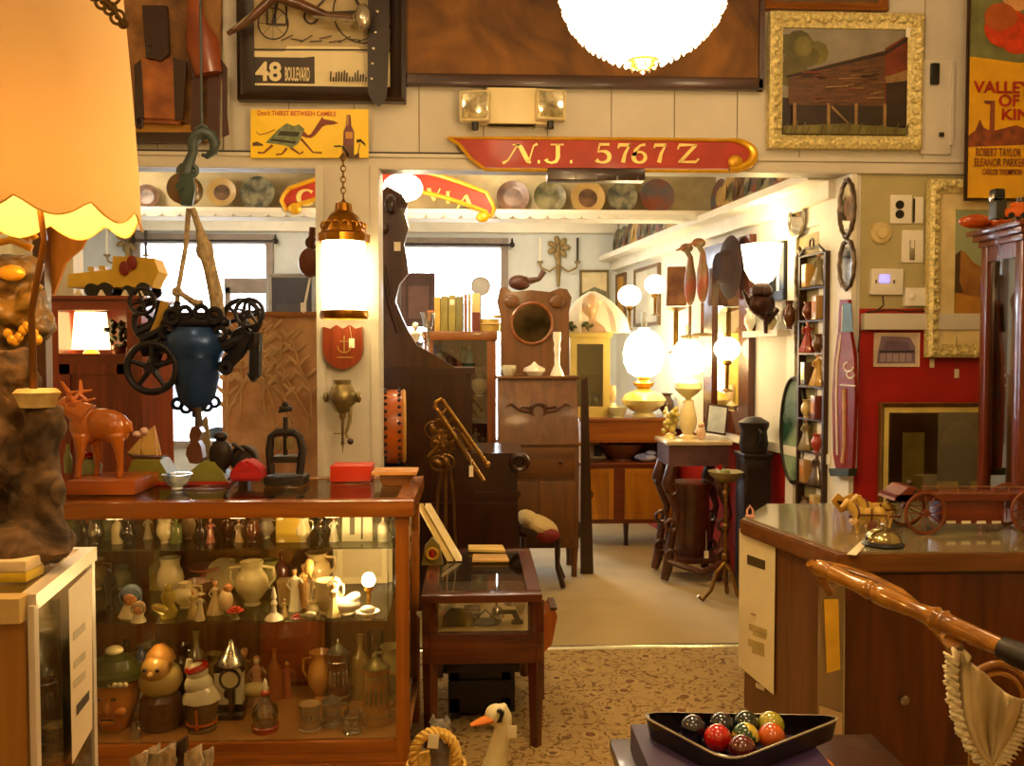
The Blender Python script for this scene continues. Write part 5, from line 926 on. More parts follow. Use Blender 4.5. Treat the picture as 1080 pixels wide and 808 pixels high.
# ================================================================ low table showcase
TY = 3.5; TZ = at(500, 627, TY).z; tx0 = -.212; tx1 = at(572, 627, TY).x
ty1 = onz(535, 578, TZ).y
tb = thing('table_showcase', 'low mahogany display table with a glazed tray of silver trinkets', 'display table', ((tx0+tx1)/2, TY+.3, 0))
zr1 = at(500, 668, TY).z; zr0 = at(500, 700, TY).z; q = .05
b = MB(); b.bx((tx0-.01, TY-.01, TZ-.035), (tx1+.0, TY+.06, TZ), bev=.006); b.bx((tx0-.01, ty1-.06, TZ-.035), (tx1, ty1, TZ), bev=.006); b.bx((tx0-.01, TY+.06, TZ-.035), (tx0+.05, ty1-.06, TZ)); b.bx((tx1-.06, TY+.06, TZ-.035), (tx1, ty1-.06, TZ)); b.obj('top_frame', MAHX, tb, world=True)
b = MB(); b.bx((tx0+.05, TY+.06, TZ-.014), (tx1-.06, ty1-.06, TZ-.006)); b.obj('top_glass', pane('#d8d0c0', .2), tb, world=True)
for x in (tx0, tx1-q):
    for y in (TY, ty1-q): b = MB(); b.tube([(x+q/2, y+q/2, TZ-.035), (x+q/2, y+q/2, .35), (x+q/2, y+q/2, 0)], [.034, .033, .024], 4); b.obj('leg', MAHO, tb, world=True, smooth=0)
b = MB(); b.bx((tx0-.005, TY-.005, zr0), (tx1+.002, TY+.03, zr1), bev=.004); b.bx((tx0, ty1-.03, zr0), (tx1, ty1, zr1)); b.bx((tx0, TY+.03, zr0), (tx0+.03, ty1-.03, zr1)); b.bx((tx1-.03, TY+.03, zr0), (tx1, ty1-.03, zr1)); b.bx((tx0+.03, TY+.03, zr1-.012), (tx1-.03, ty1-.03, zr1-.004)); b.obj('tray', MAHX, tb, world=True)
b = MB(); b.bx((tx0+q, TY+.01, zr1), (tx1-q, TY+.014, TZ-.035)); b.obj('front_glass', GLASS, tb, world=True)
b = MB(); b.bx((tx0+.03, TY+.03, zr1-.004), (tx1-.03, ty1-.03, zr1+.0)); b.obj('lining', M('#d8c08a', rough=.8), tb, world=True)
tr_items = [(455, 'shell', 3.6), (470, 'cup', 3.68), (483, 'clock', 3.60), (498, 'box', 3.7), (512, 'tray', 3.62), (524, 'bell', 3.72), (537, 'gun', 3.62), (549, 'vase', 3.75), (478, 'vase', 3.85), (505, 'cup', 3.88), (538, 'bell', 3.9), (460, 'box', 3.9)]
lab = {'shell': 'white fan shaped shell', 'cup': 'small pale cup', 'clock': 'olive arched mantel clock', 'box': 'little silver trinket box', 'tray': 'flat dark handled tray', 'bell': 'small silver dinner bell', 'gun': 'dark little pistol lighter', 'vase': 'cream bud vase'}
seen = {}
for px, k, Y in tr_items:
    b = MB(); m = [china('#d8c89c'), SILV]
    if k == 'shell': b.lathe([(0, 0), (.02, 0), (.06, .06), (.055, .06), (0, .015)], n=20, wave=(.15, 9), sc=(1, .6, 1))
    if k == 'cup': b.lathe([(0, 0), (.02, 0), (.028, .05), (.033, .07), (.03, .07), (.02, .02), (0, .01)], n=16); b.torus((.036, 0, .04), .016, .004, 'Y', n=12)
    if k == 'clock': b.xz([(-.07, 0), (.07, 0), (.055, .045), (.02, .07), (-.03, .07), (-.06, .045)], -.02, .02); m = [M('#5c5426', rough=.35, metal=.3)]
    if k == 'box': b.box((0, 0, .02), (.07, .05, .04), bev=.005); b.box((0, 0, .045), (.074, .054, .012), bev=.004); m = [SILV]
    if k == 'tray': b.lathe([(0, 0), (.05, 0), (.06, .012), (.055, .012), (0, .006)], n=20, sc=(1.2, .8, 1)); b.tube([(-.05, 0, .012), (0, 0, .06), (.05, 0, .012)], .004, 6); m = [iron('#3c2c1c')]
    if k == 'bell': b.lathe([(0, .07), (.006, .06), (.008, .045), (.022, .035), (.034, 0), (.03, 0), (0, .03)], n=16); m = [SILV]
    if k == 'gun': b.tube([(-.05, 0, .05), (.03, 0, .05)], .010, 8); b.tube([(.02, 0, .05), (.04, 0, .01)], .012, 8); b.box((.035, 0, .006), (.05, .03, .012)); m = [IRON]
    if k == 'vase': urn(b, .08, .022, .5, .8)
    lb = lab[k]+(' at the front of the low glazed table' if k not in seen else ' further back in the low glazed table'); seen[k] = 1
    O({'shell': 'shell', 'cup': 'cup', 'clock': 'mantel_clock', 'box': 'trinket_box', 'tray': 'small_tray', 'bell': 'hand_bell', 'gun': 'pistol_lighter', 'vase': 'bud_vase'}[k], lb, k if k not in ('gun', 'clock') else {'gun': 'lighter', 'clock': 'clock'}[k], b, m, px, Y, zr1)
# papers, box with handle, leaning frames on top
b = MB(); 
def sheet(pts, z, t_, m, b): b.prism([onz(x, y, z) for x, y in pts], (0, 0, t_), m)
sheet([(494, 582), (533, 583), (530, 577), (494, 577)], TZ+.002, .012, 0, b); solo('booklet', 'pale open booklet at the back of the low table top', 'booklet', b, M('#cfae5c', rough=.6), loc=onz(512, 580, TZ), world=True)
b = MB(); sheet([(498, 593), (537, 593), (534, 586), (499, 586)], TZ+.002, .008, 0, b); solo('booklet', 'tan closed booklet nearer the front of the low table top', 'booklet', b, M('#b88e40', rough=.6), loc=onz(515, 590, TZ), world=True)
b = MB(); z0 = TZ
A = [onz(472, 592, z0), onz(488, 592, z0)]; top_ = at(440, 535, A[0].y+.35)
for k, dx in enumerate((0, .04)): b.prism([A[0]+Vector((dx, 0, 0)), A[0]+Vector((dx+.028, 0, 0)), top_+Vector((dx+.028, 0, 0)), top_+Vector((dx, 0, 0))], (0, .05, .01), k % 2)
solo('gilt_moulding', 'pair of gilt moulding lengths leaning at the left of the low table', 'moulding', b, [M('#b89a48', rough=.35, metal=.3), M('#d8c48a', rough=.4)], loc=A[0], world=True)
b = MB(); v = onz(456, 596, z0); b.prism([v+Vector(p) for p in ((-.05, 0, 0), (.05, 0, 0), (.035, 0, .09), (0, 0, .13), (-.035, 0, .09))], (0, .03, 0), 0); b.torus(v+Vector((0, -.008, .055)), .026, .006, 'Y', m=1); b.ell(v+Vector((0, -.005, .055)), (.014, .006, .02), 2); solo('small_shrine', 'small arched gilt frame with a red oval at the left of the low table', 'frame', b, [M('#7a6a28', var=.3, rough=.5), GOLDP, REDC], loc=v, world=True)
# dark box and planks stored between the legs
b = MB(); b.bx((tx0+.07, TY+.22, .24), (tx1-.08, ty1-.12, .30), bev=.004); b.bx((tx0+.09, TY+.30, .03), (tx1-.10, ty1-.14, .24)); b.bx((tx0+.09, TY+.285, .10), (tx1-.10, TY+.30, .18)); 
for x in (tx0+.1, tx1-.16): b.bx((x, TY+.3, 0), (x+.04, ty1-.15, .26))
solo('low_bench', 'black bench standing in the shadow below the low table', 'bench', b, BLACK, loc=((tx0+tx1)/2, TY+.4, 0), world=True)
# orange bag/holder at the right side of the table
b = MB(); E = lambda x, y: at(x, y, 4.0); b.prism([E(571, 650), E(584, 640), E(588, 650), E(582, 680), E(572, 690)], (0, .16, 0), 0); b.box(E(584, 642)+Vector((0, .08, 0)), (.03, .17, .012), m=1); b.prism([E(572, 690), E(574, 690), E(574, 790) if False else Vector((E(574, 690).x, 4.0, 0)), Vector((E(572, 690).x, 4.0, 0))], (0, .14, 0), 1); solo('magazine_rack', 'small orange wooden rack just right of the low table', 'rack', b, [wood('#8a4010', '#b86420'), M('#3a1c0a')], loc=(E(576, 690).x, 4.0, 0), world=True)

# goose decoy and cat in a wreath, in front of the low table
gs = thing('goose_decoy', 'white goose decoy head and neck with an orange bill', 'decoy', atz(520, 2.70, 0)); gy = 2.70; u = gy/F; E = lambda x, y, d=0: at(x, y, gy+d)
b = MB(); b.tube([E(515, 850), E(519, 820), E(524, 795), E(530, 772), E(531, 757), E(525, 747)], [.075, .046, .033, .029, .029, .031], 14); b.ell(E(523, 754), (12.5*u, .036, 11.5*u)); bz_ = E(515, 850).z; b.ell((E(522, 850).x, gy+.12, .10), (.085, .17, .09)); o = b.obj('goose_body', M('#d8cc9c', rough=.45, var=.05), gs, world=True); voxel(o, .006, 3)
b = MB(); b.tube([E(520, 757, -.01), E(508, 761, -.02), E(496, 765, -.03)], [.024, .019, .008], 12, flat=.6); b.obj('bill', M('#d8780c', rough=.35), gs, world=True)
b = MB(); b.ell(E(526, 750, -.034), (.007, .006, .007)); b.prism([E(*p, -.042) for p in ((527, 748), (532, 752), (529, 762), (524, 763), (527, 757))], (0, .015, 0)); b.obj('eye', BLACK, gs, world=True)
b = MB(); b.box(E(540, 772, -.04), (.03, .002, .04), bev=.0005); solo('price_tag', 'white price tag hung on the neck of the white goose', 'tag', b, PAPER, loc=E(540, 772), world=True)
wr = thing('wicker_basket', 'round braided straw basket holding a small grey cat ornament', 'basket', (at(458, 800, 2.78).x, 2.78, 0)); E = lambda x, y, d=0: at(x, y, 2.71+d)
cc = E(459, 800); STR = M('#c89a38', h2='#e0bc5c', rough=.7, scale=40, bump=.5)
b = MB(); n = 60
for ph in (0, 2.1, 4.2): b.tube([cc+Vector(((.070+.010*math.cos(9*a+ph))*math.cos(a), .012*math.sin(9*a+ph), (.086+.010*math.cos(9*a+ph))*math.sin(a))) for a in [2*PI*k/n for k in range(n)]], .009, 6, closed=True)
b.obj('hoop_handle', STR, wr, world=True)
bw = cc.z-.05; b = MB(); b.lathe([(0, 0), (.09, 0), (.11, bw*.5), (.10, bw), (.09, bw), (.095, bw*.5), (0, .01)], (cc.x, 2.78, 0), 24); b.obj('basket_body', STR, wr, world=True)
b = MB(); 
for k in range(3): b.tube([(cc.x-.08+k*.01, 2.68, bw+.0), (cc.x, 2.645, bw-.03+k*.012), (cc.x+.09, 2.69, bw+.02)], .012, 7)
b.obj('braid', M('#d0a040', rough=.6), wr, world=True)
b = MB(); b.ell((cc.x-.03, 2.68, bw+.005), (.05, .03, .03)); b.obj('pink_bow', M('#c87060', rough=.6), wr, world=True)
ct = thing('cat_ornament', 'small grey and white cat ornament sitting inside the straw hoop', 'ornament', (E(464, 800).x, 2.76, bw)); E = lambda x, y, d=0: at(x, y, 2.74+d)
b = MB(); b.ell(E(464, 790), (.035, .035, .05)); b.ell(E(464, 768), (.034, .03, .028)); b.cyl(E(464, 790), (E(464, 790).x, 2.74, bw-.02), .03)
for sx in (-1, 1): b.lathe([(.014, 0), (0, .03)], E(464+sx*7, 762), 8)
b.obj('cat_body', M('#5a544c', h2='#8a8478', rough=.6, scale=18), ct, world=True)
b = MB(); b.ell(E(470, 778, -.03), (.012, .01, .02)); b.ell(E(464, 774, -.03), (.014, .008, .010)); b.obj('white_bib', WHITE, ct, world=True)
b = MB(); b.box(E(457, 782, -.08), (.034, .002, .045), rot=Euler((0, .1, 0)), bev=.0005); solo('price_tag', 'square white price tag in front of the grey cat ornament', 'tag', b, PAPER, loc=E(457, 782), world=True)

# ================================================================ right counter
CZ = .89
f0 = onz(780, 546, CZ); f1 = onz(890, 588, CZ); f1.y = max(f1.y, 3.15); fr = Vector((2.75, f1.y-.02, CZ)); bkY = 4.62
CW = wood('#4e2c0e', '#6e4218', rough=.35, coat=.3); CWX = wood('#5c340e', '#7e4c1a', rough=.3, axis='X', coat=.4)
co = thing('counter', 'brown wood grain shop counter with a glass top and paper notice', 'counter', (f1.x+.3, f1.y+.4, 0))
b = MB(); P_ = [f0, f1, fr, Vector((fr.x, bkY-.4, CZ)), Vector((f0.x+.25, bkY-.4, CZ))]
flr = lambda v, z: Vector((v.x, v.y, z))
ins = [f0+Vector((.03, -.0, 0)), f1+Vector((.03, .03, 0)), fr+Vector((0, .03, 0)), P_[3], P_[4]]
b.prism([flr(v, 0) for v in ins], (0, 0, CZ-.075)); b.obj('carcass', CW, co, world=True)
b = MB(); b.prism([flr(v, CZ-.075) for v in P_], (0, 0, .07)); bmesh.ops.bevel(b.bm, geom=[e for e in b.bm.edges], offset=.008, segments=2, affect='EDGES'); b.obj('top_slab', CWX, co, world=True)
b = MB(); gi = [f0+Vector((.03, 0, 0)), f1+Vector((.04, .03, 0)), fr+Vector((0, .03, 0)), P_[3], P_[4]]; b.prism([flr(v, CZ-.005) for v in gi], (0, 0, .006)); b.obj('glass_top', M('#8f8460', rough=.12, var=.15, scale=3, coat=.6), co, world=True)  # opaque tan colour stands in for reflections and lit papers under glass
b = MB(); xa = at(894, 620, f1.y).x; b.bx((xa, f1.y+.012, .06), (fr.x-.05, f1.y+.03, CZ-.085)); cdo = b.obj('door', wood('#3c1a06', '#64300c', scale=3, rough=.25), co, world=True)
b = MB(); v = at(952, 737, f1.y); b.lathe([(0, 0), (.010, 0), (.008, .012), (.018, .022), (.018, .03), (0, .034)], v+Vector((0, .012, 0)), 18, rot=Euler((PI/2, 0, 0))); b.obj('knob', pane('#e8dcc8', .4), cdo, world=True)
# notice taped to the side
sd = (f1-f0); sd.z = 0; L_ = sd.length; sd.normalize(); nn = Vector((sd.y, -sd.x, 0));
if nn.x > 0: nn = -nn
def side(px, py, out=.004):
    p0 = f0+nn*(out-.028); d = ray(px, py); return CAM+d*((p0-CAM).dot(nn)/d.dot(nn))
nt_ = thing('paper_notice', 'cream paper notice taped to the side of the counter', 'notice', side(800, 650))
b = MB(); b.prism([side(780, 557), side(818, 575), side(816, 733), side(779, 702)], nn*.001, 0); b.obj('sheet', M('#e2cf9c', rough=.5, var=.03, coat=.3), nt_, world=True)
b = MB(); I = .0065
for y0, y1, x0, x1 in ((584, 594, 788, 807), (644, 646, 792, 797), (656, 663, 790, 809), (662, 667, 794, 808), (672, 680, 789, 806), (680, 686, 793, 806)):
    k = (x0-780)*.35; k1 = (x1-780)*.35; b.prism([side(x0, y0+k-2, I), side(x1, y0+k1-2, I), side(x1, y1+k1-2, I), side(x0, y1+k-2, I)], nn*.0004, 0 if y0 < 600 else 1)
b.obj('print', [M('#4a3818'), M('#b09858')], nt_, world=True)
b = MB()
for x, y in ((791, 560), (797, 722)): b.prism([side(x, y-2, .007), side(x+9, y+2, .007), side(x+9, y+7, .007), side(x, y+3, .007)], nn*.0004)
b.obj('tape', M('#cdb98a', rough=.2), nt_, world=True)
b = MB(); b.prism([side(*p, .002) for p in ((780, 547), (890, 588), (890, 598), (780, 551))], nn*.002); 
bg_ = thing('plastic_sleeve', 'clear plastic sleeve with a yellow card hanging on the counter corner', 'sleeve', side(876, 700)); b = MB()
Lx = f1.x-.0; Yp = f1.y-.006
E = lambda x, y, d=0: at(x, y, Yp-d)
b.prism([E(*p) for p in ((863, 612), (890, 618), (889, 806), (862, 806))], (0, -.012, 0)); b.obj('sleeve_film', pane('#e8e0c8', .3, .12), bg_, world=True)
b = MB(); b.prism([E(*p, .014) for p in ((869, 632), (884, 632), (886, 706), (872, 710))], (0, -.002, 0)); b.obj('yellow_card', M('#d8a828', rough=.5), bg_, world=True)
b = MB(); b.prism([E(*p, .014) for p in ((864, 744), (888, 752), (888, 806), (863, 806))], (0, -.002, 0)); b.obj('pale_card', M('#b89a6c', rough=.5), bg_, world=True)
# desk bell
zc = CZ+.0015
bl = thing('counter_bell', 'nickel service bell on a black base near the counter corner', 'bell', atz(931, 3.28, zc)); 
b = MB(); b.lathe([(0, 0), (.078, 0), (.08, .008), (.07, .018), (.05, .022), (0, .022)], n=32); b.obj('base', BLACK, bl)
b = MB(); b.lathe([(.068, .018), (.069, .024), (.060, .044), (.038, .062), (.012, .07), (0, .071)], n=32); b.obj('dome', M('#b8a878', rough=.15, metal=1, var=.1), bl); b = MB(); b.lathe([(0, .07), (.006, .07), (.006, .08), (.011, .083), (.008, .09), (0, .091)], n=14); b.obj('button', SILV, bl)
# pink ribbon loop
b = MB(); v = onz(791, 545, zc); b.tube([v+Vector((-.012, 0, 0)), v+Vector((-.014, 0, .03)), v+Vector((0, 0, .05)), v+Vector((.014, 0, .03)), v+Vector((.012, 0, 0))], .005, 8); b.box(v+Vector((0, 0, .004)), (.04, .02, .008), bev=.002); solo('ribbon_loop', 'small pink wire loop standing at the far corner of the counter', 'loop', b, M('#d89a88', rough=.5), loc=v+Vector((0, 0, .0)), world=True)
# team of horses and wagon
wg = thing('model_wagon', 'red brown model dray wagon with spoked wheels on the counter', 'model wagon', atz(1020, 3.55, zc)); wy = 3.55; u = wy/F; E = lambda x, y, d=0: at(x, y, wy+d)
zax = zc+17*u; WR = wood('#5a1c08', '#7c3010', axis='X')
b = MB(); b.bx((E(944, 0).x, wy-.07, E(0, 533).z), (E(1100, 0).x, wy+.07, E(0, 526).z)); b.bx((E(995, 0).x, wy-.05, E(0, 559).z), (E(1062, 0).x, wy+.05, E(0, 534).z), bev=.004); b.prism([E(942, 528, -.07), E(958, 514, -.07), E(966, 514, -.07), E(960, 530, -.07)], (0, .14, 0)); b.obj('wagon_bed', WR, wg, world=True)
b = MB()
for d in (-.065, .065):
    for y in (513, 520): b.tube([E(972, y, d), E(1100, y+1, d)], .003, 6)
    for x in (975, 992, 1010, 1028, 1046, 1064, 1082): b.tube([E(x, 513, d), E(x, 528, d)], .0028, 6)
b.obj('side_rails', M('#8a5a38', rough=.4), wg, world=True)
def swheel(px, Rr, d):
    c = Vector((E(px, 0).x, wy+d, zc+Rr)); b = MB(); b.torus(c, Rr*.93, Rr*.08, 'Y', n=30, k=6); b.cyl(c+Vector((0, -.012, 0)), c+Vector((0, .012, 0)), Rr*.16)
    for k in range(12): a = PI/6*k; b.tube([c, c+Vector((math.cos(a), 0, math.sin(a)))*Rr*.92], .0028, 5)
    b.obj('wheel', M('#6e3410', rough=.4), wg, world=True)
for px, Rr in ((974, 23*u), (1086, 24*u)):
    for d in (-.085, .085): swheel(px, Rr, d)
b = MB(); 
for k in range(4): b.box(E(1003+k*16, 551, -.052), (.04, .004, .012), bev=.002)
b.obj('white_panels', PAPER, wg, world=True)
b = MB(); b.tube([E(950, 545, 0), E(920, 545, 0), E(895, 545, 0)], .005, 6); b.obj('shaft', WR, wg, world=True)
dv = thing('driver_figure', 'tiny dark driver figure sitting at the front of the model wagon', 'figurine', E(962, 527)); b = MB(); b.ell(E(962, 519), (.018, .02, .024)); b.ell(E(960, 509), .012); b.tube([E(962, 521, -.02), E(952, 522, -.03), E(948, 530, -.03)], .008, 7); b.tube([E(960, 514, -.02), E(950, 518, -.02)], .006, 6); b.obj('driver_body', M('#3c2410', rough=.5), dv, world=True)
HC = M('#b48a34', h2='#d8b050', rough=.35, coat=.3, scale=8)
def horse(px, Y, k, lab, face=-1):
    u = Y/F; v = atz(px, Y, zc); h_ = thing('model_horse', lab, 'figurine', v, 0, 'team of model horses'); b = MB(); s = k
    b.ell((0, 0, .085*s), (.062*s, .028*s, .03*s)); b.ell((.045*s, 0, .088*s), (.03*s, .028*s, .032*s)); b.ell((-.045*s, 0, .088*s), (.03*s, .027*s, .033*s))
    b.tube([(-.055*s, 0, .095*s), (-.078*s, 0, .12*s), (-.092*s, 0, .145*s)], [.026*s, .018*s, .014*s], 8); b.tube([(-.09*s, 0, .148*s), (-.108*s, 0, .132*s), (-.125*s, 0, .115*s)], [.015*s, .012*s, .009*s], 8)
    for x, d, bend in ((-.05, -.016, -.018), (-.04, .016, .004), (.05, -.016, .01), (.058, .016, -.004)): b.tube([(x*s, d*s, .075*s), ((x+bend)*s, d*s, .045*s), ((x+bend*.3)*s, d*s, .015*s), ((x+bend*.3-.004)*s, d*s, .0)], [.014*s, .008*s, .006*s, .009*s], 7)
    for d in (-.006, .006): b.lathe([(.004*s, 0), (0, .014*s)], (-.088*s, d*s, .155*s), 6)
    b.tube([(.07*s, 0, .1*s), (.085*s, 0, .08*s), (.086*s, 0, .05*s)], [.006*s, .01*s, .004*s], 7); o = b.obj('horse_body', HC, h_); voxel(o, .0028, 2)
    b = MB(); b.torus((-.058*s, 0, .095*s), .032*s, .005*s, 'X', n=16); b.tube([(-.06*s, -.03*s, .09*s), (.07*s, -.03*s, .085*s)], .003, 5); b.tube([(.0, -.03*s, .115*s), (.0, -.03*s, .06*s)], .004, 5); b.obj('harness', M('#5a2c10'), h_)
horse(916, 3.50, .95, 'front tan model horse harnessed to the wagon, nearer the bell'); horse(925, 3.62, .95, 'rear tan model horse half hidden behind its team mate')
b = MB(); v = onz(885, 545, zc)
pts = [(877, 528), (884, 520), (890, 525), (899, 520), (906, 526), (910, 536), (905, 545), (896, 538), (886, 541)]; b.prism([at(x, y, 3.75) for x, y in pts], (0, .010, 0)); b.prism([at(x+3, y+3, 3.77) for x, y in pts[2:7]], (.01, .02, 0)); b.prism([at(x-3, y+8, 3.73) for x, y in pts[1:6]], (.01, .008, 0)); b.cyl((v.x+.04, 3.76, zc), (v.x+.05, 3.76, zc+.08), .012); b.lathe([(0, 0), (.04, 0), (.03, .012), (0, .012)], (v.x+.04, 3.76, zc)); solo('leaf_ornament', 'ochre leaf shaped ornament behind the model horses', 'ornament', b, M('#a87c24', h2='#c89a38', rough=.5), loc=(v.x+.04, 3.75, zc), world=True)
b = MB(); sheet([(893, 585), (903, 586), (930, 556), (926, 555)], zc, .002, 0, b); solo('paper_slip', 'thin white slip of paper beside the service bell', 'paper', b, PAPER, loc=onz(905, 580, zc), world=True)

# tall case on the counter at the right edge with goods on top
cy0, cy1 = 3.78, 4.10
xl_ = at(1076, 400, cy0).x; xr_ = xl_+.42; zt_ = at(1035, 262, cy1).z; zb_ = CZ+.002
tc_ = thing('clock_case', 'tall red mahogany case with a glazed side at the right edge', 'cabinet', (xl_+.2, cy0, zb_))
RM = wood('#4e1a0a', '#743010', rough=.25, coat=.5)
b = MB()
for y0, y1 in ((cy0, cy0+.055), (cy1-.05, cy1)): b.bx((xl_, y0, zb_), (xl_+.05, y1, zt_), bev=.004)
b.bx((xl_+.005, cy0+.05, zt_-.07), (xl_+.04, cy1-.05, zt_)); b.bx((xl_+.005, cy0+.05, zb_), (xl_+.04, cy1-.05, zb_+.08)); b.obj('side_frame', RM, tc_, world=True)
b = MB(); b.bx((xl_+.05, cy1-.02, zb_), (xr_, cy1, zt_)); b.bx((xl_+.05, cy0, zb_), (xr_, cy0+.03, zb_+.1)); b.bx((xr_-.05, cy0, zb_), (xr_, cy1, zt_)); b.bx((xl_+.05, cy0, zt_-.07), (xr_-.05, cy0+.03, zt_)); b.obj('carcass', RM, tc_, world=True)
b = MB(); b.bx((xl_+.02, cy0+.05, zb_+.08), (xl_+.024, cy1-.05, zt_-.07)); b.bx((xl_+.05, cy0+.012, zb_+.1), (xr_-.05, cy0+.016, zt_-.07)); b.obj('glass', pane('#d8c8b0', .25), tc_, world=True)
b = MB()
for k, (o1, z0, z1) in enumerate(((.0, 0, .03), (.02, .03, .06), (.04, .06, .085))): b.bx((xl_-.01-o1, cy0-.01-o1, zt_+z0), (xr_, cy1+.01+o1, zt_+z1), bev=.004)
b.obj('cornice', RM, tc_, world=True)
cyy = cy0; zt2 = zt_+.086; E = lambda x, d=0: atz(x, cyy+.05+d, zt2)
v8 = thing('violin', 'amber violin lying on top of the tall mahogany case', 'violin', E(1040, .16)); b = MB(); b.ell((-.02, .05, .035), (.085, .04, .035)); b.ell((.1, .05, .03), (.07, .04, .03)); b.obj('body', M('#b0480c', rough=.2, coat=.6), v8); b = MB(); b.tube([(.12, .05, .035), (.28, .05, .04)], .012, 8); b.obj('neck', DK, v8)
b = MB(); b.box((0, 0, .045), (.05, .06, .08), bev=.006); b.box((-.004, 0, .115), (.052, .05, .05), bev=.012, m=1); b.ell((-.03, 0, .1), (.008, .02, .02), 2); O('camera', 'black box camera on the corner of the tall case', 'camera', b, [M('#2c2a1c'), BLACK, SILV], 1052, cyy+.0, zt2)
b = MB(); b.box((0, 0, .03), (.09, .04, .04), bev=.012, m=0); b.box((.01, 0, .06), (.05, .035, .03), bev=.008, m=0)
for x in (-.028, .028):
    for y in (-.02, .02): b.cyl((x, y-.004, .014), (x, y+.004, .014), .014, n=12, m=1)
O('toy_car', 'small orange toy car on top of the tall case', 'toy car', b, [M('#d06018', rough=.3, coat=.5), BLACK], 1070, cyy-.03, zt2)
b = MB(); b.lathe([(0, 0), (.03, 0), (.03, .06), (.02, .08), (.022, .11), (0, .115)], n=16, m=0); b.lathe([(.023, .10), (.023, .125), (0, .125)], n=16, m=1); O('brass_tin', 'small brass tin with a dark cap on the tall case', 'tin', b, [BRASS, DK], 1077, cyy+.12, zt2)
# ================================================================ back room, left side
Y = 4.2
cb0, cb1 = at(58, 400, Y).x, at(150, 400, Y).x; ct_ = at(100, 312, Y).z
E = lambda x, y, d=0: at(x, y, Y+d)
cb = thing('cupboard', 'reddish brown cupboard with an open lit niche behind the elk', 'cupboard', ((cb0+cb1)/2, Y+.2, 0)); RB = wood('#571806', '#8a3410', rough=.3, coat=.4); RBX = wood('#571806', '#8a3410', axis='X', rough=.3, coat=.4)
n0, n1 = E(0, 373).z, E(0, 327).z
b = MB(); b.bx((cb0-.06, Y, 0), (cb0+.02, Y+.42, ct_)); b.bx((cb1-.07, Y, 0), (cb1, Y+.42, ct_)); b.bx((cb0+.02, Y+.4, 0), (cb1-.07, Y+.42, ct_)); b.obj('side', RB, cb, world=True)
b = MB(); b.bx((cb0-.08, Y-.02, ct_-.02), (cb1+.02, Y+.43, ct_), bev=.004); b.bx((cb0+.02, Y, n1), (cb1-.07, Y+.02, ct_-.02)); b.bx((cb0+.02, Y, n0-.05), (cb1-.07, Y+.4, n0)); b.obj('top', RBX, cb, world=True)
b = MB(); b.bx((cb0+.02, Y+.01, .12), (cb1-.07, Y+.03, n0-.05)); b.bx((cb0+.02, Y, .1), (cb0+.07, Y+.02, n0-.05)); b.bx((cb1-.12, Y, .1), (cb1-.07, Y+.02, n0-.05)); b.bx((cb0+.02, Y, n0-.10), (cb1-.07, Y+.015, n0-.05)); b.obj('door', RB, cb, world=True)
sl = thing('small_lamp', 'small lit lamp with a cream drum shade inside the cupboard niche', 'lamp', (E(76, 0).x, Y+.14, n0)); u = Y/F
b = MB(); b.lathe([(19*u, .02), (15.5*u, .205), (15*u, .205), (18.5*u, .02)], n=24); b.obj('lamp_shade', emit('#ffd98c', 5), sl); b = MB(); b.lathe([(0, 0), (.04, 0), (.03, .015), (.012, .03), (.012, .10), (0, .10)], n=14); b.obj('base', BRASS, sl)
b = MB(); rnd.seed(3)
for k in range(26): v = Vector((rnd.uniform(-.05, .05), rnd.uniform(-.03, .03), rnd.uniform(.03, .16))); b.ell(v, (.022, .012, .014), rot=Euler((rnd.random(), rnd.random(), rnd.random()*3)), n=6)
b.lathe([(0, 0), (.03, 0), (.035, .04), (0, .04)], n=12, m=1); solo('plant', 'dark green trailing plant beside the small lamp in the niche', 'plant', b, [M('#2c3014', var=.4), BRN], loc=(E(106, 0).x, Y+.15, n0))
# toy truck
tk = thing('toy_truck', 'long yellow toy dump truck with a red sign on the cupboard', 'toy truck', (E(116, 0).x, Y+.15, ct_)); E2 = lambda x, y, d=0: at(x, y, Y+.15+d); YT = M('#c8a02c', rough=.4, var=.1)
b = MB(); b.prism([E2(*p, -.06) for p in ((71, 303), (72, 289), (118, 284), (119, 270), (162, 272), (168, 287), (163, 295), (160, 303))], (0, .13, 0)); b.box(E2(98, 284), (.03, .05, .02)); b.box(E2(110, 283), (.03, .05, .02)); b.obj('body', YT, tk, world=True)
for x, r_ in ((99, 7), (113, 7.5), (137, 6), (153, 7.5)): 
    for d in (-.075, .075): b = MB(); c = Vector((E2(x, 0).x, Y+.15+d, ct_+r_*u)); b.cyl(c-Vector((0, .012, 0)), c+Vector((0, .012, 0)), r_*u, n=18); b.obj('wheel', BLACK, tk, world=True)
b = MB(); 
for x, y in ((139, 277), (131, 283)): c = E2(x, y, -.07); b.lathe([(0, 0), (5.5*u, 0), (0, .012)], c, 18, rot=Euler((PI/2, 0, 0)), sc=(1, 1.4, 1))
b.obj('red_sign', M('#7a1408', rough=.4), tk, world=True)
for k, x in enumerate((81, 106, 131, 147)):
    b = MB(); c = atz(x, Y+.04, ct_); b.prism([c+Vector((-.018, 0, 0)), c+Vector((.018, 0, 0)), c+Vector((0, 0, .032))], (0, .03, 0)); solo('price_card', '%s folded white price card along the edge before the toy truck' % ['leftmost', 'second from left', 'third from left', 'rightmost'][k], 'price card', b, PAPER, loc=c+Vector((0, 0, .0005)), world=True)
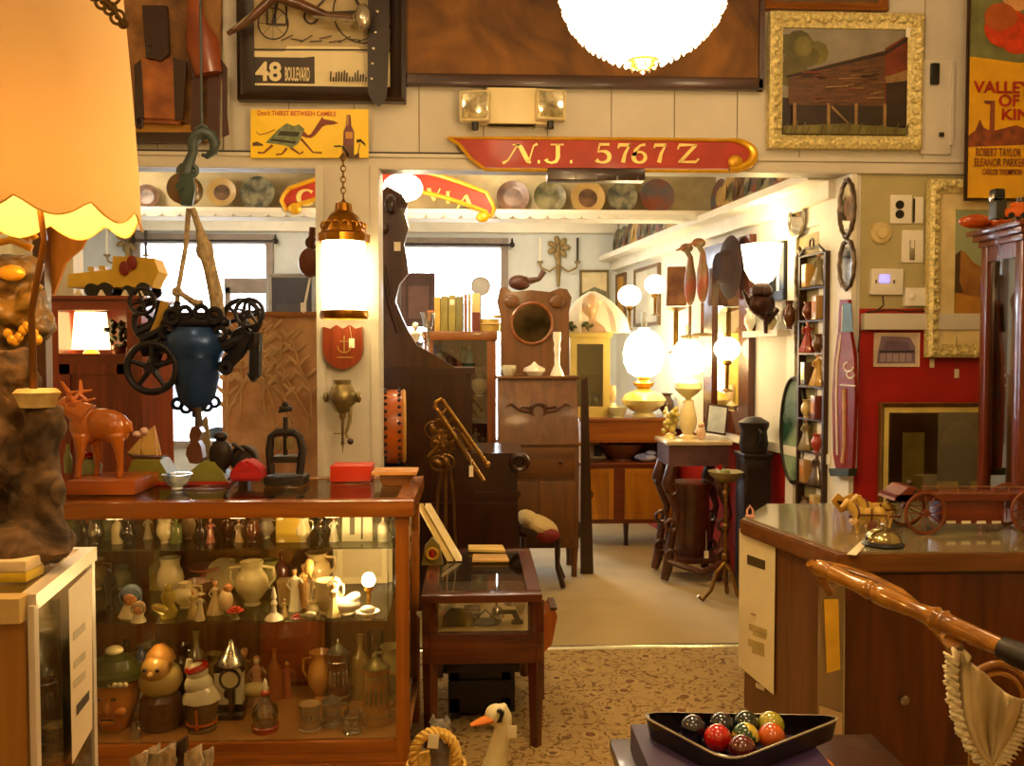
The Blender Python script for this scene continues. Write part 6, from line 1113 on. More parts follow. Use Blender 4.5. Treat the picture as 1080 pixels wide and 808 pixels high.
# candle sconces on the far wall
def sconce(px, py, lab):
    v = at(px, py, FY-.04); r_ = thing('candle_sconce', lab, 'sconce', v); b = MB(); b.tube([(0, .02, .2), (0, 0, 0), (0, 0, -.28)], [.02, .03, .015], 8)
    for k in range(7): a = k*PI/3.5; b.ell((.08*math.cos(a), -.01, .14+.08*math.sin(a)), (.05, .015, .03), rot=Euler((0, -a, 0)), n=8)
    for s_ in (-1, 1): b.tube([(0, -.02, -.05), (s_*.1, -.04, -.12), (s_*.19, -.04, -.08), (s_*.2, -.04, -.03)], .012, 7); b.lathe([(0, 0), (.03, 0), (.035, .02), (0, .02)], (s_*.2, -.04, -.03), 10)
    b.obj('scrolled_bracket', M('#8a7448', rough=.5, metal=.3), r_); 
    for s_, m_ in ((-1, WHITE), (1, M('#3a2a20'))): b = MB(); b.cyl((s_*.2, -.04, -.01), (s_*.2, -.04, .24), .014); b.obj('candle', m_, r_)
sconce(589, 275, 'ribboned candle sconce on the far wall above the secretary desk'); sconce(135, 268, 'ribboned candle sconce on the far wall above the toy truck')
for (a, bq, c, d), lab in ((h1, 'thin dark curtain rod over the left far window'), (h2, 'thin dark curtain rod over the right far window')):
    b = MB(); b.cyl((a-.05, FY-.09, d+.02), (bq+.12, FY-.09, d+.02), .012); 
    for x in (a-.05, bq+.12): b.ell((x, FY-.09, d+.02), .03); b.cyl((x, FY-.09, d+.02), (x, FY, d+.02), .012); b.ell((x, FY-.09, d+.055), (.012, .012, .04))
    solo('curtain_rod', lab, 'curtain rod', b, IRON, loc=((a+bq)/2, FY-.09, d), world=True)
picture('picture', 'dark picture in a grey frame on the far wall left of the lantern', 'picture', 283, 289, 333, 336, FY-.03, 4, M('#9a948c', rough=.5), lambda P, Ln, b, U, m0: P([(.1, .1), (.9, .1), (.9, .3), (.1, .3)], 1), [M('#2a2226', var=.2), M('#3a3030')], .04)
b = MB(); a = at(428, 290, FY-.5); picture('picture', 'small brown backed picture in front of the right far window', 'picture', 424, 288, 459, 345, FY-.06, 4, M('#5a3c34', rough=.5), lambda P, Ln, b, U, m0: P([(.1, .1), (.9, .1), (.9, .8), (.1, .8)], 1), [M('#4a302c'), M('#6a4a40')], .03)
# tan carved screen
Ys = 5.5; s0 = at(234, 400, Ys).x; s1 = at(335, 400, Ys).x; stz = at(300, 334, Ys).z
cs_ = thing('carved_screen', 'tan embossed floral panel standing behind the showcase left of the post', 'screen', ((s0+s1)/2, Ys, 0)); TN = M('#9c6c3c', h2='#c09058', rough=.6, scale=7, bump=.4)
b = MB(); b.bx((s0, Ys, .0), (s1, Ys+.03, stz)); b.obj('panel', TN, cs_, world=True)
b = MB(); rnd.seed(11); E = lambda x, y, d=0: at(x, y, Ys+d)
for st_ in range(9):
    x = 240+rnd.random()*88; y = 345+rnd.random()*30; a = rnd.uniform(-.5, .5); pts = []
    for k in range(8): pts.append(E(x, y, -.004)); x += math.sin(a)*12; y += 14; a += rnd.uniform(-.35, .35); x = max(240, min(328, x))
    b.tube(pts, .008, 6)
    for q in pts[:5]:
        for s_ in (-1, 1): b.ell(q+Vector((s_*.04, -.002, .03)), (.045, .008, .014), rot=Euler((0, -s_*.8, 0)), n=8)
b.obj('leaf_relief', M('#b08850', rough=.5), cs_, world=True)
b = MB(); b.bx((s0-.02, Ys-.02, stz-.0), (s1+.02, Ys+.04, stz+.03)); b.obj('top_rail', OAKX, cs_, world=True)
# long handled pan hung behind the post
pn = thing('warming_pan', 'brown long handled pan hanging at the left edge of the post', 'pan', at(326, 275, 4.9)); E = lambda x, y, d=0: at(x, y, 4.86+d)
b = MB(); c = E(327, 277); b.lathe([(0, -.02), (11*4.86/F, -.02), (12*4.86/F, 0), (11*4.86/F, .02), (0, .03)], c, 24, rot=Euler((PI/2, 0, 0)), sc=(1, 1.3, 1)); b.tube([E(328, 262), E(329, 250), E(330, 240)], .02, 8); b.torus(E(329, 256), .03, .008, 'Y'); b.obj('pan_body', M('#5a2c14', rough=.4, metal=.4), pn, world=True)
b = MB(); b.tube([E(327, 293), E(322, 318), E(320, 330)], .007, 6); b.box(E(320, 324, -.01), (.03, .004, .05)); b.obj('tag_string', WHITE, pn, world=True)
# bowls on the showcase back edge, blue white
b = MB(); bowl(b, .06, .06); O('bowl', 'blue and white bowl between the olive wedges on the showcase', 'bowl', b, M('#4a6aa0', h2='#e0e4ea', rough=.2, scale=20, coat=.5), 187, 3.50, SZ)

# plates on the beam and right wall
PLM = [M('#3c2414', h2='#6a4a30', rough=.4, scale=9, coat=.15, lo=.4, hi=.6), M('#3c3c24', h2='#78704c', rough=.4, scale=7, coat=.15, lo=.4, hi=.6), M('#a88a50', rough=.4, var=.1, coat=.15), M('#3c4038', h2='#8a8468', rough=.4, scale=12, coat=.15, lo=.4, hi=.6), M('#505258', h2='#7a3a20', rough=.4, scale=5, coat=.15, lo=.4, hi=.6)]
def dplate(name, lab, c, r_, mats, rot, group=None):
    b = MB(); b.lathe([(0, 0), (r_*.6, .0), (r_*.72, -.006), (r_, -.016), (r_*1.0, -.011), (r_*.7, .008), (0, .008)][::-1], n=28, rot=rot, m=0); b.lathe([(r_*.55, -.001), (0, -.002)], n=24, rot=rot, m=1)
    o = solo(name, lab, 'plate', b, mats, loc=c, group=group); return o
RF = Euler((-PI/2-.12, 0, 0)); dpl = [(155, 208, 13, 0, 'leftmost brown patterned plate on the beam'), (234, 203, 15, 2, 'tan plate left of the dark patterned plate on the beam'), (272, 204, 17.5, 3, 'dark patterned plate just left of the lettered board end'), (541, 208, 17, 0, 'brown picture plate nearest the lettered board on the beam'), (580, 208, 17, 1, 'green landscape plate on the beam, second from the lettered board'), (620, 209, 18, 2, 'cream rimmed plate with a round centre on the beam'), (656, 208, 16, 3, 'dim landscape plate right of the cream rimmed plate'), (693, 207, 18, 4, 'grey and rust picture plate at the right end of the beam')]
for x, y, r_, k, lab in dpl: dplate('display_plate', lab, at(x, y, MY-.06), r_*MY/F, [PLM[k], PLM[0] if k == 2 else PLM[k]], RF, 'plates along the beam')
for k in range(8):
    Yp = 5.05+k*.19; p = Vector((XR(Yp), Yp, 2.825))+RWN*.06; dplate('display_plate', 'plate seen edge on above the right wall rail before the beam', p, .13, [PLM[(k*2) % 5], PLM[k % 5]], Euler((-PI/2-.1, 0, -PI/2+.17)), 'plates on the near right wall rail')
for k in range(11):
    Yp = 6.95+k*.2; p = Vector((XR(Yp), Yp, 2.825))+RWN*.06; dplate('display_plate', 'plate seen edge on above the right wall rail beyond the beam', p, .13, [PLM[(k*3+1) % 5], PLM[k % 5]], Euler((-PI/2-.1, 0, -PI/2+.17)), 'plates on the far right wall rail')
# arched red board C ... VIA
vb = thing('name_board', 'arched red and gilt board lettered C and VIA hung on the beam', 'sign', at(408, 200, MY-.12)); YB = MY-.14
def arcx(t, off): x = 296+t*226; yc = 213-26*math.sin(PI*min(1, max(0, t)))*1.0+5*t; return x, yc+off
up = [arcx(k/24, -11-2*math.sin(PI*k/24)) for k in range(1, 24)]; dn = [arcx(k/24, 9) for k in range(23, 0, -1)]
outl = [(297, 212), (299, 206)]+up+[(519, 214), (521, 220), (518, 229)]+dn+[(302, 222)]
b = MB(); poly(b, outl, YB+.03, .03); b.obj('board', REDP, vb, world=True)
b = MB(); b.tube([at(x, y, YB-.004) for x, y in outl], .017, 8, closed=True); b.ell(at(311, 220, YB-.01), (.05, .02, .045)); b.ell(at(509, 229, YB-.01), (.05, .02, .04)); b.obj('gilt_border', GOLD, vb, world=True)
b = MB(); G(b, 'C', 314, 217, 17, 1.1, YB-.001)
G(b, 'V', 452, 212, 13, 1.1, YB-.001); G(b, 'I', 470, 215, 13, 1.2, YB-.001); G(b, 'A', 484, 220, 14, 1.2, YB-.001); b.obj('gilt_lettering', M('#f0d77c', rough=.3, metal=.2, var=.1), vb, world=True)

# ================================================================ organ, drum, trombone, stand
Yo = 5.30; E = lambda x, y, d=0: at(x, y, Yo+d); fz = 0
og = thing('pump_organ', 'tall dark carved pump organ seen from its side beyond the post', 'organ', (E(470, 0).x, Yo+.5, 0))
def side_prism(pts, y0, y1): b = MB(); b.prism([Vector((v.x, y0, v.z)) for v in pts], (0, y1-y0, 0)); return b
G0 = [E(397, 395), E(497, 395), E(497, 478), E(553, 478), E(556, 492), E(545, 500), E(548, 580)]; G0 += [Vector((E(548, 0).x, 0, 0)), Vector((E(397, 0).x, 0, 0))]
side_prism(G0, Yo, Yo+.62).obj('case', DARKW, og, world=True)
b = side_prism([E(393, 388), E(501, 388), E(501, 395), E(393, 395)], Yo-.02, Yo+.64); b.obj('cornice', DARKX, og, world=True)
pb = [E(*p) for p in ((399, 388), (399, 205), (408, 196), (424, 205), (430, 215), (427, 226), (431, 240), (426, 258), (429, 272), (431, 288), (421, 300), (417, 318), (424, 335), (431, 350), (440, 365), (460, 375), (480, 388))]
b = side_prism(pb, Yo+.0, Yo+.05); b.obj('carved_back', wood('#321808', '#54300f', rough=.3), og, world=True)
b = MB(); b.ell(E(412, 215, -.02), (.04, .03, .06)); b.ell(E(405, 240, -.02), (.03, .02, .04)); b.tube([E(404, 280, -.02), E(410, 320, -.02), E(420, 350, -.02)], .014, 8); b.obj('carving', DARKW, og, world=True)
b = MB(); b.torus(E(548, 488, -.02), .045, .022, 'Y'); b.bx((E(500, 0).x, Yo-.02, E(0, 528).z), (E(549, 0).x, Yo, E(0, 522).z)); b.bx((E(420, 0).x, Yo-.015, E(0, 540).z), (E(546, 0).x, Yo, E(0, 534).z)); b.obj('scroll_bracket', DARKX, og, world=True)
for px, py in ((551, 0),): b = MB(); b.bx((E(538, 0).x, Yo+.02, 0), (E(549, 0).x, Yo+.07, .3)); b.obj('foot', DARKW, og, world=True)
# small glassware clinging to shelf of the organ back
sh = MB(); v = E(425, 365, -.06)
tg = MB(); tg.box(E(419, 260, -.03), (.04, .003, .055), bev=.001); solo('price_tag', 'pale price tag pinned high on the carved organ back', 'tag', tg, PAPER, loc=E(419, 260, -.03), world=True)
zo = E(0, 388).z
b = MB(); urn(b, .16, .045, .6, .9, hnd=1); 
o = solo('silver_jug', 'silver and blue glass jug on the organ top', 'jug', b, [M('#c8c4c8', rough=.15, metal=.7, var=.3, scale=12)], loc=(E(437, 0).x, Yo+.3, zo+.001))
b = MB(); b.lathe([(0, 0), (.05, 0), (.012, .02), (.012, .22), (.03, .26), (.05, .36), (.046, .36), (.02, .26), (0, .24)], n=16); solo('glass_vase', 'tall clear trumpet vase on the organ top', 'vase', b, CLEAR, loc=(E(446, 0).x, Yo+.45, zo+.001))
b = MB(); fig(b, .30, .3); solo('white_figurine', 'tall white figure between the carved organ back and the books', 'figurine', b, [IVW, IVW, IVW, IVW], loc=(E(430, 0).x, Yo+.56, zo+.001))
# drum on a stool
dr = thing('drum', 'orange laced drum with dark buttons beside the post', 'drum', atz(414, 5.06, E(0, 487).z)); zc_ = at(414, 450, 5.06).z; dz = dr.location.z; hh = zc_-dz; ur = 5.06/F
RT = Euler((0, PI/2, .1)); b = MB(); b.lathe([(37*ur, -12*ur), (38.5*ur, -6*ur), (39*ur, 0), (38.5*ur, 6*ur), (37*ur, 12*ur)], (0, 0, hh), 40, rot=RT); b.obj('shell', M('#b45812', rough=.4, var=.15, coat=.2), dr)
b = MB()
for s_ in (-1, 1): b.torus((0, 0, 0), 37.5*ur, .012, 'Z', n=40); b.bm.verts.ensure_lookup_table()
b.bm.free(); b = MB()
for s_ in (-1, 1):
    pts = [RT.to_matrix()@Vector((37.5*ur*math.cos(2*PI*k/40), 37.5*ur*math.sin(2*PI*k/40), s_*12*ur))+Vector((0, 0, hh)) for k in range(40)]; b.tube(pts, .011, 7, closed=True)
b.lathe([(0, -11.5*ur), (36.5*ur, -11.5*ur)], (0, 0, hh), 40, rot=RT); b.lathe([(0, 11.5*ur), (36.5*ur, 11.5*ur)], (0, 0, hh), 40, rot=RT); b.obj('hoop', M('#c89444', rough=.5), dr)
b = MB()
for k in range(28):
    a = 2*PI*k/28
    for s_ in (-1, 1): b.ell(RT.to_matrix()@Vector((39*ur*math.cos(a+s_*.05), 39*ur*math.sin(a+s_*.05), s_*7*ur))+Vector((0, 0, hh)), .011, n=8)
b.obj('lacing_buttons', M('#2a1408'), dr)
b = MB(); sz_ = dz-.002; b.box((0, 0, sz_-.02), (.17, .15, .04), bev=.004)
for sx in (-.065, .065):
    for sy in (-.055, .055): b.tube([(sx, sy, sz_-.04), (sx*1.1, sy*1.05, 0)], .012, 8)
for zz in (.35, .7): b.box((0, -.057, zz), (.13, .012, .02)); b.box((0, .057, zz), (.13, .012, .02))
solo('plant_stand', 'dark tall stand carrying the orange drum', 'stand', b, DARKW, loc=(dr.location.x, dr.location.y, 0))
# brass music stand and trombone
Yt = 4.55; E = lambda x, y, d=0: at(x, y, Yt+d)
ms = thing('music_stand', 'ornate dark brass stand with leafy scrollwork in front of the organ', 'stand', (E(472, 0).x, Yt+.05, 0)); MSM = M('#6a4a1c', rough=.35, metal=.7, var=.3)
b = MB(); b.tube([(E(468, 0).x, Yt+.08, 0.02), E(470, 500, .08), E(468, 470, .08)], .009, 8); b.tube([(E(484, 0).x, Yt+.10, 0.02), E(478, 520, .08), E(474, 490, .08)], .008, 8); b.tube([(E(452, 0).x, Yt+.2, 0.02), E(462, 520, .1), E(468, 490, .08)], .008, 8); b.obj('pole', MSM, ms, world=True)
b = MB(); rnd.seed(5)
for k in range(16): a = rnd.random()*2*PI; q = rnd.random(); c = E(466+17*q*math.cos(a), 466+24*q*math.sin(a), .05); b.torus(c, .03+.02*rnd.random(), .006, 'Y', n=14, k=5); b.ell(c, (.022, .012, .035), rot=Euler((0, rnd.random()*3, 0)), n=8)
b.tube([E(452, 482, .05), E(462, 470, .05), E(470, 450, .05), E(480, 440, .05)], .012, 7); b.obj('scrollwork', MSM, ms, world=True)
tm = thing('trombone', 'long brass trombone slide leaning across the dark organ', 'trombone', E(490, 470)); TBM = M('#a8803c', rough=.2, metal=.9, var=.15)
b = MB(); b.tube([E(466, 421), E(512, 487)], .011, 10); b.tube([E(462, 433), E(510, 507)], .011, 10); b.tube([E(466, 421), E(460, 424), E(459, 430), E(462, 433)], .012, 10); b.cyl(E(472, 430), E(466, 437), .007); b.cyl(E(497, 466), E(491, 478), .007)
b.ell(E(514, 490), (.016, .016, .02)); b.obj('slide', TBM, tm, world=True); b = MB(); b.tube([E(486, 457), E(498, 474)], .016, 10); b.tube([E(482, 463), E(494, 484)], .016, 10); b.obj('sleeve', M('#7a5a2c', rough=.3, metal=.8), tm, world=True)
b = MB(); b.box(E(497, 497, -.03), (.022, .003, .06), bev=.001); b.tube([E(497, 491, -.03), E(497, 484, -.01)], .0015, 5); solo('price_tag', 'small white price tag hanging from the trombone', 'tag', b, PAPER, loc=E(497, 497), world=True)

# ================================================================ bookcase with books
Yb = 6.72; E = lambda x, y, d=0: at(x, y, Yb+d); k0, k1 = E(446, 0).x, E(523, 0).x; kz = E(0, 349).z
bk_ = thing('bookcase', 'brown bookcase with glass doors behind the organ', 'bookcase', ((k0+k1)/2, Yb+.15, 0)); WB = wood('#6a3410', '#93541c')
b = MB(); b.bx((k0, Yb, 0), (k0+.07, Yb+.36, kz-.04)); b.bx((k1-.07, Yb, 0), (k1, Yb+.36, kz-.04)); b.bx((k0, Yb+.34, 0), (k1, Yb+.36, kz)); b.obj('side', WB, bk_, world=True)
b = MB(); b.bx((k0-.01, Yb-.02, kz-.07), (k1+.01, Yb+.37, kz), bev=.005); b.obj('top', OAKX, bk_, world=True)
zz = [E(0, 388).z, E(0, 420).z, E(0, 480).z, .08]
b = MB(); 
for q in zz: b.bx((k0+.07, Yb+.02, q-.02), (k1-.07, Yb+.34, q))
b.obj('shelf', OAKX, bk_, world=True); b = MB(); b.bx((k0+.07, Yb+.005, .08), (k1-.07, Yb+.01, kz-.07)); b.obj('glass_door', pane('#c8c0b0', .12), bk_, world=True)
x = E(449, 0).x; bkc = [('#c8782c', '#4a1c0c', .55, 'short orange and brown bound book at the left end'), ('#c8a448', None, .9, 'yellow spined tall book'), ('#8a7c34', None, .93, 'thick olive tall book'), ('#96873c', None, .95, 'olive book with a white spine label'), ('#7a7038', None, .92, 'second thick olive tall book'), ('#8a5a2c', None, .97, 'thin brown book'), ('#a8985a', None, .99, 'thin pale book next to the tallest'), ('#d8c480', '#6a2c14', 1.0, 'tallest cream book with a brown lower spine')]
wd_ = [.055, .05, .062, .06, .062, .03, .03, .07]
for (c1, c2, hh_, lb), ww in zip(bkc, wd_):
    H = .30*hh_; b = MB(); b.box((ww/2, .10, H/2), (ww-.004, .20, H), bev=.004, m=0); b.box((ww/2, .104, H/2), (ww-.014, .20, H+.002 if False else H-.006), m=1)
    if c2: b.box((ww/2, -.001, H*.25), (ww-.004, .006, H*.5), m=2)
    if 'label' in lb: b.box((ww/2, -.001, H*.8), (ww*.6, .006, H*.15), m=1)
    solo('book', lb+' on the bookcase', 'book', b, [M(c1, rough=.6, var=.15), PAPER, M(c2 or c1, rough=.6)], loc=(x, Yb+.02, kz+.001), group='books on the bookcase'); x += ww
b = MB(); b.lathe([(0, 0), (.09, 0), (.10, .05), (.11, .055), (.08, .07), (.075, .10), (0, .10)], n=20); b.ell((.06, -.02, .12), (.04, .02, .015)); solo('lidded_dish', 'yellow glazed lidded dish right of the books', 'dish', b, china('#c8a858'), loc=(E(514, 0).x+.02, Yb+.10, kz+.001))
b = MB(); v = E(507, 302, .29); b.cyl(v, v+Vector((0, .02, 0)), .075, n=28, m=0); b.torus(v, .075, .006, 'Y', m=1); b.tube([(v.x, v.y+.01, v.z-.07), (v.x, v.y+.01, kz+.02)], .008, 8, 1); b.lathe([(0, 0), (.05, 0), (.04, .015), (0, .02)], (v.x, v.y+.01, kz), 16, m=1); solo('vanity_mirror', 'round grey table mirror on the bookcase against the bright window', 'mirror', b, [M('#8e9096', rough=.3, metal=.4), SILV], loc=(v.x, v.y, kz+.0008), world=True)
inn = [(463, 398, 'u', '#a8a48c', .11), (474, 398, 'b', '#5a2c20', .13), (484, 398, 'f', '#c87858', .15), (488, 398, 'u', '#405a58', .16), (494, 407, 'b', '#4a9088', .17)]
for k, (px, py, ty, c, h) in enumerate(inn):
    b = MB(); {'u': lambda: urn(b, h, .045, .6, .8, hnd=1), 'b': lambda: bottle(b, h, .035, lab=False), 'f': lambda: fig(b, h)}[ty]()
    solo('ornament', ['pale small jug', 'brown flask', 'pinkish figurine', 'dark teal jug', 'turquoise bottle'][k]+' on the upper shelf of the glass bookcase', 'ornament', b, [china(c), FLESH, china(c), china(c)], loc=(E(px, 0).x, Yb+.16, zz[0]+.001), group='ornaments in the bookcase')
b = MB(); urn(b, .185, .07, .3, .4); solo('white_vase', 'round white vase with a slim neck in the glass bookcase', 'vase', b, IVW, loc=(E(505, 0, .12).x, Yb+.12, zz[1]+.001))
for k, (px, c, ty) in enumerate(((501, '#c8b48c', 'f'), (510, '#8a6a48', 'u'), (488, '#6a4a2c', 'u'))):
    b = MB(); (fig(b, .18) if ty == 'f' else urn(b, .13, .05, .6, .8)); solo('ornament', ['pale figurine', 'brown squat pot', 'dark squat pot'][k]+' on the lower shelf of the glass bookcase', 'ornament', b, [china(c), FLESH, china(c), china(c)], loc=(E(px, 0).x, Yb+.16, zz[2]+.001), group='ornaments in the bookcase')

# ================================================================ secretary desk
Yd = 6.2; E = lambda x, y, d=0: at(x, y, Yd+d); d0, d1 = E(526, 0).x, E(612, 0).x; W_ = d1-d0
se = thing('secretary_desk', 'brown secretary desk with an oval mirror back and a carved drop front', 'desk', ((d0+d1)/2, Yd+.2, 0)); SE = wood('#4e2c08', '#6e420e', rough=.45, coat=.08); SEX = wood('#4e2c08', '#6e420e', axis='X', rough=.45, coat=.08)
zt = E(0, 401).z; zm1 = E(0, 470).z; zl = E(0, 584).z
b = MB(); b.prism([(d0, Yd, zl), (d0, Yd, zm1), (d0, Yd+.14, zt), (d0, Yd+.42, zt), (d0, Yd+.42, zl)], (W_, 0, 0)); b.obj('case', SE, se, world=True)
b = MB(); b.bx((d0-.02, Yd+.12, zt), (d1+.02, Yd+.44, zt+.02), bev=.004); b.bx((d0-.015, Yd-.02, zm1-.02), (d1+.015, Yd+.02, zm1), bev=.003); b.obj('moulding', SEX, se, world=True)
b = MB(); nrm = Vector((0, -(zt-zm1), .14)).normalized(); c = Vector(((d0+d1)/2, Yd+.07, (zt+zm1)/2))+nrm*.004
RQ = Euler((math.atan2(.14, zt-zm1)*-1, 0, 0))
b.torus(c, .05, .01, 'Y', n=20); b.torus(c, .07, .006, 'Y', n=20, sz=.8)
for s_ in (-1, 1): b.tube([c+Vector((s_*.06, 0, -.01)), c+Vector((s_*.13, 0, .0)), c+Vector((s_*.2, .0, .05)), c+Vector((s_*.24, 0, .03))], [.014, .012, .008, .004], 7); b.tube([c+Vector((s_*.07, 0, .02)), c+Vector((s_*.12, 0, .03)), c+Vector((s_*.15, 0, .01))], .007, 6)
b.obj('carving', wood('#3c1a08', '#5a2a0c'), se, world=True)
b = MB(); b.bx((d0+.03, Yd-.012, E(0, 508).z), (d1-.03, Yd+.004, E(0, 474).z), bev=.004); dd = b.obj('drawer', SEX, se, world=True)
b = MB()
for x in (d0+.14, d1-.14): b.ell((x, Yd-.02, E(0, 490).z), .016, n=10)
b.obj('knob', wood('#3c1a08', '#5a2a0c'), dd, world=True)
b = MB(); b.bx((d0+.03, Yd-.01, zl+.03), ((d0+d1)/2-.005, Yd+.004, E(0, 512).z), bev=.004); b.bx(((d0+d1)/2+.005, Yd-.01, zl+.03), (d1-.03, Yd+.004, E(0, 512).z), bev=.004); b.obj('lower_door', SE, se, world=True)
for x in (d0+.03, d1-.03):
    for y in (Yd+.03, Yd+.38): b = MB(); b.tube([(x, y, zl), (x, y, .06), (x, y, .0)], [.03, .02, .022], 8); b.obj('leg', SE, se, world=True)
bp_ = [E(*p, .4) for p in ((528, 401), (528, 335), (524, 318), (527, 304), (534, 303), (540, 308), (560, 306), (580, 308), (590, 304), (598, 305), (603, 314), (600, 330), (601, 401))]
b = MB(); b.prism(bp_, (0, .03, 0)); b.obj('mirror_back', SE, se, world=True)
b = MB(); c = E(561, 341, .39); b.torus(c, 21.5*6.6/F, .012, 'Y', n=36); b.obj('mirror_frame', wood('#6a3410', '#93541c'), se, world=True); b = MB(); b.cyl(c+Vector((0, .004, 0)), c+Vector((0, .010, 0)), 21.5*6.6/F, n=40); b.obj('mirror', M('#6a5a40', rough=.05, metal=1, h2='#3a3226', scale=5), se, world=True)
b = MB(); b.ell(E(540, 318, .38), (.06, .015, .05)); b.ell(E(588, 318, .38), (.06, .015, .05)); b.obj('corner_carving', SE, se, world=True)
zt += .021
b = MB(); b.lathe([(0, 0), (.05, 0), (.045, .02), (.02, .08), (.018, .16), (.025, .20), (.02, .24), (.03, .28), (.028, .33), (.02, .33), (0, .30)], n=18, wave=(.06, 6)); solo('white_vase', 'tall white ruffled candlestick at the right of the desk shelf', 'candlestick', b, IVW, loc=(E(591, 0).x, Yd+.2, zt))
b = MB(); b.lathe([(0, 0), (.05, 0), (.08, .035), (.075, .06), (.03, .08), (.01, .10), (0, .11)], n=20, wave=(.04, 10)); solo('sugar_bowl', 'white fluted lidded bowl in the middle of the desk shelf', 'bowl', b, IVW, loc=(E(566, 0).x, Yd+.2, zt))
b = MB(); b.lathe([(0, 0), (.04, 0), (.06, .05), (.055, .08), (.05, .08), (0, .02)], n=20); solo('white_cup', 'plain white bowl at the left of the desk shelf', 'bowl', b, china('#c8c0a0'), loc=(E(538, 0).x, Yd+.22, zt))
b = MB(); v = E(549, 304, .3); b.ell((0, 0, .05), (.09, .06, .06)); b.tube([(.06, 0, .06), (.15, 0, .08), (.19, 0, .14)], [.03, .02, .025], 8); solo('watering_can', 'brown rounded pot with a spout on top of the desk mirror', 'pot', b, M('#4a2414', rough=.5), loc=E(548, 305, .415))
b = MB(); b.prism([E(613, 400, .1), E(620, 398, .1), (E(628, 0, .1).x, Yd+.1, 0), (E(614, 0, .1).x, Yd+.1, 0)], (0, .03, 0)); solo('leaning_board', 'dark narrow board standing upright at the right of the secretary desk', 'board', b, DARKW, loc=(E(620, 0, .1).x, Yd+.1, 0), world=True)
# stool with cream cushion, shoes
Yc_ = 5.88; E = lambda x, y, d=0: at(x, y, Yc_+d)
ch_ = thing('cushioned_stool', 'low dark stool with a cream fringed cushion before the desk', 'stool', (E(572, 0).x, Yc_+.15, 0)); zs = E(0, 560).z
b = MB(); b.prism([E(550, 556), E(590, 566), E(592, 572), E(550, 562)], (0, .3, 0)); b.obj('seat', DARKX, ch_, world=True); b = MB(); b.ell(E(568, 554, .15), (.15, .17, .07), rot=Euler((0, .35, 0))); b.ell(E(558, 548, .15), (.09, .15, .06), rot=Euler((0, .5, 0))); b.obj('cushion', M('#c8ac70', rough=.8, var=.12), ch_, world=True)
b = MB(); b.ell(E(578, 565, .02), (.09, .05, .05)); b.obj('red_trim', M('#7a1408', rough=.7), ch_, world=True)
for x, y in ((552, 0), (588, 0)):
    for d in (.03, .27): v = E(x, 566, d); b = MB(); b.tube([v, Vector((v.x+.0, v.y, v.z*.4)), Vector((v.x+(.04 if x > 560 else -.04), v.y, 0.01))], [.024, .016, .02], 8); b.obj('leg', DARKW, ch_, world=True)

# ================================================================ sideboard at the far end
Yr = 7.2; E = lambda x, y, d=0: at(x, y, Yr+d); r0, r1 = E(614, 0).x, E(713, 0).x
zT, zA, zB, zC_ = E(0, 443).z, E(0, 470).z, E(0, 492).z, E(0, 558).z
PN = wood('#8f540e', '#c4841c', rough=.3, coat=.3, scale=3); PNX = wood('#7a3c0a', '#a05c14', axis='X', rough=.3, coat=.3)
sd_ = thing('sideboard', 'honey brown sideboard with an open shelf and two panelled doors', 'sideboard', ((r0+r1)/2, Yr+.22, 0))
b = MB(); b.bx((r0-.02, Yr-.02, zT-.03), (r1+.02, Yr+.46, zT), bev=.005); b.bx((r0, Yr, zA), (r1, Yr+.44, zT-.03)); b.obj('top', PNX, sd_, world=True)
b = MB(); b.bx((r0, Yr, zC_), (r1, Yr+.44, zB-.02)); b.bx((r0-.02, Yr-.01, zB-.02), (r1+.02, Yr+.45, zB), bev=.004); b.bx((r0, Yr+.42, zB), (r1, Yr+.44, zA)); b.obj('lower_case', wood('#5a2408', '#7c3810', axis='X'), sd_, world=True)
for x in (r0, r1-.06): b = MB(); b.bx((x, Yr+.01, zB), (x+.06, Yr+.42, zA)); b.obj('upright', PN, sd_, world=True)
for (xa_, xb_) in ((620, 649), (661, 712)):
    x0, x1 = E(xa_, 0).x, E(xb_, 0).x; b = MB(); z0, z1 = zC_+.04, zB-.05; f = .045
    b.bx((x0, Yr-.02, z0), (x1, Yr, z0+f)); b.bx((x0, Yr-.02, z1-f), (x1, Yr, z1)); b.bx((x0, Yr-.02, z0+f), (x0+f, Yr, z1-f)); b.bx((x1-f, Yr-.02, z0+f), (x1, Yr, z1-f)); b.bx((x0+f, Yr-.008, z0+f), (x1-f, Yr, z1-f)); d_o = b.obj('door', PN, sd_, world=True)
    b = MB(); b.ell((x1-f*1.6 if xa_ > 640 else x0+.03, Yr-.03, (z0+z1)/2), (.03, .015, .04)); b.obj('latch', OLDB, d_o, world=True)
for x in (r0+.03, (r0+r1)/2, r1-.03): b = MB(); b.tube([(x, Yr+.04, zC_), (x, Yr+.04, .03), (x, Yr+.04, 0)], [.025, .018, .024], 8); b.obj('leg', DARKW, sd_, world=True)
for x in (r0+.03, r1-.03): b = MB(); b.tube([(x, Yr+.38, zC_), (x, Yr+.38, 0)], .022, 8); b.obj('leg', DARKW, sd_, world=True)
b = MB(); v = E(655, 485, .2); bowl(b, .20, .15, foot=.5); solo('basket_bowl', 'wide brown wooden bowl on the open shelf of the sideboard', 'bowl', b, M('#5a300c', rough=.5, var=.2), loc=(v.x, v.y, zB+.001))
b = MB(); b.ell((0, 0, .035), (.10, .05, .035)); b.ell((.05, 0, .07), (.05, .035, .025)); solo('blue_cloth', 'crumpled blue and white cloth on the sideboard shelf', 'cloth', b, M('#3a4a98', h2='#c8cce0', rough=.6, scale=14), loc=(E(685, 0).x, Yr+.08, zB+.001))
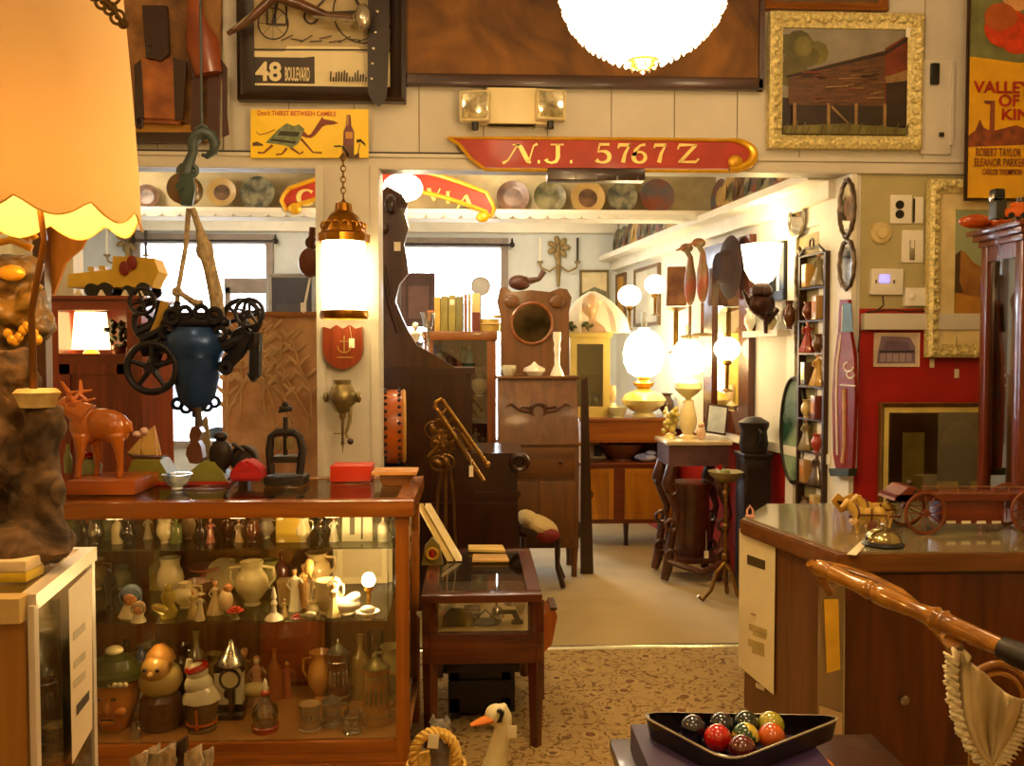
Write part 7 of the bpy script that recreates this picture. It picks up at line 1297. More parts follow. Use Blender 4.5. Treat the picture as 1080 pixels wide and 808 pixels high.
b = MB(); b.bx((0, 0, 0), (.1, .02, .20), m=0); b.bx((.11, .01, 0), (.24, .03, .15), m=0); b.bx((.12, .0, .02), (.2, .01, .12), m=1); solo('card_stack', 'white cards standing at the left of the sideboard shelf', 'card', b, [WHITE, BLACK], loc=(E(618, 0).x, Yr+.30, zB+.001))
# cream glazed cupboard on top
c0_, c1_ = E(602, 0, .1).x, E(645, 0, .1).x; zc1 = E(0, 350, .1).z; Yq = Yr+.1; CC = M('#c0ac5c', rough=.5, var=.06)
cc_ = thing('wall_cabinet', 'small cream painted glass door cupboard standing on the sideboard', 'cabinet', ((c0_+c1_)/2, Yq+.1, zT))
b = MB(); b.bx((c0_, Yq+.2, zT), (c1_, Yq+.22, zc1)); b.bx((c0_, Yq+.02, zT), (c0_+.02, Yq+.2, zc1)); b.bx((c1_-.02, Yq+.02, zT), (c1_, Yq+.2, zc1)); b.bx((c0_, Yq, zT), (c1_, Yq+.2, zT+.03)); b.bx((c0_-.02, Yq-.02, zc1-.04), (c1_+.02, Yq+.22, zc1), bev=.004); b.bx((c0_+.02, Yq+.04, (zT+zc1)/2), (c1_-.02, Yq+.2, (zT+zc1)/2+.01)); b.obj('carcass', CC, cc_, world=True)
b = MB(); f = .06; b.bx((c0_, Yq, zT+.03), (c0_+f, Yq+.02, zc1-.04)); b.bx((c1_-f, Yq, zT+.03), (c1_, Yq+.02, zc1-.04)); b.bx((c0_+f, Yq, zT+.03), (c1_-f, Yq+.02, zT+.09)); b.bx((c0_+f, Yq, zc1-.10), (c1_-f, Yq+.02, zc1-.04)); b.obj('door', CC, cc_, world=True); b = MB(); b.bx((c0_+f, Yq+.008, zT+.09), (c1_-f, Yq+.012, zc1-.1)); b.obj('glass', pane('#c8ccb8', .15), cc_, world=True)
b = MB(); urn(b, .26, .05, .4, .8); solo('glass_vase', 'pale pressed glass vase inside the small cream cupboard', 'vase', b, china('#a8a484'), loc=(E(618, 0, .2).x, Yq+.11, zT+.031))
b = MB(); urn(b, .16, .05, .8, 1.0); solo('glass_vase', 'squat green glass jar inside the small cream cupboard', 'jar', b, china('#8a8c68'), loc=(E(630, 0, .2).x, Yq+.11, zT+.031))
# veiled mannequin on the cupboard
mn = thing('veiled_bust', 'white veiled bridal mannequin head on the cream cupboard', 'mannequin', ((E(626, 0, .2).x), Yq+.11, zc1)); b = MB()
b.lathe([(0, 0), (.13, 0), (.11, .05), (.05, .10), (.045, .15), (0, .15)], n=16, sc=(1, .6, 1)); b.ell((-.02, -.01, .24), (.075, .085, .105)); b.ell((-.05, -.085, .235), (.015, .02, .02)); o = b.obj('head', china('#c8a47c', .4), mn); voxel(o, .008, 3)
b = MB(); rings = []; n = 40
for j in range(10):
    t = j/9; z_ = .36-.36*t; r_ = .03+.24*math.sin(min(1, t*1.25)*PI/2)**.8; rg = []
    for k in range(n): a = 2*PI*k/n; q = r_*(1+.06*math.cos(9*a)*t); op = 1 if not (-PI*.5-.5 < (a-2*PI if a > PI else a) < -PI*.5+.5) or t < .25 else .35; rg.append(b.bm.verts.new((q*math.cos(a)*1.0+.05*t, max(-.11, q*math.sin(a)*.45*op)+.02, z_)))
    rings.append(rg)
for A, B in zip(rings, rings[1:]):
    for k in range(n): b.bm.faces.new((A[k], A[(k+1) % n], B[(k+1) % n], B[k]))
b.obj('veil', M('#f0e8d8', rough=.8, var=.03, trans=.3), mn)
b = MB(); rnd.seed(8)
for k in range(40): b.ell((rnd.uniform(-.14, .14), rnd.uniform(-.05, .05), rnd.uniform(.015, .08)), (.03, .012, .014), rot=Euler((rnd.random(), rnd.random(), rnd.random()*6)), n=6)
solo('greenery', 'dark green leaf spray in front of the veiled bust', 'foliage', b, M('#3c4414', var=.4), loc=(E(612, 0, .1).x, Yq-.0, zc1+.001) if False else (E(610, 0, .1).x-.02, Yq+.06, zc1+.001))
# lamps
def gl(loc, ub, kind, lab, power):
    r_ = thing('parlor_lamp', lab, 'lamp', loc); z0 = 0
    if kind == 'globe':
        b = MB(); b.lathe([(0, 0), (.10, 0), (.10, .02), (.07, .035), (.10, .05), (.17, .10), (.185, .14), (.15, .19), (.07, .22), (.05, .24), (0, .24)], n=26, sc=(ub, ub, ub)); b.obj('painted_font', M('#c8a848', h2='#e8dca0', rough=.2, scale=5, coat=.5), r_)
        b = MB(); b.lathe([(.05, .23), (.08, .26), (.09, .28), (.05, .30), (.05, .34)], n=20, sc=(ub,)*3); b.obj('gallery', BRASS, r_)
        b = MB(); b.lathe([(.07, .33), (.13, .37), (.165, .45), (.17, .53), (.15, .62), (.10, .69), (.05, .71), (.045, .73)], n=26, sc=(ub,)*3); b.obj('globe_shade', emit('#ffe8a8', 9), r_); b = MB(); b.cyl((0, 0, .7*ub), (0, 0, .86*ub), .025*ub); b.obj('chimney', CLEAR, r_); zl_ = .5*ub
    else:
        b = MB(); b.lathe([(0, 0), (.08, 0), (.08, .02), (.045, .04), (.075, .10), (.08, .16), (.055, .30), (.05, .34), (.02, .36), (0, .36)], n=22, sc=(ub,)*3); b.obj('vase_base', china('#d8c890'), r_)
        b = MB(); b.lathe([(.03, .36), (.09, .41), (.125, .45), (.12, .50), (.05, .54), (.05, .57), (0, .57)], n=24, sc=(ub,)*3); b.obj('oil_font', china('#e8dc98'), r_)
        b = MB(); b.lathe([(.09, .58), (.14, .62), (.155, .70), (.14, .80), (.10, .86), (.06, .88)], n=26, sc=(ub,)*3); b.obj('globe_shade', emit('#ffe8a8', 9), r_); b = MB(); b.cyl((0, 0, .86*ub), (0, 0, 1.02*ub), .024*ub); b.obj('chimney', CLEAR, r_); zl_ = .72*ub
    plight('lamp_light', Vector(loc)+Vector((-.02, -.24, zl_)), power, '#ffca80', .08)
gl((E(684, 0).x, Yr+.12, zT+.001), 1.05, 'globe', 'largest glowing globe lamp with a painted yellow font on the sideboard', 9)
b = MB(); b.lathe([(0, 0), (.05, 0), (.05, .02), (.03, .05), (.045, .08), (.03, .11), (.012, .12), (.025, .16), (.035, .20), (.028, .27), (0, .27)], n=16); solo('oil_lamp', 'miniature oil lamp with a pink chimney beside the cream cupboard', 'oil lamp', b, china('#d8c0a0'), loc=(E(651, 0).x, Yr+.16, zT+.001))
b = MB(); bowl(b, .085, .09, foot=.6); solo('white_bowl', 'pale green bowl in front of the miniature oil lamp', 'bowl', b, china('#d8d4a0'), loc=(E(654, 0).x, Yr+.03, zT+.001))
b = MB(); urn(b, .2, .07, .6, .9); solo('dark_pot', 'dark brown pot right of the largest globe lamp', 'pot', b, china('#4a2c14'), loc=(E(711, 0).x, Yr+.2, zT+.001))
b = MB(); b.lathe([(0, 0), (.03, 0), (.02, .05), (.01, .09), (0, .1)], n=12); solo('salt_shaker', 'tiny cream shaker near the front of the sideboard top', 'shaker', b, IVW, loc=(E(706, 0).x, Yr+.03, zT+.001))
# wall-mounted hanging things on the far and right wall
picture('picture', 'oval seascape picture on the far wall behind the veiled bust', 'picture', 611, 285, 642, 330, FY-.03, 2.5, M('#7a6a44', rough=.4), lambda P, Ln, b, U, m0: P([(.0, .0), (1, 0), (1, .5), (.5, .62), (0, .45)], 1), [M('#cdbf98'), M('#5c5c44', var=.3)], .03)
def rwpic(x0, y0, x1, y1, name, lab, cat, fm, im, f=.05, d=.03):
    a = rw(x0, y1); c = rw(x1, y1); zt_ = (rw(x0, y0).z+rw(x1, y0).z)/2 if False else rw(x0, y0).z
    o = thing(name, lab, cat, (a.x, a.y, a.z)); ex = Vector((c.x-a.x, c.y-a.y, 0)); L_ = ex.length; ex.normalize(); H = zt_-a.z
    Q = lambda s_, z_, o_: ex*s_+Vector((0, 0, z_))+RWN*o_
    b = MB()
    for (s0_, s1_, z0_, z1_) in ((0, L_, 0, f), (0, L_, H-f, H), (0, f, f, H-f), (L_-f, L_, f, H-f)): b.prism([Q(s0_, z0_, .002), Q(s1_, z0_, .002), Q(s1_, z1_, .002), Q(s0_, z1_, .002)], RWN*d)
    b.obj('frame', fm, o); b = MB(); b.prism([Q(f, f, .002), Q(L_-f, f, .002), Q(L_-f, H-f, .002), Q(f, H-f, .002)], RWN*d*.5); b.obj('picture' if cat != 'mirror' else 'mirror_glass', im, o); return o
rwpic(671, 285, 697, 345, 'picture', 'white matted picture on the right wall over the big globe lamp', 'picture', M('#6a5034'), M('#d0c8b4', h2='#a8a090', scale=3), .03)
rwpic(652, 290, 661, 345, 'picture', 'narrow picture at the far end of the right wall', 'picture', M('#6a5034'), M('#c0903c'), .03)
MIR = M('#d8d4c8', rough=.04, metal=1, var=.02)
rwpic(748, 262, 796, 450, 'wall_mirror', 'tall mahogany framed mirror on the right wall', 'mirror', MAHO, MIR, .16, .05)
rwpic(818, 258, 834, 318, 'picture', 'black framed white picture right of the lit tulip sconce', 'picture', BLACK, M('#d8d8d8'), .06, .05)
# brown shade and decoys
b = MB(); v = rw(713, 322, .25); b.lathe([(.11, 0), (.10, .3), (.09, .3), (.10, 0)], n=4, m=0, rot=Euler((0, 0, .6))); b.lathe([(0, -.02), (.1, -.02), (.02, -.05), (.02, -.35), (.07, -.38), (0, -.38)], n=14, m=1); solo('panel_lamp', 'brown panelled square lampshade on a slim stand by the right wall', 'lamp', b, [M('#5a2c10', h2='#8a5a2c', scale=7), OLDB], loc=v)
for k, (x, y) in enumerate(((728, 300), (741, 296))):
    v = rw(x, y, .3); b = MB(); b.ell((0, 0, 0), (.045, .045, .16)); b.tube([(0, 0, .12), (.0, 0, .2), (-.03, 0, .25)], [.03, .02, .02], 8); b.ell((-.03, 0, .27), (.05, .03, .035)); b.tube([(-.06, 0, .27), (-.11, 0, .25)], [.014, .006], 6); b.cyl((0, 0, -.16), (0, 0, -.4), .012); b.lathe([(0, -.4), (.07, -.4), (.07, -.38), (0, -.37)], n=14)
    solo('bird_decoy', ['slim long necked bird decoy, left one of the pair by the right wall', 'slim long necked bird decoy, right one of the pair by the right wall'][k], 'decoy', b, M('#6a5c34', h2='#8a3c20', rough=.4, scale=6), loc=v)
# globes behind the lamp and dark oval hat
for k, (x, y, r_) in enumerate(((664, 312, .10), (691, 300, .085), (767, 368, .085))):  # third globe is added in place of a lamp reflection in the mirror
    Yg = (7.9, 7.4, 6.0)[k]; v = at(x, y, Yg); r__ = thing('globe_lamp', ['lit frosted globe above the miniature oil lamp', 'smaller lit globe above the largest lamp', 'lit frosted globe added as a mirror reflection, right of the tall white lamp'][k], 'lamp', v); b = MB(); b.ell((0, 0, 0), (r_*1.1, r_, r_)); b.obj('globe', emit('#fff0c0', 8), r__)
    b = MB(); b.lathe([(.03, -r_*.9), (.035, -r_*1.2), (.015, -r_*1.4), (.012, -r_*3.0 if k < 2 else -.28), (.05, -r_*3.1 if k < 2 else -.30), (0, -r_*3.2 if k < 2 else -.31)], n=14); b.obj('stem', OLDB, r__)
v = rw(770, 282, .10); b = MB(); b.lathe([(0, .12), (.10, .10), (.13, .03), (.22, .01), (.23, 0), (0, 0)], n=26, rot=Euler((0, -PI/2, .17)), sc=(1.0, .8, 1)); solo('felt_hat', 'dark brown round felt hat hung at the top of the wall mirror', 'hat', b, M('#2a1410', rough=.8, var=.2), loc=v)
# tulip sconce
v = rw(803, 318, .16); ts = thing('wall_sconce', 'lit white tulip glass sconce on a dark ornate bracket', 'sconce', v); us = v.y/F
b = MB(); b.lathe([(5*us, 18*us), (12*us, 23*us), (18*us, 34*us), (20*us, 48*us), (22*us, 60*us), (20*us, 60*us), (17*us, 40*us), (8*us, 24*us)], n=24, wave=(.03, 8)); b.obj('tulip_shade', emit('#ffedb8', 8), ts)
b = MB(); b.lathe([(0, 0), (4*us, 2*us), (12*us, 8*us), (11*us, 14*us), (6*us, 20*us), (0, 20*us)], n=18, wave=(.1, 7)); b.tube([(0, 0, 6*us), (-.02, 0, -10*us), (.05, .02, -20*us), (.12, .05, -8*us)], [.03, .04, .03, .02], 8); b.ell((0, 0, -3*us), (.09, .06, .08)); b.tube([(-.12, 0, 12*us), (-.08, 0, -2*us), (0, 0, -10*us)], [.01, .02, .02], 7); b.tube([(.03, 0, -18*us), (.03, 0, -34*us)], [.02, .012], 7); b.obj('bracket', M('#3a1c0c', rough=.4, metal=.5), ts)
plight('sconce_light', v+Vector((-.02, -.12, 70*us)), 4, '#ffc870', .05)
# oval mirrors, wavy frames, green oval, shelf
def oval(px, py, rx, ry, lab, fm, im, wave=None, name='oval_mirror', cat='mirror', tilt=0.0):
    v = rw(px, py, .035); o = thing(name, lab, cat, v); L_ = abs(rw(px+rx, py).y-rw(px-rx, py).y)/2/.98; H = ry*v.y/F*1.02; rt = Euler((0, -PI/2, .17)); b = MB()
    N_ = 36; pts = []; 
    for k in range(N_): a = 2*PI*k/N_; q = 1+(wave[0]*math.cos(wave[1]*a) if wave else 0); pts.append(rt.to_matrix()@Vector((H*q*math.sin(a), L_*q*math.cos(a), 0)))
    b.tube(pts, min(.014, H*.1), 8, closed=True); b.obj('frame', fm, o); b = MB(); b.prism([p*.97-RWN*.008 for p in pts], RWN*.008); b.obj('mirror_glass' if cat == 'mirror' else 'picture', im, o); return o
IRF = M('#5a4a34', rough=.35, metal=.5, var=.3, scale=30)
oval(893, 220, 7, 29, 'ornate oval mirror high on the white jamb', IRF, MIR, (.04, 14)); oval(893, 279, 7, 25, 'ornate oval mirror below the first on the white jamb', IRF, MIR, (.04, 12)); oval(840, 231, 7, 18, 'round silver mirror on the wall left of the curio shelf', SILV, MIR); 
oval(843, 292, 3, 27, 'narrow scalloped dark mirror left of the curio shelf', IRF, MIR, (.08, 8)); oval(843, 352, 3, 30, 'lower narrow scalloped mirror left of the curio shelf', IRF, MIR, (.08, 8)); oval(837, 454, 12, 55, 'large dark oval picture with green glass by the curio shelf', M('#1c140c', rough=.3), M('#2a4a3c', h2='#9ab08c', rough=.12, scale=2.2, coat=.8, lo=.42, hi=.6), name='oval_picture', cat='picture')
# curio shelf
v = rw(864, 545); cu_ = thing('curio_shelf', 'tall narrow dark curio shelf of many small tiers', 'shelf', (v.x, v.y, at(864, 545, v.y).z)); ya = rw(850, 400).y; yb = rw(879, 400).y; z0 = cu_.location.z; z1 = rw(864, 268).z; CU = M('#3c2410', rough=.4, metal=.3, var=.2)
def rq(y, z, o_): return Vector((XR(y), y, z))+RWN*o_
def rbox(b, y0, y1, z0, z1, o0, o1, m=None): b.prism([rq(y0, z0, o0), rq(y1, z0, o0), rq(y1, z0, o1), rq(y0, z0, o1)], (0, 0, z1-z0), m)
b = MB(); rbox(b, ya, ya-.02, z0, z1, .002, .06); rbox(b, yb+.02, yb, z0, z1, .002, .06); rbox(b, ya-.02, yb+.02, z0, z1, .002, .006); b.obj('side', CU, cu_, world=True)
ts_ = 8
for k in range(ts_+1): b = MB(); zz_ = z0+(z1-z0)*k/ts_; rbox(b, ya-.02, yb+.02, zz_-.012, zz_, .006, .06); b.obj('tier', CU, cu_, world=True)
b = MB(); c = rq((ya+yb)/2, z1+.06, .06); b.torus(c, .03, .006, 'X'); 
for s_ in (-1, 1): b.tube([rq((ya+yb)/2, z1+.03, .06), rq((ya+yb)/2+s_*.08, z1+.04, .06), rq((ya+yb)/2+s_*.14, z1+.0, .06)], .008, 7)
b.obj('crest', CU, cu_, world=True)
cl_ = ['#5a3418', '#b08848', '#7a6a3c', '#c8b070', '#4a3420', '#a03018', '#6a2c14', '#c89c40']
words_ = ['bottom', 'second', 'third', 'fourth', 'fifth', 'sixth', 'seventh', 'top']
for k in range(ts_):
    zz_ = z0+(z1-z0)*k/ts_+.001
    for q in range(2):
        yy = ya-.08-(ya-yb-.16)*(q*.8+.1); b = MB(); h = .11+.03*((k+q) % 3)
        if (k+q) % 3 == 0: urn(b, h, .035, .6, .8)
        elif (k+q) % 3 == 1: b.box((0, 0, h/2), (.06, .07, h), bev=.005); b.box((-.03, 0, h*.5), (.004, .045, h*.5), m=1)
        else: fig(b, h*1.2, .5)
        solo('curio', ['near', 'far'][q]+' curio on the '+words_[k]+' tier of the dark curio shelf', 'curio', b, [china(cl_[(k+q*3) % 8], .4), FLESH, BRN], loc=rq(yy, zz_, .045), group='curios on the narrow shelf')
# bottle shaped thermometer sign on the jamb
bs2 = thing('bottle_sign', 'tall bottle shaped red brown sign with white script on the jamb', 'sign', rw(893, 500, .05)); Yj = WY-.03
E = lambda x, y, d=0: rw(x, y, .035+d)
ol = [(889, 316), (898, 316), (899, 330), (900, 350), (904, 375), (905, 420), (903, 480), (902, 496), (885, 496), (882, 480), (881, 420), (883, 380), (887, 350), (888, 330)]
b = MB(); b.prism([E(*p) for p in ol], RWN*.02); b.obj('sign_body', M('#7a1c0a', rough=.25, coat=.5), bs2, world=True)
b = MB(); b.prism([E(*p, .021) for p in ((889, 320), (898, 320), (900, 350), (888, 350))], RWN*.002); b.obj('green_neck', M('#2c4a2c', rough=.3), bs2, world=True)
b = MB(); b.tube([E(887, 352, .02), E(883, 385, .02), E(882, 420, .02), E(883, 480, .02)], .007, 6); b.tube([E(889, 322, .02), E(888, 350, .02)], .006, 6); b.obj('highlight_stripe', WHITE, bs2, world=True)
b = MB(); 
for cx, cy_, r_ in ((895, 387, 5), (897, 395, 4)): b.tube([E(cx+r_*math.cos(t*.5), cy_+r_*1.0*math.sin(t*.5), .022) for t in range(10)], .005, 6)
b.tube([E(886, 406, .022), E(902, 407, .022)], .004, 6); b.obj('script_mark', WHITE, bs2, world=True)
b = MB(); b.tube([E(890, 410, .024), E(890, 470, .024), E(888, 488, .024)], .010, 6); b.obj('thermometer_tube', M('#c8a07c', rough=.4), bs2, world=True); b = MB(); b.prism([E(*p, -.01) for p in ((882, 494), (904, 494), (903, 502), (884, 502))], RWN*.05); b.obj('base', M('#2c3420', rough=.4), bs2, world=True)

# ================================================================ tables by the right wall
Yk = 6.0; E = lambda x, y, d=0: at(x, y, Yk+d)
mt = thing('marble_table', 'dark carved cast iron table with a marble top by the right wall', 'table', (E(750, 0).x, Yk+.3, 0)); zM = E(0, 469).z; m0_, m1_ = E(706, 0).x, E(777, 0).x
TD = M('#3a1c10', h2='#5a3018', rough=.35, coat=.3, scale=8)
b = MB(); b.bx((m0_, Yk, zM-.03), (m1_, Yk+.42, zM), bev=.008); b.obj('marble_top', M('#c8b48c', rough=.2, var=.2, scale=4, coat=.4), mt, world=True)
b = MB(); b.bx((m0_+.02, Yk+.02, zM-.18), (m1_-.02, Yk+.40, zM-.03)); b.obj('apron', M('#6a4c4c', h2='#4a3030', rough=.3, scale=5, coat=.4), mt, world=True)
for x, d in ((m0_+.05, .04), (m1_-.05, .04), (m0_+.05, .37), (m1_-.05, .37)):
    b = MB(); b.tube([(x, Yk+d, zM-.18), (x-.03, Yk+d, .72), (x+.04, Yk+d, .50), (x-.01, Yk+d, .28), (x-.03, Yk+d, .1), (x-.05, Yk+d, 0.02)], [.04, .05, .025, .03, .04, .03], 10)
    for zq in (.68, .42, .2): b.torus((x-.01, Yk+d-.03, zq), .04, .014, 'Y', n=16)
    b.obj('leg', TD, mt, world=True)
b = MB(); b.tube([(m0_+.02, Yk+.02, .16), ((m0_+m1_)/2, Yk-.08, .10), (m1_-.02, Yk+.02, .16)], .025, 8); b.bx((m0_+.05, Yk+.04, .13), (m1_-.05, Yk+.38, .16)); b.lathe([(.10, .16), (.14, .3), (.13, .62), (.16, .7), (0, .7)], ((m0_+m1_)/2, Yk+.22, 0), 20); b.obj('base_shelf', TD, mt, world=True)
gl((E(737, 0).x, Yk+.22, zM+.001), .82, 'vase', 'tall glowing lamp on a pale vase base on the marble table', 7)
b = MB(); rnd.seed(2)
for k in range(26): b.ell((rnd.uniform(-.05, .05), rnd.uniform(-.03, .03), rnd.uniform(.02, .22)), rnd.uniform(.012, .026), n=7)
b.lathe([(0, 0), (.05, 0), (.03, .03), (0, .04)], n=12); solo('crystal_cluster', 'cluster of yellow glass drops left of the tall lamp', 'ornament', b, china('#b8a850'), loc=(E(718, 0).x, Yk+.25, zM+.001))
b = MB(); b.ell((0, 0, .05), (.035, .03, .05)); b.ell((0, 0, .11), .025); solo('small_figure', 'small pink cream figure at the front of the marble table', 'figurine', b, china('#d8b48c'), loc=(E(746, 0).x, Yk+.08, zM+.001))
b = MB(); b.box((0, 0, .13), (.16, .01, .22), rot=Euler((-.2, .15, 0)), m=0); b.box((0, -.008, .13), (.13, .006, .19), rot=Euler((-.2, .15, 0)), m=1); solo('framed_photo', 'tilted photo frame with a pale blue picture on the marble table', 'frame', b, [DARKW, M('#8aa0b8', h2='#d8dcd8', rough=.2, scale=5)], loc=(E(768, 0).x, Yk+.2, zM+.012))
pk = MB(); pk.lathe([(0, 0), (.085, 0), (.095, .06), (.085, .14), (.10, .18), (.10, .20), (.05, .23), (0, .24)], n=22); pk.tube([(.1, 0, .16), (.15, 0, .14), (.12, 0, .06)], .01, 8)
# black cabinet behind with the black pot
bkx0, bkx1 = at(776, 0, 6.1).x, at(812, 0, 6.1).x
b = MB(); bkx0 = 1.765; b.bx((bkx0, 5.5, 0), (bkx0+.18, 5.69, .96), bev=.01); b.bx((bkx0-.01, 5.48, .96), (bkx0+.19, 5.70, .99), bev=.005); b.bx((bkx0+.02, 5.49, .1), (bkx0+.16, 5.5, .9)); solo('pedestal_cabinet', 'narrow black pedestal cabinet against the red dado', 'cabinet', b, M('#1e100a', rough=.35, var=.2), loc=(bkx0+.09, 5.6, 0), world=True)
solo('iron_pot', 'round black iron pot on the narrow pedestal', 'pot', pk, IRON, loc=(bkx0+.09, 5.59, .992), rz=-PI/2)
# brass floor stand
Ya_ = 5.55; E = lambda x, y, d=0: at(x, y, Ya_+d)
fs = thing('smoking_stand', 'slim brass floor stand with scroll feet before the marble table', 'stand', (E(776, 0).x, Ya_, 0)); xx = E(770, 0).x
b = MB(); b.tube([(xx, Ya_, .22), (xx, Ya_, .8)], .012, 8); 
for zq in (.3, .5, .72): b.ell((xx, Ya_, zq), (.022, .022, .03))
b.obj('pole', OLDB, fs, world=True)
for a in (3.3, 5.3, 1.2): b = MB(); c_, s_ = math.cos(a), math.sin(a); b.tube([(xx, Ya_, .26), (xx+.06*c_, Ya_+.06*s_, .2), (xx+.10*c_, Ya_+.1*s_, .08), (xx+.16*c_, Ya_+.16*s_, .02), (xx+.19*c_, Ya_+.19*s_, .05)], [.012, .014, .012, .014, .012], 8); b.obj('scroll_foot', OLDB, fs, world=True)
b = MB(); b.lathe([(0, .8), (.05, .8), (.10, .84), (.12, .87), (.11, .87), (0, .82)], (xx, Ya_, 0), 24, sc=(1, 1, 1)); b.obj('tray', M('#8a7a4c', rough=.35, metal=.4), fs, world=True)
b = MB(); b.ell((0, 0, .03), (.05, .04, .03)); b.box((-.02, 0, .05), (.02, .02, .08), m=1); solo('ashtray', 'small green dish with a red match on the brass stand', 'ashtray', b, [GRN, REDC], loc=(xx-.02, Ya_, .826))
b = MB(); b.box(E(745, 585, .2), (.03, .003, .05)); b.tube([E(745, 580, .2), E(745, 560, .2)], .0015, 5); solo('price_tag', 'white price tag dangling low below the marble table', 'tag', b, PAPER, loc=E(745, 585, .2), world=True)
# hanging ceiling bulb flare
v = at(425, 198, 5.6); cbl = thing('ceiling_lamp', 'bright bare lamp hanging under the ceiling just beyond the header', 'lamp', v); b = MB(); b.ell((0, 0, 0), (.13, .11, .09)); b.obj('bulb', emit('#ffeccc', 22), cbl); b = MB(); b.tube([(0, 0, .08), (0, 0, 3.12-v.z)], .012, 8); b.lathe([(.03, .1), (.05, .07), (.03, .06)], n=12); b.obj('cord', IRON, cbl)
plight('ceiling_lamp_light', v+Vector((0, -.0, -.2)), 30, '#ffd9a0', .1)

# white shelf on the right wall with a pale lamp under the sconce
a = rw(800, 356); c = rw(836, 356)
b = MB(); b.prism([rq(rw(800, 356).y, at(818, 356, a.y).z, .002), rq(rw(838, 356).y, at(818, 356, a.y).z, .002), rq(rw(838, 356).y, at(818, 356, a.y).z, .12), rq(rw(800, 356).y, at(818, 356, a.y).z, .12)], (0, 0, .04)); solo('wall_shelf', 'short white shelf on the right wall below the tulip sconce', 'shelf', b, WHITE, loc=a, world=True)
ysh = (rw(800, 356).y+rw(838, 356).y)/2; zsh_ = at(818, 356, a.y).z+.041
for k, (dy, h_, lb) in enumerate(((.25, .16, 'slim pale vase at the far end of the short white wall shelf'), (-.05, .12, 'squat cream jar in the middle of the short white wall shelf'), (-.3, .18, 'brown jug at the near end of the short white wall shelf'))):
    b = MB(); urn(b, h_, .04, .5, .8, hnd=k % 2); solo('shelf_jar', lb, 'jar', b, china(['#d8d0b8', '#c8b888', '#5a3418'][k]), loc=rq(ysh+dy, zsh_, .065))
# ================================================================ foreground left: white edged glass counter case
gz = at(38, 625, 1.6).z
n_ = onz(38, 627, gz); f_ = onz(98, 579, gz); WM = M('#e0d4c0', rough=.35, metal=.3, var=.05)
vc = thing('glass_counter', 'white edged glass counter case at the lower left corner', 'display case', (n_.x-.2, n_.y+.2, 0))
dx = Vector((-1, .0, 0)); L = 0.75
cn = [n_, f_, f_+dx*L, n_+dx*L]
b = MB(); t = .018
def bar(b, p, q, r_=.012): b.tube([p, q], r_, 4)
for p, q in ((n_, f_),): b.prism([p, q, q+Vector((0, 0, -.030)), p+Vector((0, 0, -.030))], (-.03, 0, 0))
b.prism([f_, f_+dx*L, f_+dx*L+Vector((0, 0, -.03)), f_+Vector((0, 0, -.03))], (0, .02, 0))
for p in (n_, f_): b.bx((p.x-.012, p.y-.008, 0), (p.x, p.y+.008, gz-.02))
b.obj('white_edging', WM, vc, world=True, smooth=0)
b = MB(); b.bx((n_.x-L, n_.y-.015, 0), (n_.x-.015, n_.y+.0, gz-.045)); b.obj('front_panel', wood('#8a5a1c', '#a8762c', rough=.35), vc, world=True)
b = MB(); b.bx((n_.x-L, n_.y-.03, gz-.045), (n_.x-.015, n_.y+.01, gz-.0)); b.obj('front_rail', M('#c8a868', rough=.4, var=.06), vc, world=True)
b = MB(); b.prism([n_+Vector((-.03, .01, -.012)), f_+Vector((-.03, 0, -.012)), f_+dx*L+Vector((0, 0, -.012)), n_+dx*L+Vector((0, .01, -.012))], (0, 0, .01)); b.obj('top_glass', pane('#e8e0c8', .15), vc, world=True)
b = MB(); b.prism([n_+Vector((-.006, .01, -.03)), f_+Vector((-.006, -.01, -.03)), Vector((f_.x-.006, f_.y-.01, .02)), Vector((n_.x-.006, n_.y+.01, .02))], (-.004, 0, 0)); b.obj('side_glass', pane('#eceee4', .10), vc, world=True)
b = MB(); b.bx((n_.x-L, f_.y, 0), (f_.x-.012, f_.y+.015, gz-.03)); b.obj('back_panel', M('#a87a3c', rough=.4), vc, world=True)
zsh = [gz-.16, gz-.36, gz-.58]
for z in zsh: b = MB(); b.prism([Vector((n_.x-.02, n_.y+.02, z)), Vector((f_.x-.02, f_.y-.01, z)), Vector((f_.x-L, f_.y-.01, z)), Vector((n_.x-L, n_.y+.02, z))], (0, 0, .006)); b.obj('glass_shelf', pane('#c8d4b8', .2), vc, world=True)
rnd.seed(4); items = [(0, 'cluster of cut glass'), (1, 'silver domed'), (2, 'gilt glass')]
lb_ = {0: ['green gold perfume bottle', 'small cut glass bottle', 'round stoppered bottle'], 1: ['silver bell shaped pot', 'grey lidded dish', 'dark glass dish'], 2: ['pale lustre goblet', 'gold rimmed cup', 'squat lustre jug']}
for k in range(3):
    for q in range(3):
        b = MB(); y = n_.y+.08+q*.10; x = n_.x+(f_.x-n_.x)*(y-n_.y)/(f_.y-n_.y)-.075-.02*(q % 2); h = (.10, .12, .15)[k]
        if k == 0: bottle(b, h, .026, lab=False)
        elif k == 1: b.lathe([(0, 0), (.04, 0), (.045, .03), (.03, .07), (.012, .09), (.01, .11), (0, .12)], n=16)
        else: urn(b, h, .035, .6, .9, hnd=q % 2)
        solo('trinket', lb_[k][q]+' on the '+['upper', 'middle', 'lower'][k]+' shelf of the white edged case', 'trinket', b, [[china('#9aa060'), CLEAR, china('#c8b890')][q] if k == 0 else SILV if k == 1 else china('#c8b070')]*3, loc=(x, y, zsh[k]+.007), group='trinkets in the white edged case')
def sgl(px, py, o=.002):
    d = ray(px, py); A = n_; Bv = f_-n_; nv = Vector((Bv.y, -Bv.x, 0)).normalized(); P0 = A+nv*o; return CAM+d*((P0-CAM).dot(nv)/d.dot(nv))
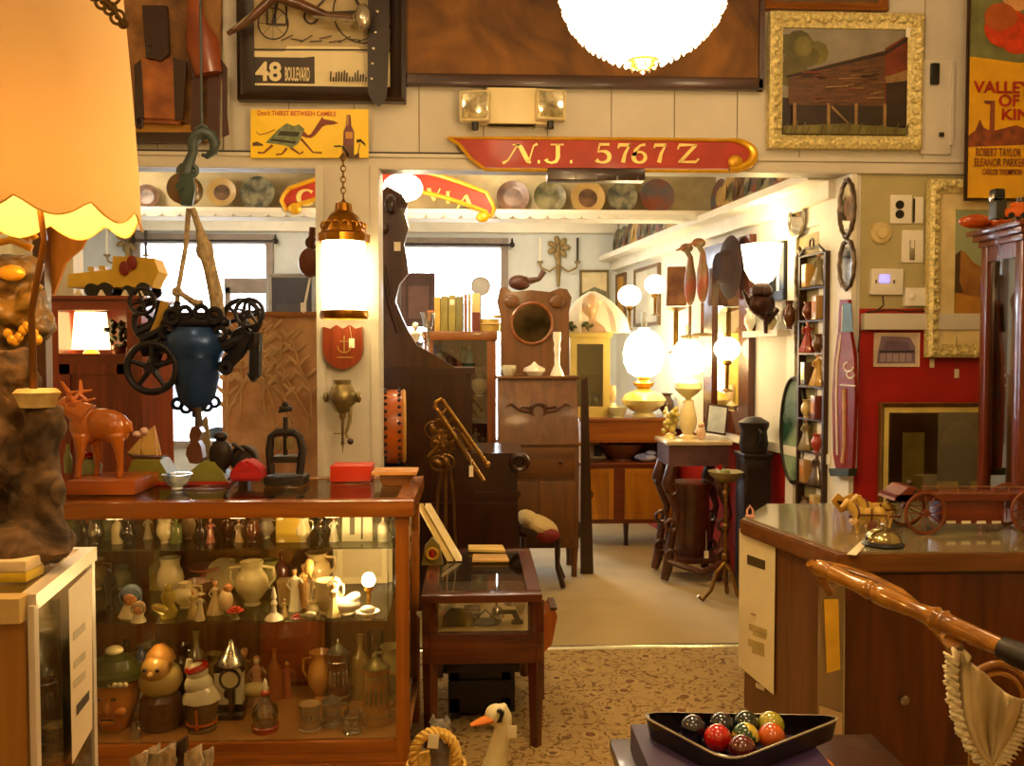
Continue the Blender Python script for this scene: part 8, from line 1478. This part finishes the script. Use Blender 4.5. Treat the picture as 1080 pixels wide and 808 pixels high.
ps_ = thing('price_notice', 'long white paper notice on the side glass of the white edged case', 'notice', sgl(85, 700))
b = MB(); nv = Vector(((f_-n_).y, -(f_-n_).x, 0)).normalized(); b.prism([sgl(72, 622), sgl(97, 598), sgl(97, 768), sgl(76, 806)], nv*.0008); b.obj('sheet', M('#d8c4a0', rough=.5, var=.03), ps_, world=True)
b = MB()
for y in (664, 694, 715): b.prism([sgl(78, y+4, .004), sgl(90, y-8, .004), sgl(90, y, .004), sgl(78, y+12, .004)], nv*.0004, 1)
b.prism([sgl(81, 744, .004), sgl(94, 728, .004), sgl(94, 738, .004), sgl(81, 755, .004)], nv*.0004, 0); b.obj('print', [M('#2c1c10'), M('#a89878')], ps_, world=True)
b = MB(); v = onz(14, 612, gz); b.bx((v.x-.08, v.y-.02, gz), (v.x+.035, v.y+.05, gz+.02), bev=.003, m=0); b.bx((v.x-.08, v.y-.02, gz+.02), (v.x+.035, v.y+.05, gz+.042), bev=.003, m=1); solo('soap_box', 'small cream and yellow box in front of the driftwood lamp', 'box', b, [M('#d8b428', rough=.4), M('#e8cfa0', rough=.4)], loc=v+Vector((0, 0, .0008)), world=True)
# crinkled plastic bags at the bottom
rnd.seed(9)
zf = at(185, 800, 2.4).z
tb2 = thing('bag_stand', 'low dark stand in front of the showcase holding clear bags', 'stand', (at(175, 800, 2.55).x, 2.55, 0)); zz2 = at(175, 808, 2.5).z-.10
b = MB(); b.box((0, 0, zz2-.01), (.34, .2, .02)); 
for sx in (-.14, .14):
    for sy in (-.08, .08): b.box((sx, sy, (zz2-.02)/2), (.025, .025, zz2-.02))
b.obj('stand_frame', DARKX, tb2)
for k, (x, y0) in enumerate(((138, 793), (152, 788), (168, 785), (181, 782), (196, 787), (208, 792))):
    b = MB(); v = atz(x, 2.5+.02*(k % 2), zz2); H = at(x, y0, 2.5).z-zz2; w_ = .022
    P0 = [(-w_, -.01, 0), (w_, -.01, 0), (w_*.9+.03, -.006, H*.7), (.045, 0, H), (.0, 0, H*.85), (-w_*.6+.01, .004, H*.6)]
    b.prism(P0, (0, .012, 0)); bmesh.ops.subdivide_edges(b.bm, edges=b.bm.edges[:], cuts=2)
    for vv in b.bm.verts: vv.co += Vector((rnd.uniform(-1, 1), rnd.uniform(-1, 1), rnd.uniform(-1, 1)))*.004
    solo('plastic_bag', 'crinkled clear bag standing at the bottom edge, '+['leftmost of the row', 'second from the left', 'third from the left', 'tall dark tinted one near the middle', 'second from the right', 'rightmost of the row'][k], 'plastic bag', b, M('#d8ccb0' if k != 3 else '#5a4638', rough=.12, metal=.5, var=.4, scale=40, coat=.5), loc=(v.x, v.y, zz2+.001), smooth=0, group='clear bags before the showcase')

# ================================================================ foreground right: pool rack on a box
rz_ = .86
A_, B_, C_ = onz(674, 752, rz_), onz(889, 756, rz_), onz(770, 803, rz_)
cen = (A_+B_+C_)/3
# make it a true triangle rack
sz = .36; hgt = sz*.866
pr_ = thing('ball_rack', 'black triangular pool ball rack with rounded corners', 'ball rack', (cen.x, cen.y, rz_-.042))
def tri(scale_, z, rad=.035, n=6):
    vs = [A_-cen, B_-cen, C_-cen]; pts = []
    for i in range(3):
        V = vs[i]*scale_; P = vs[i-1]*scale_; Nn = vs[(i+1) % 3]*scale_; a = (P-V).normalized()*rad*1.6; c = (Nn-V).normalized()*rad*1.6
        for k in range(n+1): t = k/n; pts.append((1-t)**2*(V+a)+2*t*(1-t)*V+t*t*(V+c))
    return [Vector((p.x, p.y, z)) for p in pts]
b = MB(); loops = []
for s_, z in ((1.0, .0), (1.04, .042), (1.005, .044), (.965, .0)): loops.append([b.bm.verts.new(p) for p in tri(s_, z)])
n = len(loops[0])
for i in range(4):
    A, B = loops[i], loops[(i+1) % 4]
    for k in range(n): b.bm.faces.new((A[k], A[(k+1) % n], B[(k+1) % n], B[k]))
b.obj('rack_frame', M('#16100c', rough=.22, var=.2, coat=.5), pr_)
b = MB(); b.tube(tri(1.04, .042), .0022, 6, closed=True); b.obj('rim_highlight', M('#a89a80', rough=.25, metal=.3), pr_)  # added pale tube painting the highlight along the black rim
zb2 = rz_-.042
bxm = thing('ball_box', 'purple cardboard box under the pool ball rack', 'box', (cen.x-.02, cen.y, zb2-.06))
b = MB(); x0 = onz(670, 785, zb2-.02).x; b.bx((x0, cen.y-.17, zb2-.06), (cen.x+.17, cen.y+.13, zb2-.001), bev=.002); b.obj('carton', M('#34204a', rough=.5, var=.15), bxm, world=True)
b = MB(); b.bx((x0+.06, cen.y-.172, zb2-.045), (x0+.12, cen.y-.1705, zb2-.015)); b.obj('label', M('#a89878'), bxm, world=True)
tp2 = MB(); tp2.box((0, 0, zb2-.075), (.62, .5, .028), bev=.004)
for sx in (-.26, .26):
    for sy in (-.2, .2): tp2.box((sx, sy, (zb2-.09)/2), (.04, .04, zb2-.09))
solo('side_table', 'small dark table under the purple box at the bottom edge', 'table', tp2, DARKX, loc=(cen.x+.07, cen.y-.06, 0))
balls = [(736, 779, '#14101c', None, 'dark purple ball at the left back of the rack'), (763, 783, '#a8841c', None, 'yellow striped ball peeking out behind the red ball'), (772, 786, '#b81408', None, 'bright red ball in the middle of the rack'), (760, 771, '#12141c', None, 'black ball at the back left of the rack'), (787, 772, '#16241c', None, 'very dark ball behind the green striped ball'), (803, 787, '#1c3c1c', '#c8b03c', 'green striped ball in the rack'), (798, 796, '#5a1810', None, 'maroon ball at the front of the rack'), (822, 779, '#a8a02c', None, 'olive yellow ball at the right of the rack'), (838, 790, '#c85a14', None, 'orange ball at the right edge of the rack')]
rb = .0286
gx = [(-.085, .035), (-.02, .045), (-.045, -.012), (.035, .05), (.015, -.008), (-.01, -.065), (.088, .045), (.07, -.012), (-.078, -.02)]
info = [('#1a1424', None, 'dark purple ball nearest the left of the back row'), ('#10141c', None, 'black ball in the middle of the back row'), ('#c01408', None, 'bright red ball in the rack'), ('#16241c', None, 'very dark green ball behind the striped one'), ('#1c4420', '#c8b03c', 'green and yellow striped ball in the rack'), ('#5a1810', None, 'maroon ball at the front tip of the rack'), ('#a8a02c', None, 'olive yellow ball in the back row'), ('#c85a14', None, 'orange ball at the right side of the rack'), ('#b8902c', '#e8dcb0', 'small glimpse of a yellow banded ball left of the red one')]
for (dx_, dy_), (c1, c2, lb) in zip(gx[:8], info[:8]):
    b = MB(); b.ell((0, 0, rb), rb, 0, n=24)
    if c2:
        b.bm.faces.ensure_lookup_table()
        for f in b.bm.faces:
            if abs(f.calc_center_median().x*.7+(f.calc_center_median().z-rb)*.5) > .012: f.material_index = 1
    solo('pool_ball', lb, 'pool ball', b, [M(c1, rough=.08, var=.05, coat=1), M(c2 or c1, rough=.08, var=.05, coat=1)], loc=(cen.x+dx_*1.0, cen.y+dy_*1.0, zb2+.0005), group='pool balls in the rack')
for k, (x, y, c1, lb) in enumerate(((850, 806, '#7a1c08', 'dark red ball on the little table right of the box'), (868, 812, '#d07a14', 'orange ball on the little table right of the box'))):
    b = MB(); b.ell((0, 0, rb), rb, n=24); v = at(x, y, cen.y-.12); zt3 = zb2-.061; b2 = onz(x, y+3, zt3+rb); solo('pool_ball', lb, 'pool ball', b, M(c1, rough=.08, coat=1), loc=(b2.x, b2.y, zt3+.0005), group='loose pool balls')

# ================================================================ turned wooden chair with lace
cy_ = 1.75; E = lambda x, y, d=0: at(x, y, cy_+d)
hc = thing('turned_chair', 'glossy turned wooden chair top rail with a dark end at lower right', 'chair', (E(1060, 0).x, 1.75, 0)); HM = M('#7c4a0c', h2='#a87018', rough=.18, coat=.8, scale=6, stretch=(1, 4, 4)); u = cy_/F
P0, P1 = E(858, 596, .28), E(1058, 684, -.12); dv = P1-P0
prof = [(0, .5), (.02, 9), (.05, 11), (.09, 10), (.105, 8), (.12, 12), (.16, 11), (.24, 9.5), (.31, 11.5), (.345, 13), (.365, 10), (.385, 13.5), (.43, 14), (.50, 12), (.60, 10), (.66, 12), (.69, 15), (.71, 12), (.73, 15), (.75, 12), (.80, 12), (.92, 11), (1.0, 10.5)]
b = MB(); pts, rs = [], []
for (t, r_) in prof: pts.append(P0+dv*t); rs.append(r_*u*.92)
b.tube(pts, rs, 24); b.obj('turned_rail', HM, hc, world=True)
b = MB(); b.tube([P1-dv*.01, P1+dv*.06, P1+dv*.2], [.022, .026, .024], 14); b.obj('dark_grip', M('#1c140c', rough=.5, bump=.2), hc, world=True)
b = MB(); b.tube([E(862, 594, .34), E(890, 600, .33), E(920, 610, .31), E(950, 625, .27), E(975, 646, .22), E(1000, 678, .12), E(1022, 715, .05)], [.014]+[.016]*6, 12, flat=.7); b.obj('curved_brace', HM, hc, world=True)
b = MB(); b.tube([E(1004, 676, -.04), E(1014, 700, .0), E(1030, 760, .02), Vector((E(1050, 0).x, cy_+.02, .45)), Vector((E(1060, 0).x, cy_+.04, 0))], [.018, .016, .015, .018, .02], 10); b.tube([Vector((E(1130, 0).x, cy_-.1, 0)), E(1120, 715, -.16)], .02, 10); b.tube([P0+Vector((-.0, .02, -.0)), Vector((P0.x+.06, P0.y+.04, P0.z-.08))], .012, 8); b.obj('leg', HM, hc, world=True)
b = MB(); cc2 = E(1052, 735, .08); b.torus(cc2, .075, .008, 'Y', n=36); b.torus(cc2+Vector((0, 0, -.005)), .058, .005, 'Y', n=36); b.obj('bentwood_hoop', HM, hc, world=True)
lc = thing('lace_cloth', 'cream gathered lace cloth hanging from the turned chair', 'cloth', E(1035, 740)); LM = M('#cdb98a', rough=.85, var=.08, scale=20, trans=.1)
def bez(P, t): n = len(P)-1; t = min(max(t, 0), 1)*n; i = min(int(t), n-1); f = t-i; return P[i][0]*(1-f)+P[i+1][0]*f, P[i][1]*(1-f)+P[i+1][1]*f
LB = [(1004, 692), (1003, 715), (1007, 745), (1016, 772), (1032, 797), (1046, 806)]; RB_ = [(1082, 738), (1080, 752), (1074, 768), (1066, 782), (1056, 796), (1047, 806)]
def LP(s, t, e=0):
    l = bez(LB, t); r_ = bez(RB_, t); x = l[0]*(1-s)+r_[0]*s; y = l[1]*(1-s)+r_[1]*s-(1-t)*5*math.sin(s*PI*2)
    return E(x, y, (.022*math.sin(s*13+1.5*t)+.010*math.sin(s*29))*(1-.6*t)-.06+e)
b = MB(); nu, nv_ = 34, 26; gr_ = []
for i in range(nu+1): gr_.append([b.bm.verts.new(LP(i/nu, j/nv_)) for j in range(nv_+1)])
for i in range(nu):
    for j in range(nv_): b.bm.faces.new((gr_[i][j], gr_[i+1][j], gr_[i+1][j+1], gr_[i][j+1]))
o = b.obj('cloth_panel', LM, lc, world=True); m_ = o.modifiers.new('thick', 'SOLIDIFY'); m_.thickness = .003
b = MB(); rnd.seed(6)
for layer in range(2):
    path = [(0, 1-j/70) for j in range(71)][::-1]+[(j/70, 1) for j in range(0)]; 
    for pth in ([(0, j/80) for j in range(81)], [(1, j/80) for j in range(81)], [(j/60, 0) for j in range(13)]):
        inner_, outer = [], []
        for k, (s_, t_) in enumerate(pth):
            p = LP(s_, t_); side_ = -1 if (s_ == 0 and len(pth) > 20) else 1; wd2 = (.013+.004*layer)*(1+.25*math.sin(k*1.9+layer))
            wv = Vector((0, .008*math.sin(k*1.25+layer*2), 0)); q = LP(.5, t_*.9+.02) if len(pth) > 20 else LP(s_, .3); dn_ = (p-q); dn_.y = 0; dn_.normalize()
            inner_.append(b.bm.verts.new(p-dn_*(.012-.004*layer)+Vector((0, -.006, 0)))); outer.append(b.bm.verts.new(p+dn_*wd2+wv+Vector((0, -.008*layer, 0))))
        for k in range(len(pth)-1): b.bm.faces.new((inner_[k], inner_[k+1], outer[k+1], outer[k]))
o = b.obj('ruffle_trim', M('#e8dab0', rough=.85, var=.12, scale=90), lc, world=True, smooth=80); m_ = o.modifiers.new('thick', 'SOLIDIFY'); m_.thickness = .004

plight('case_fill', ((n_.x+f_.x)/2-.16, (n_.y+f_.y)/2, gz-.05), .9, '#ffd79a', .02)  # added fill light to brighten the glassware in this case
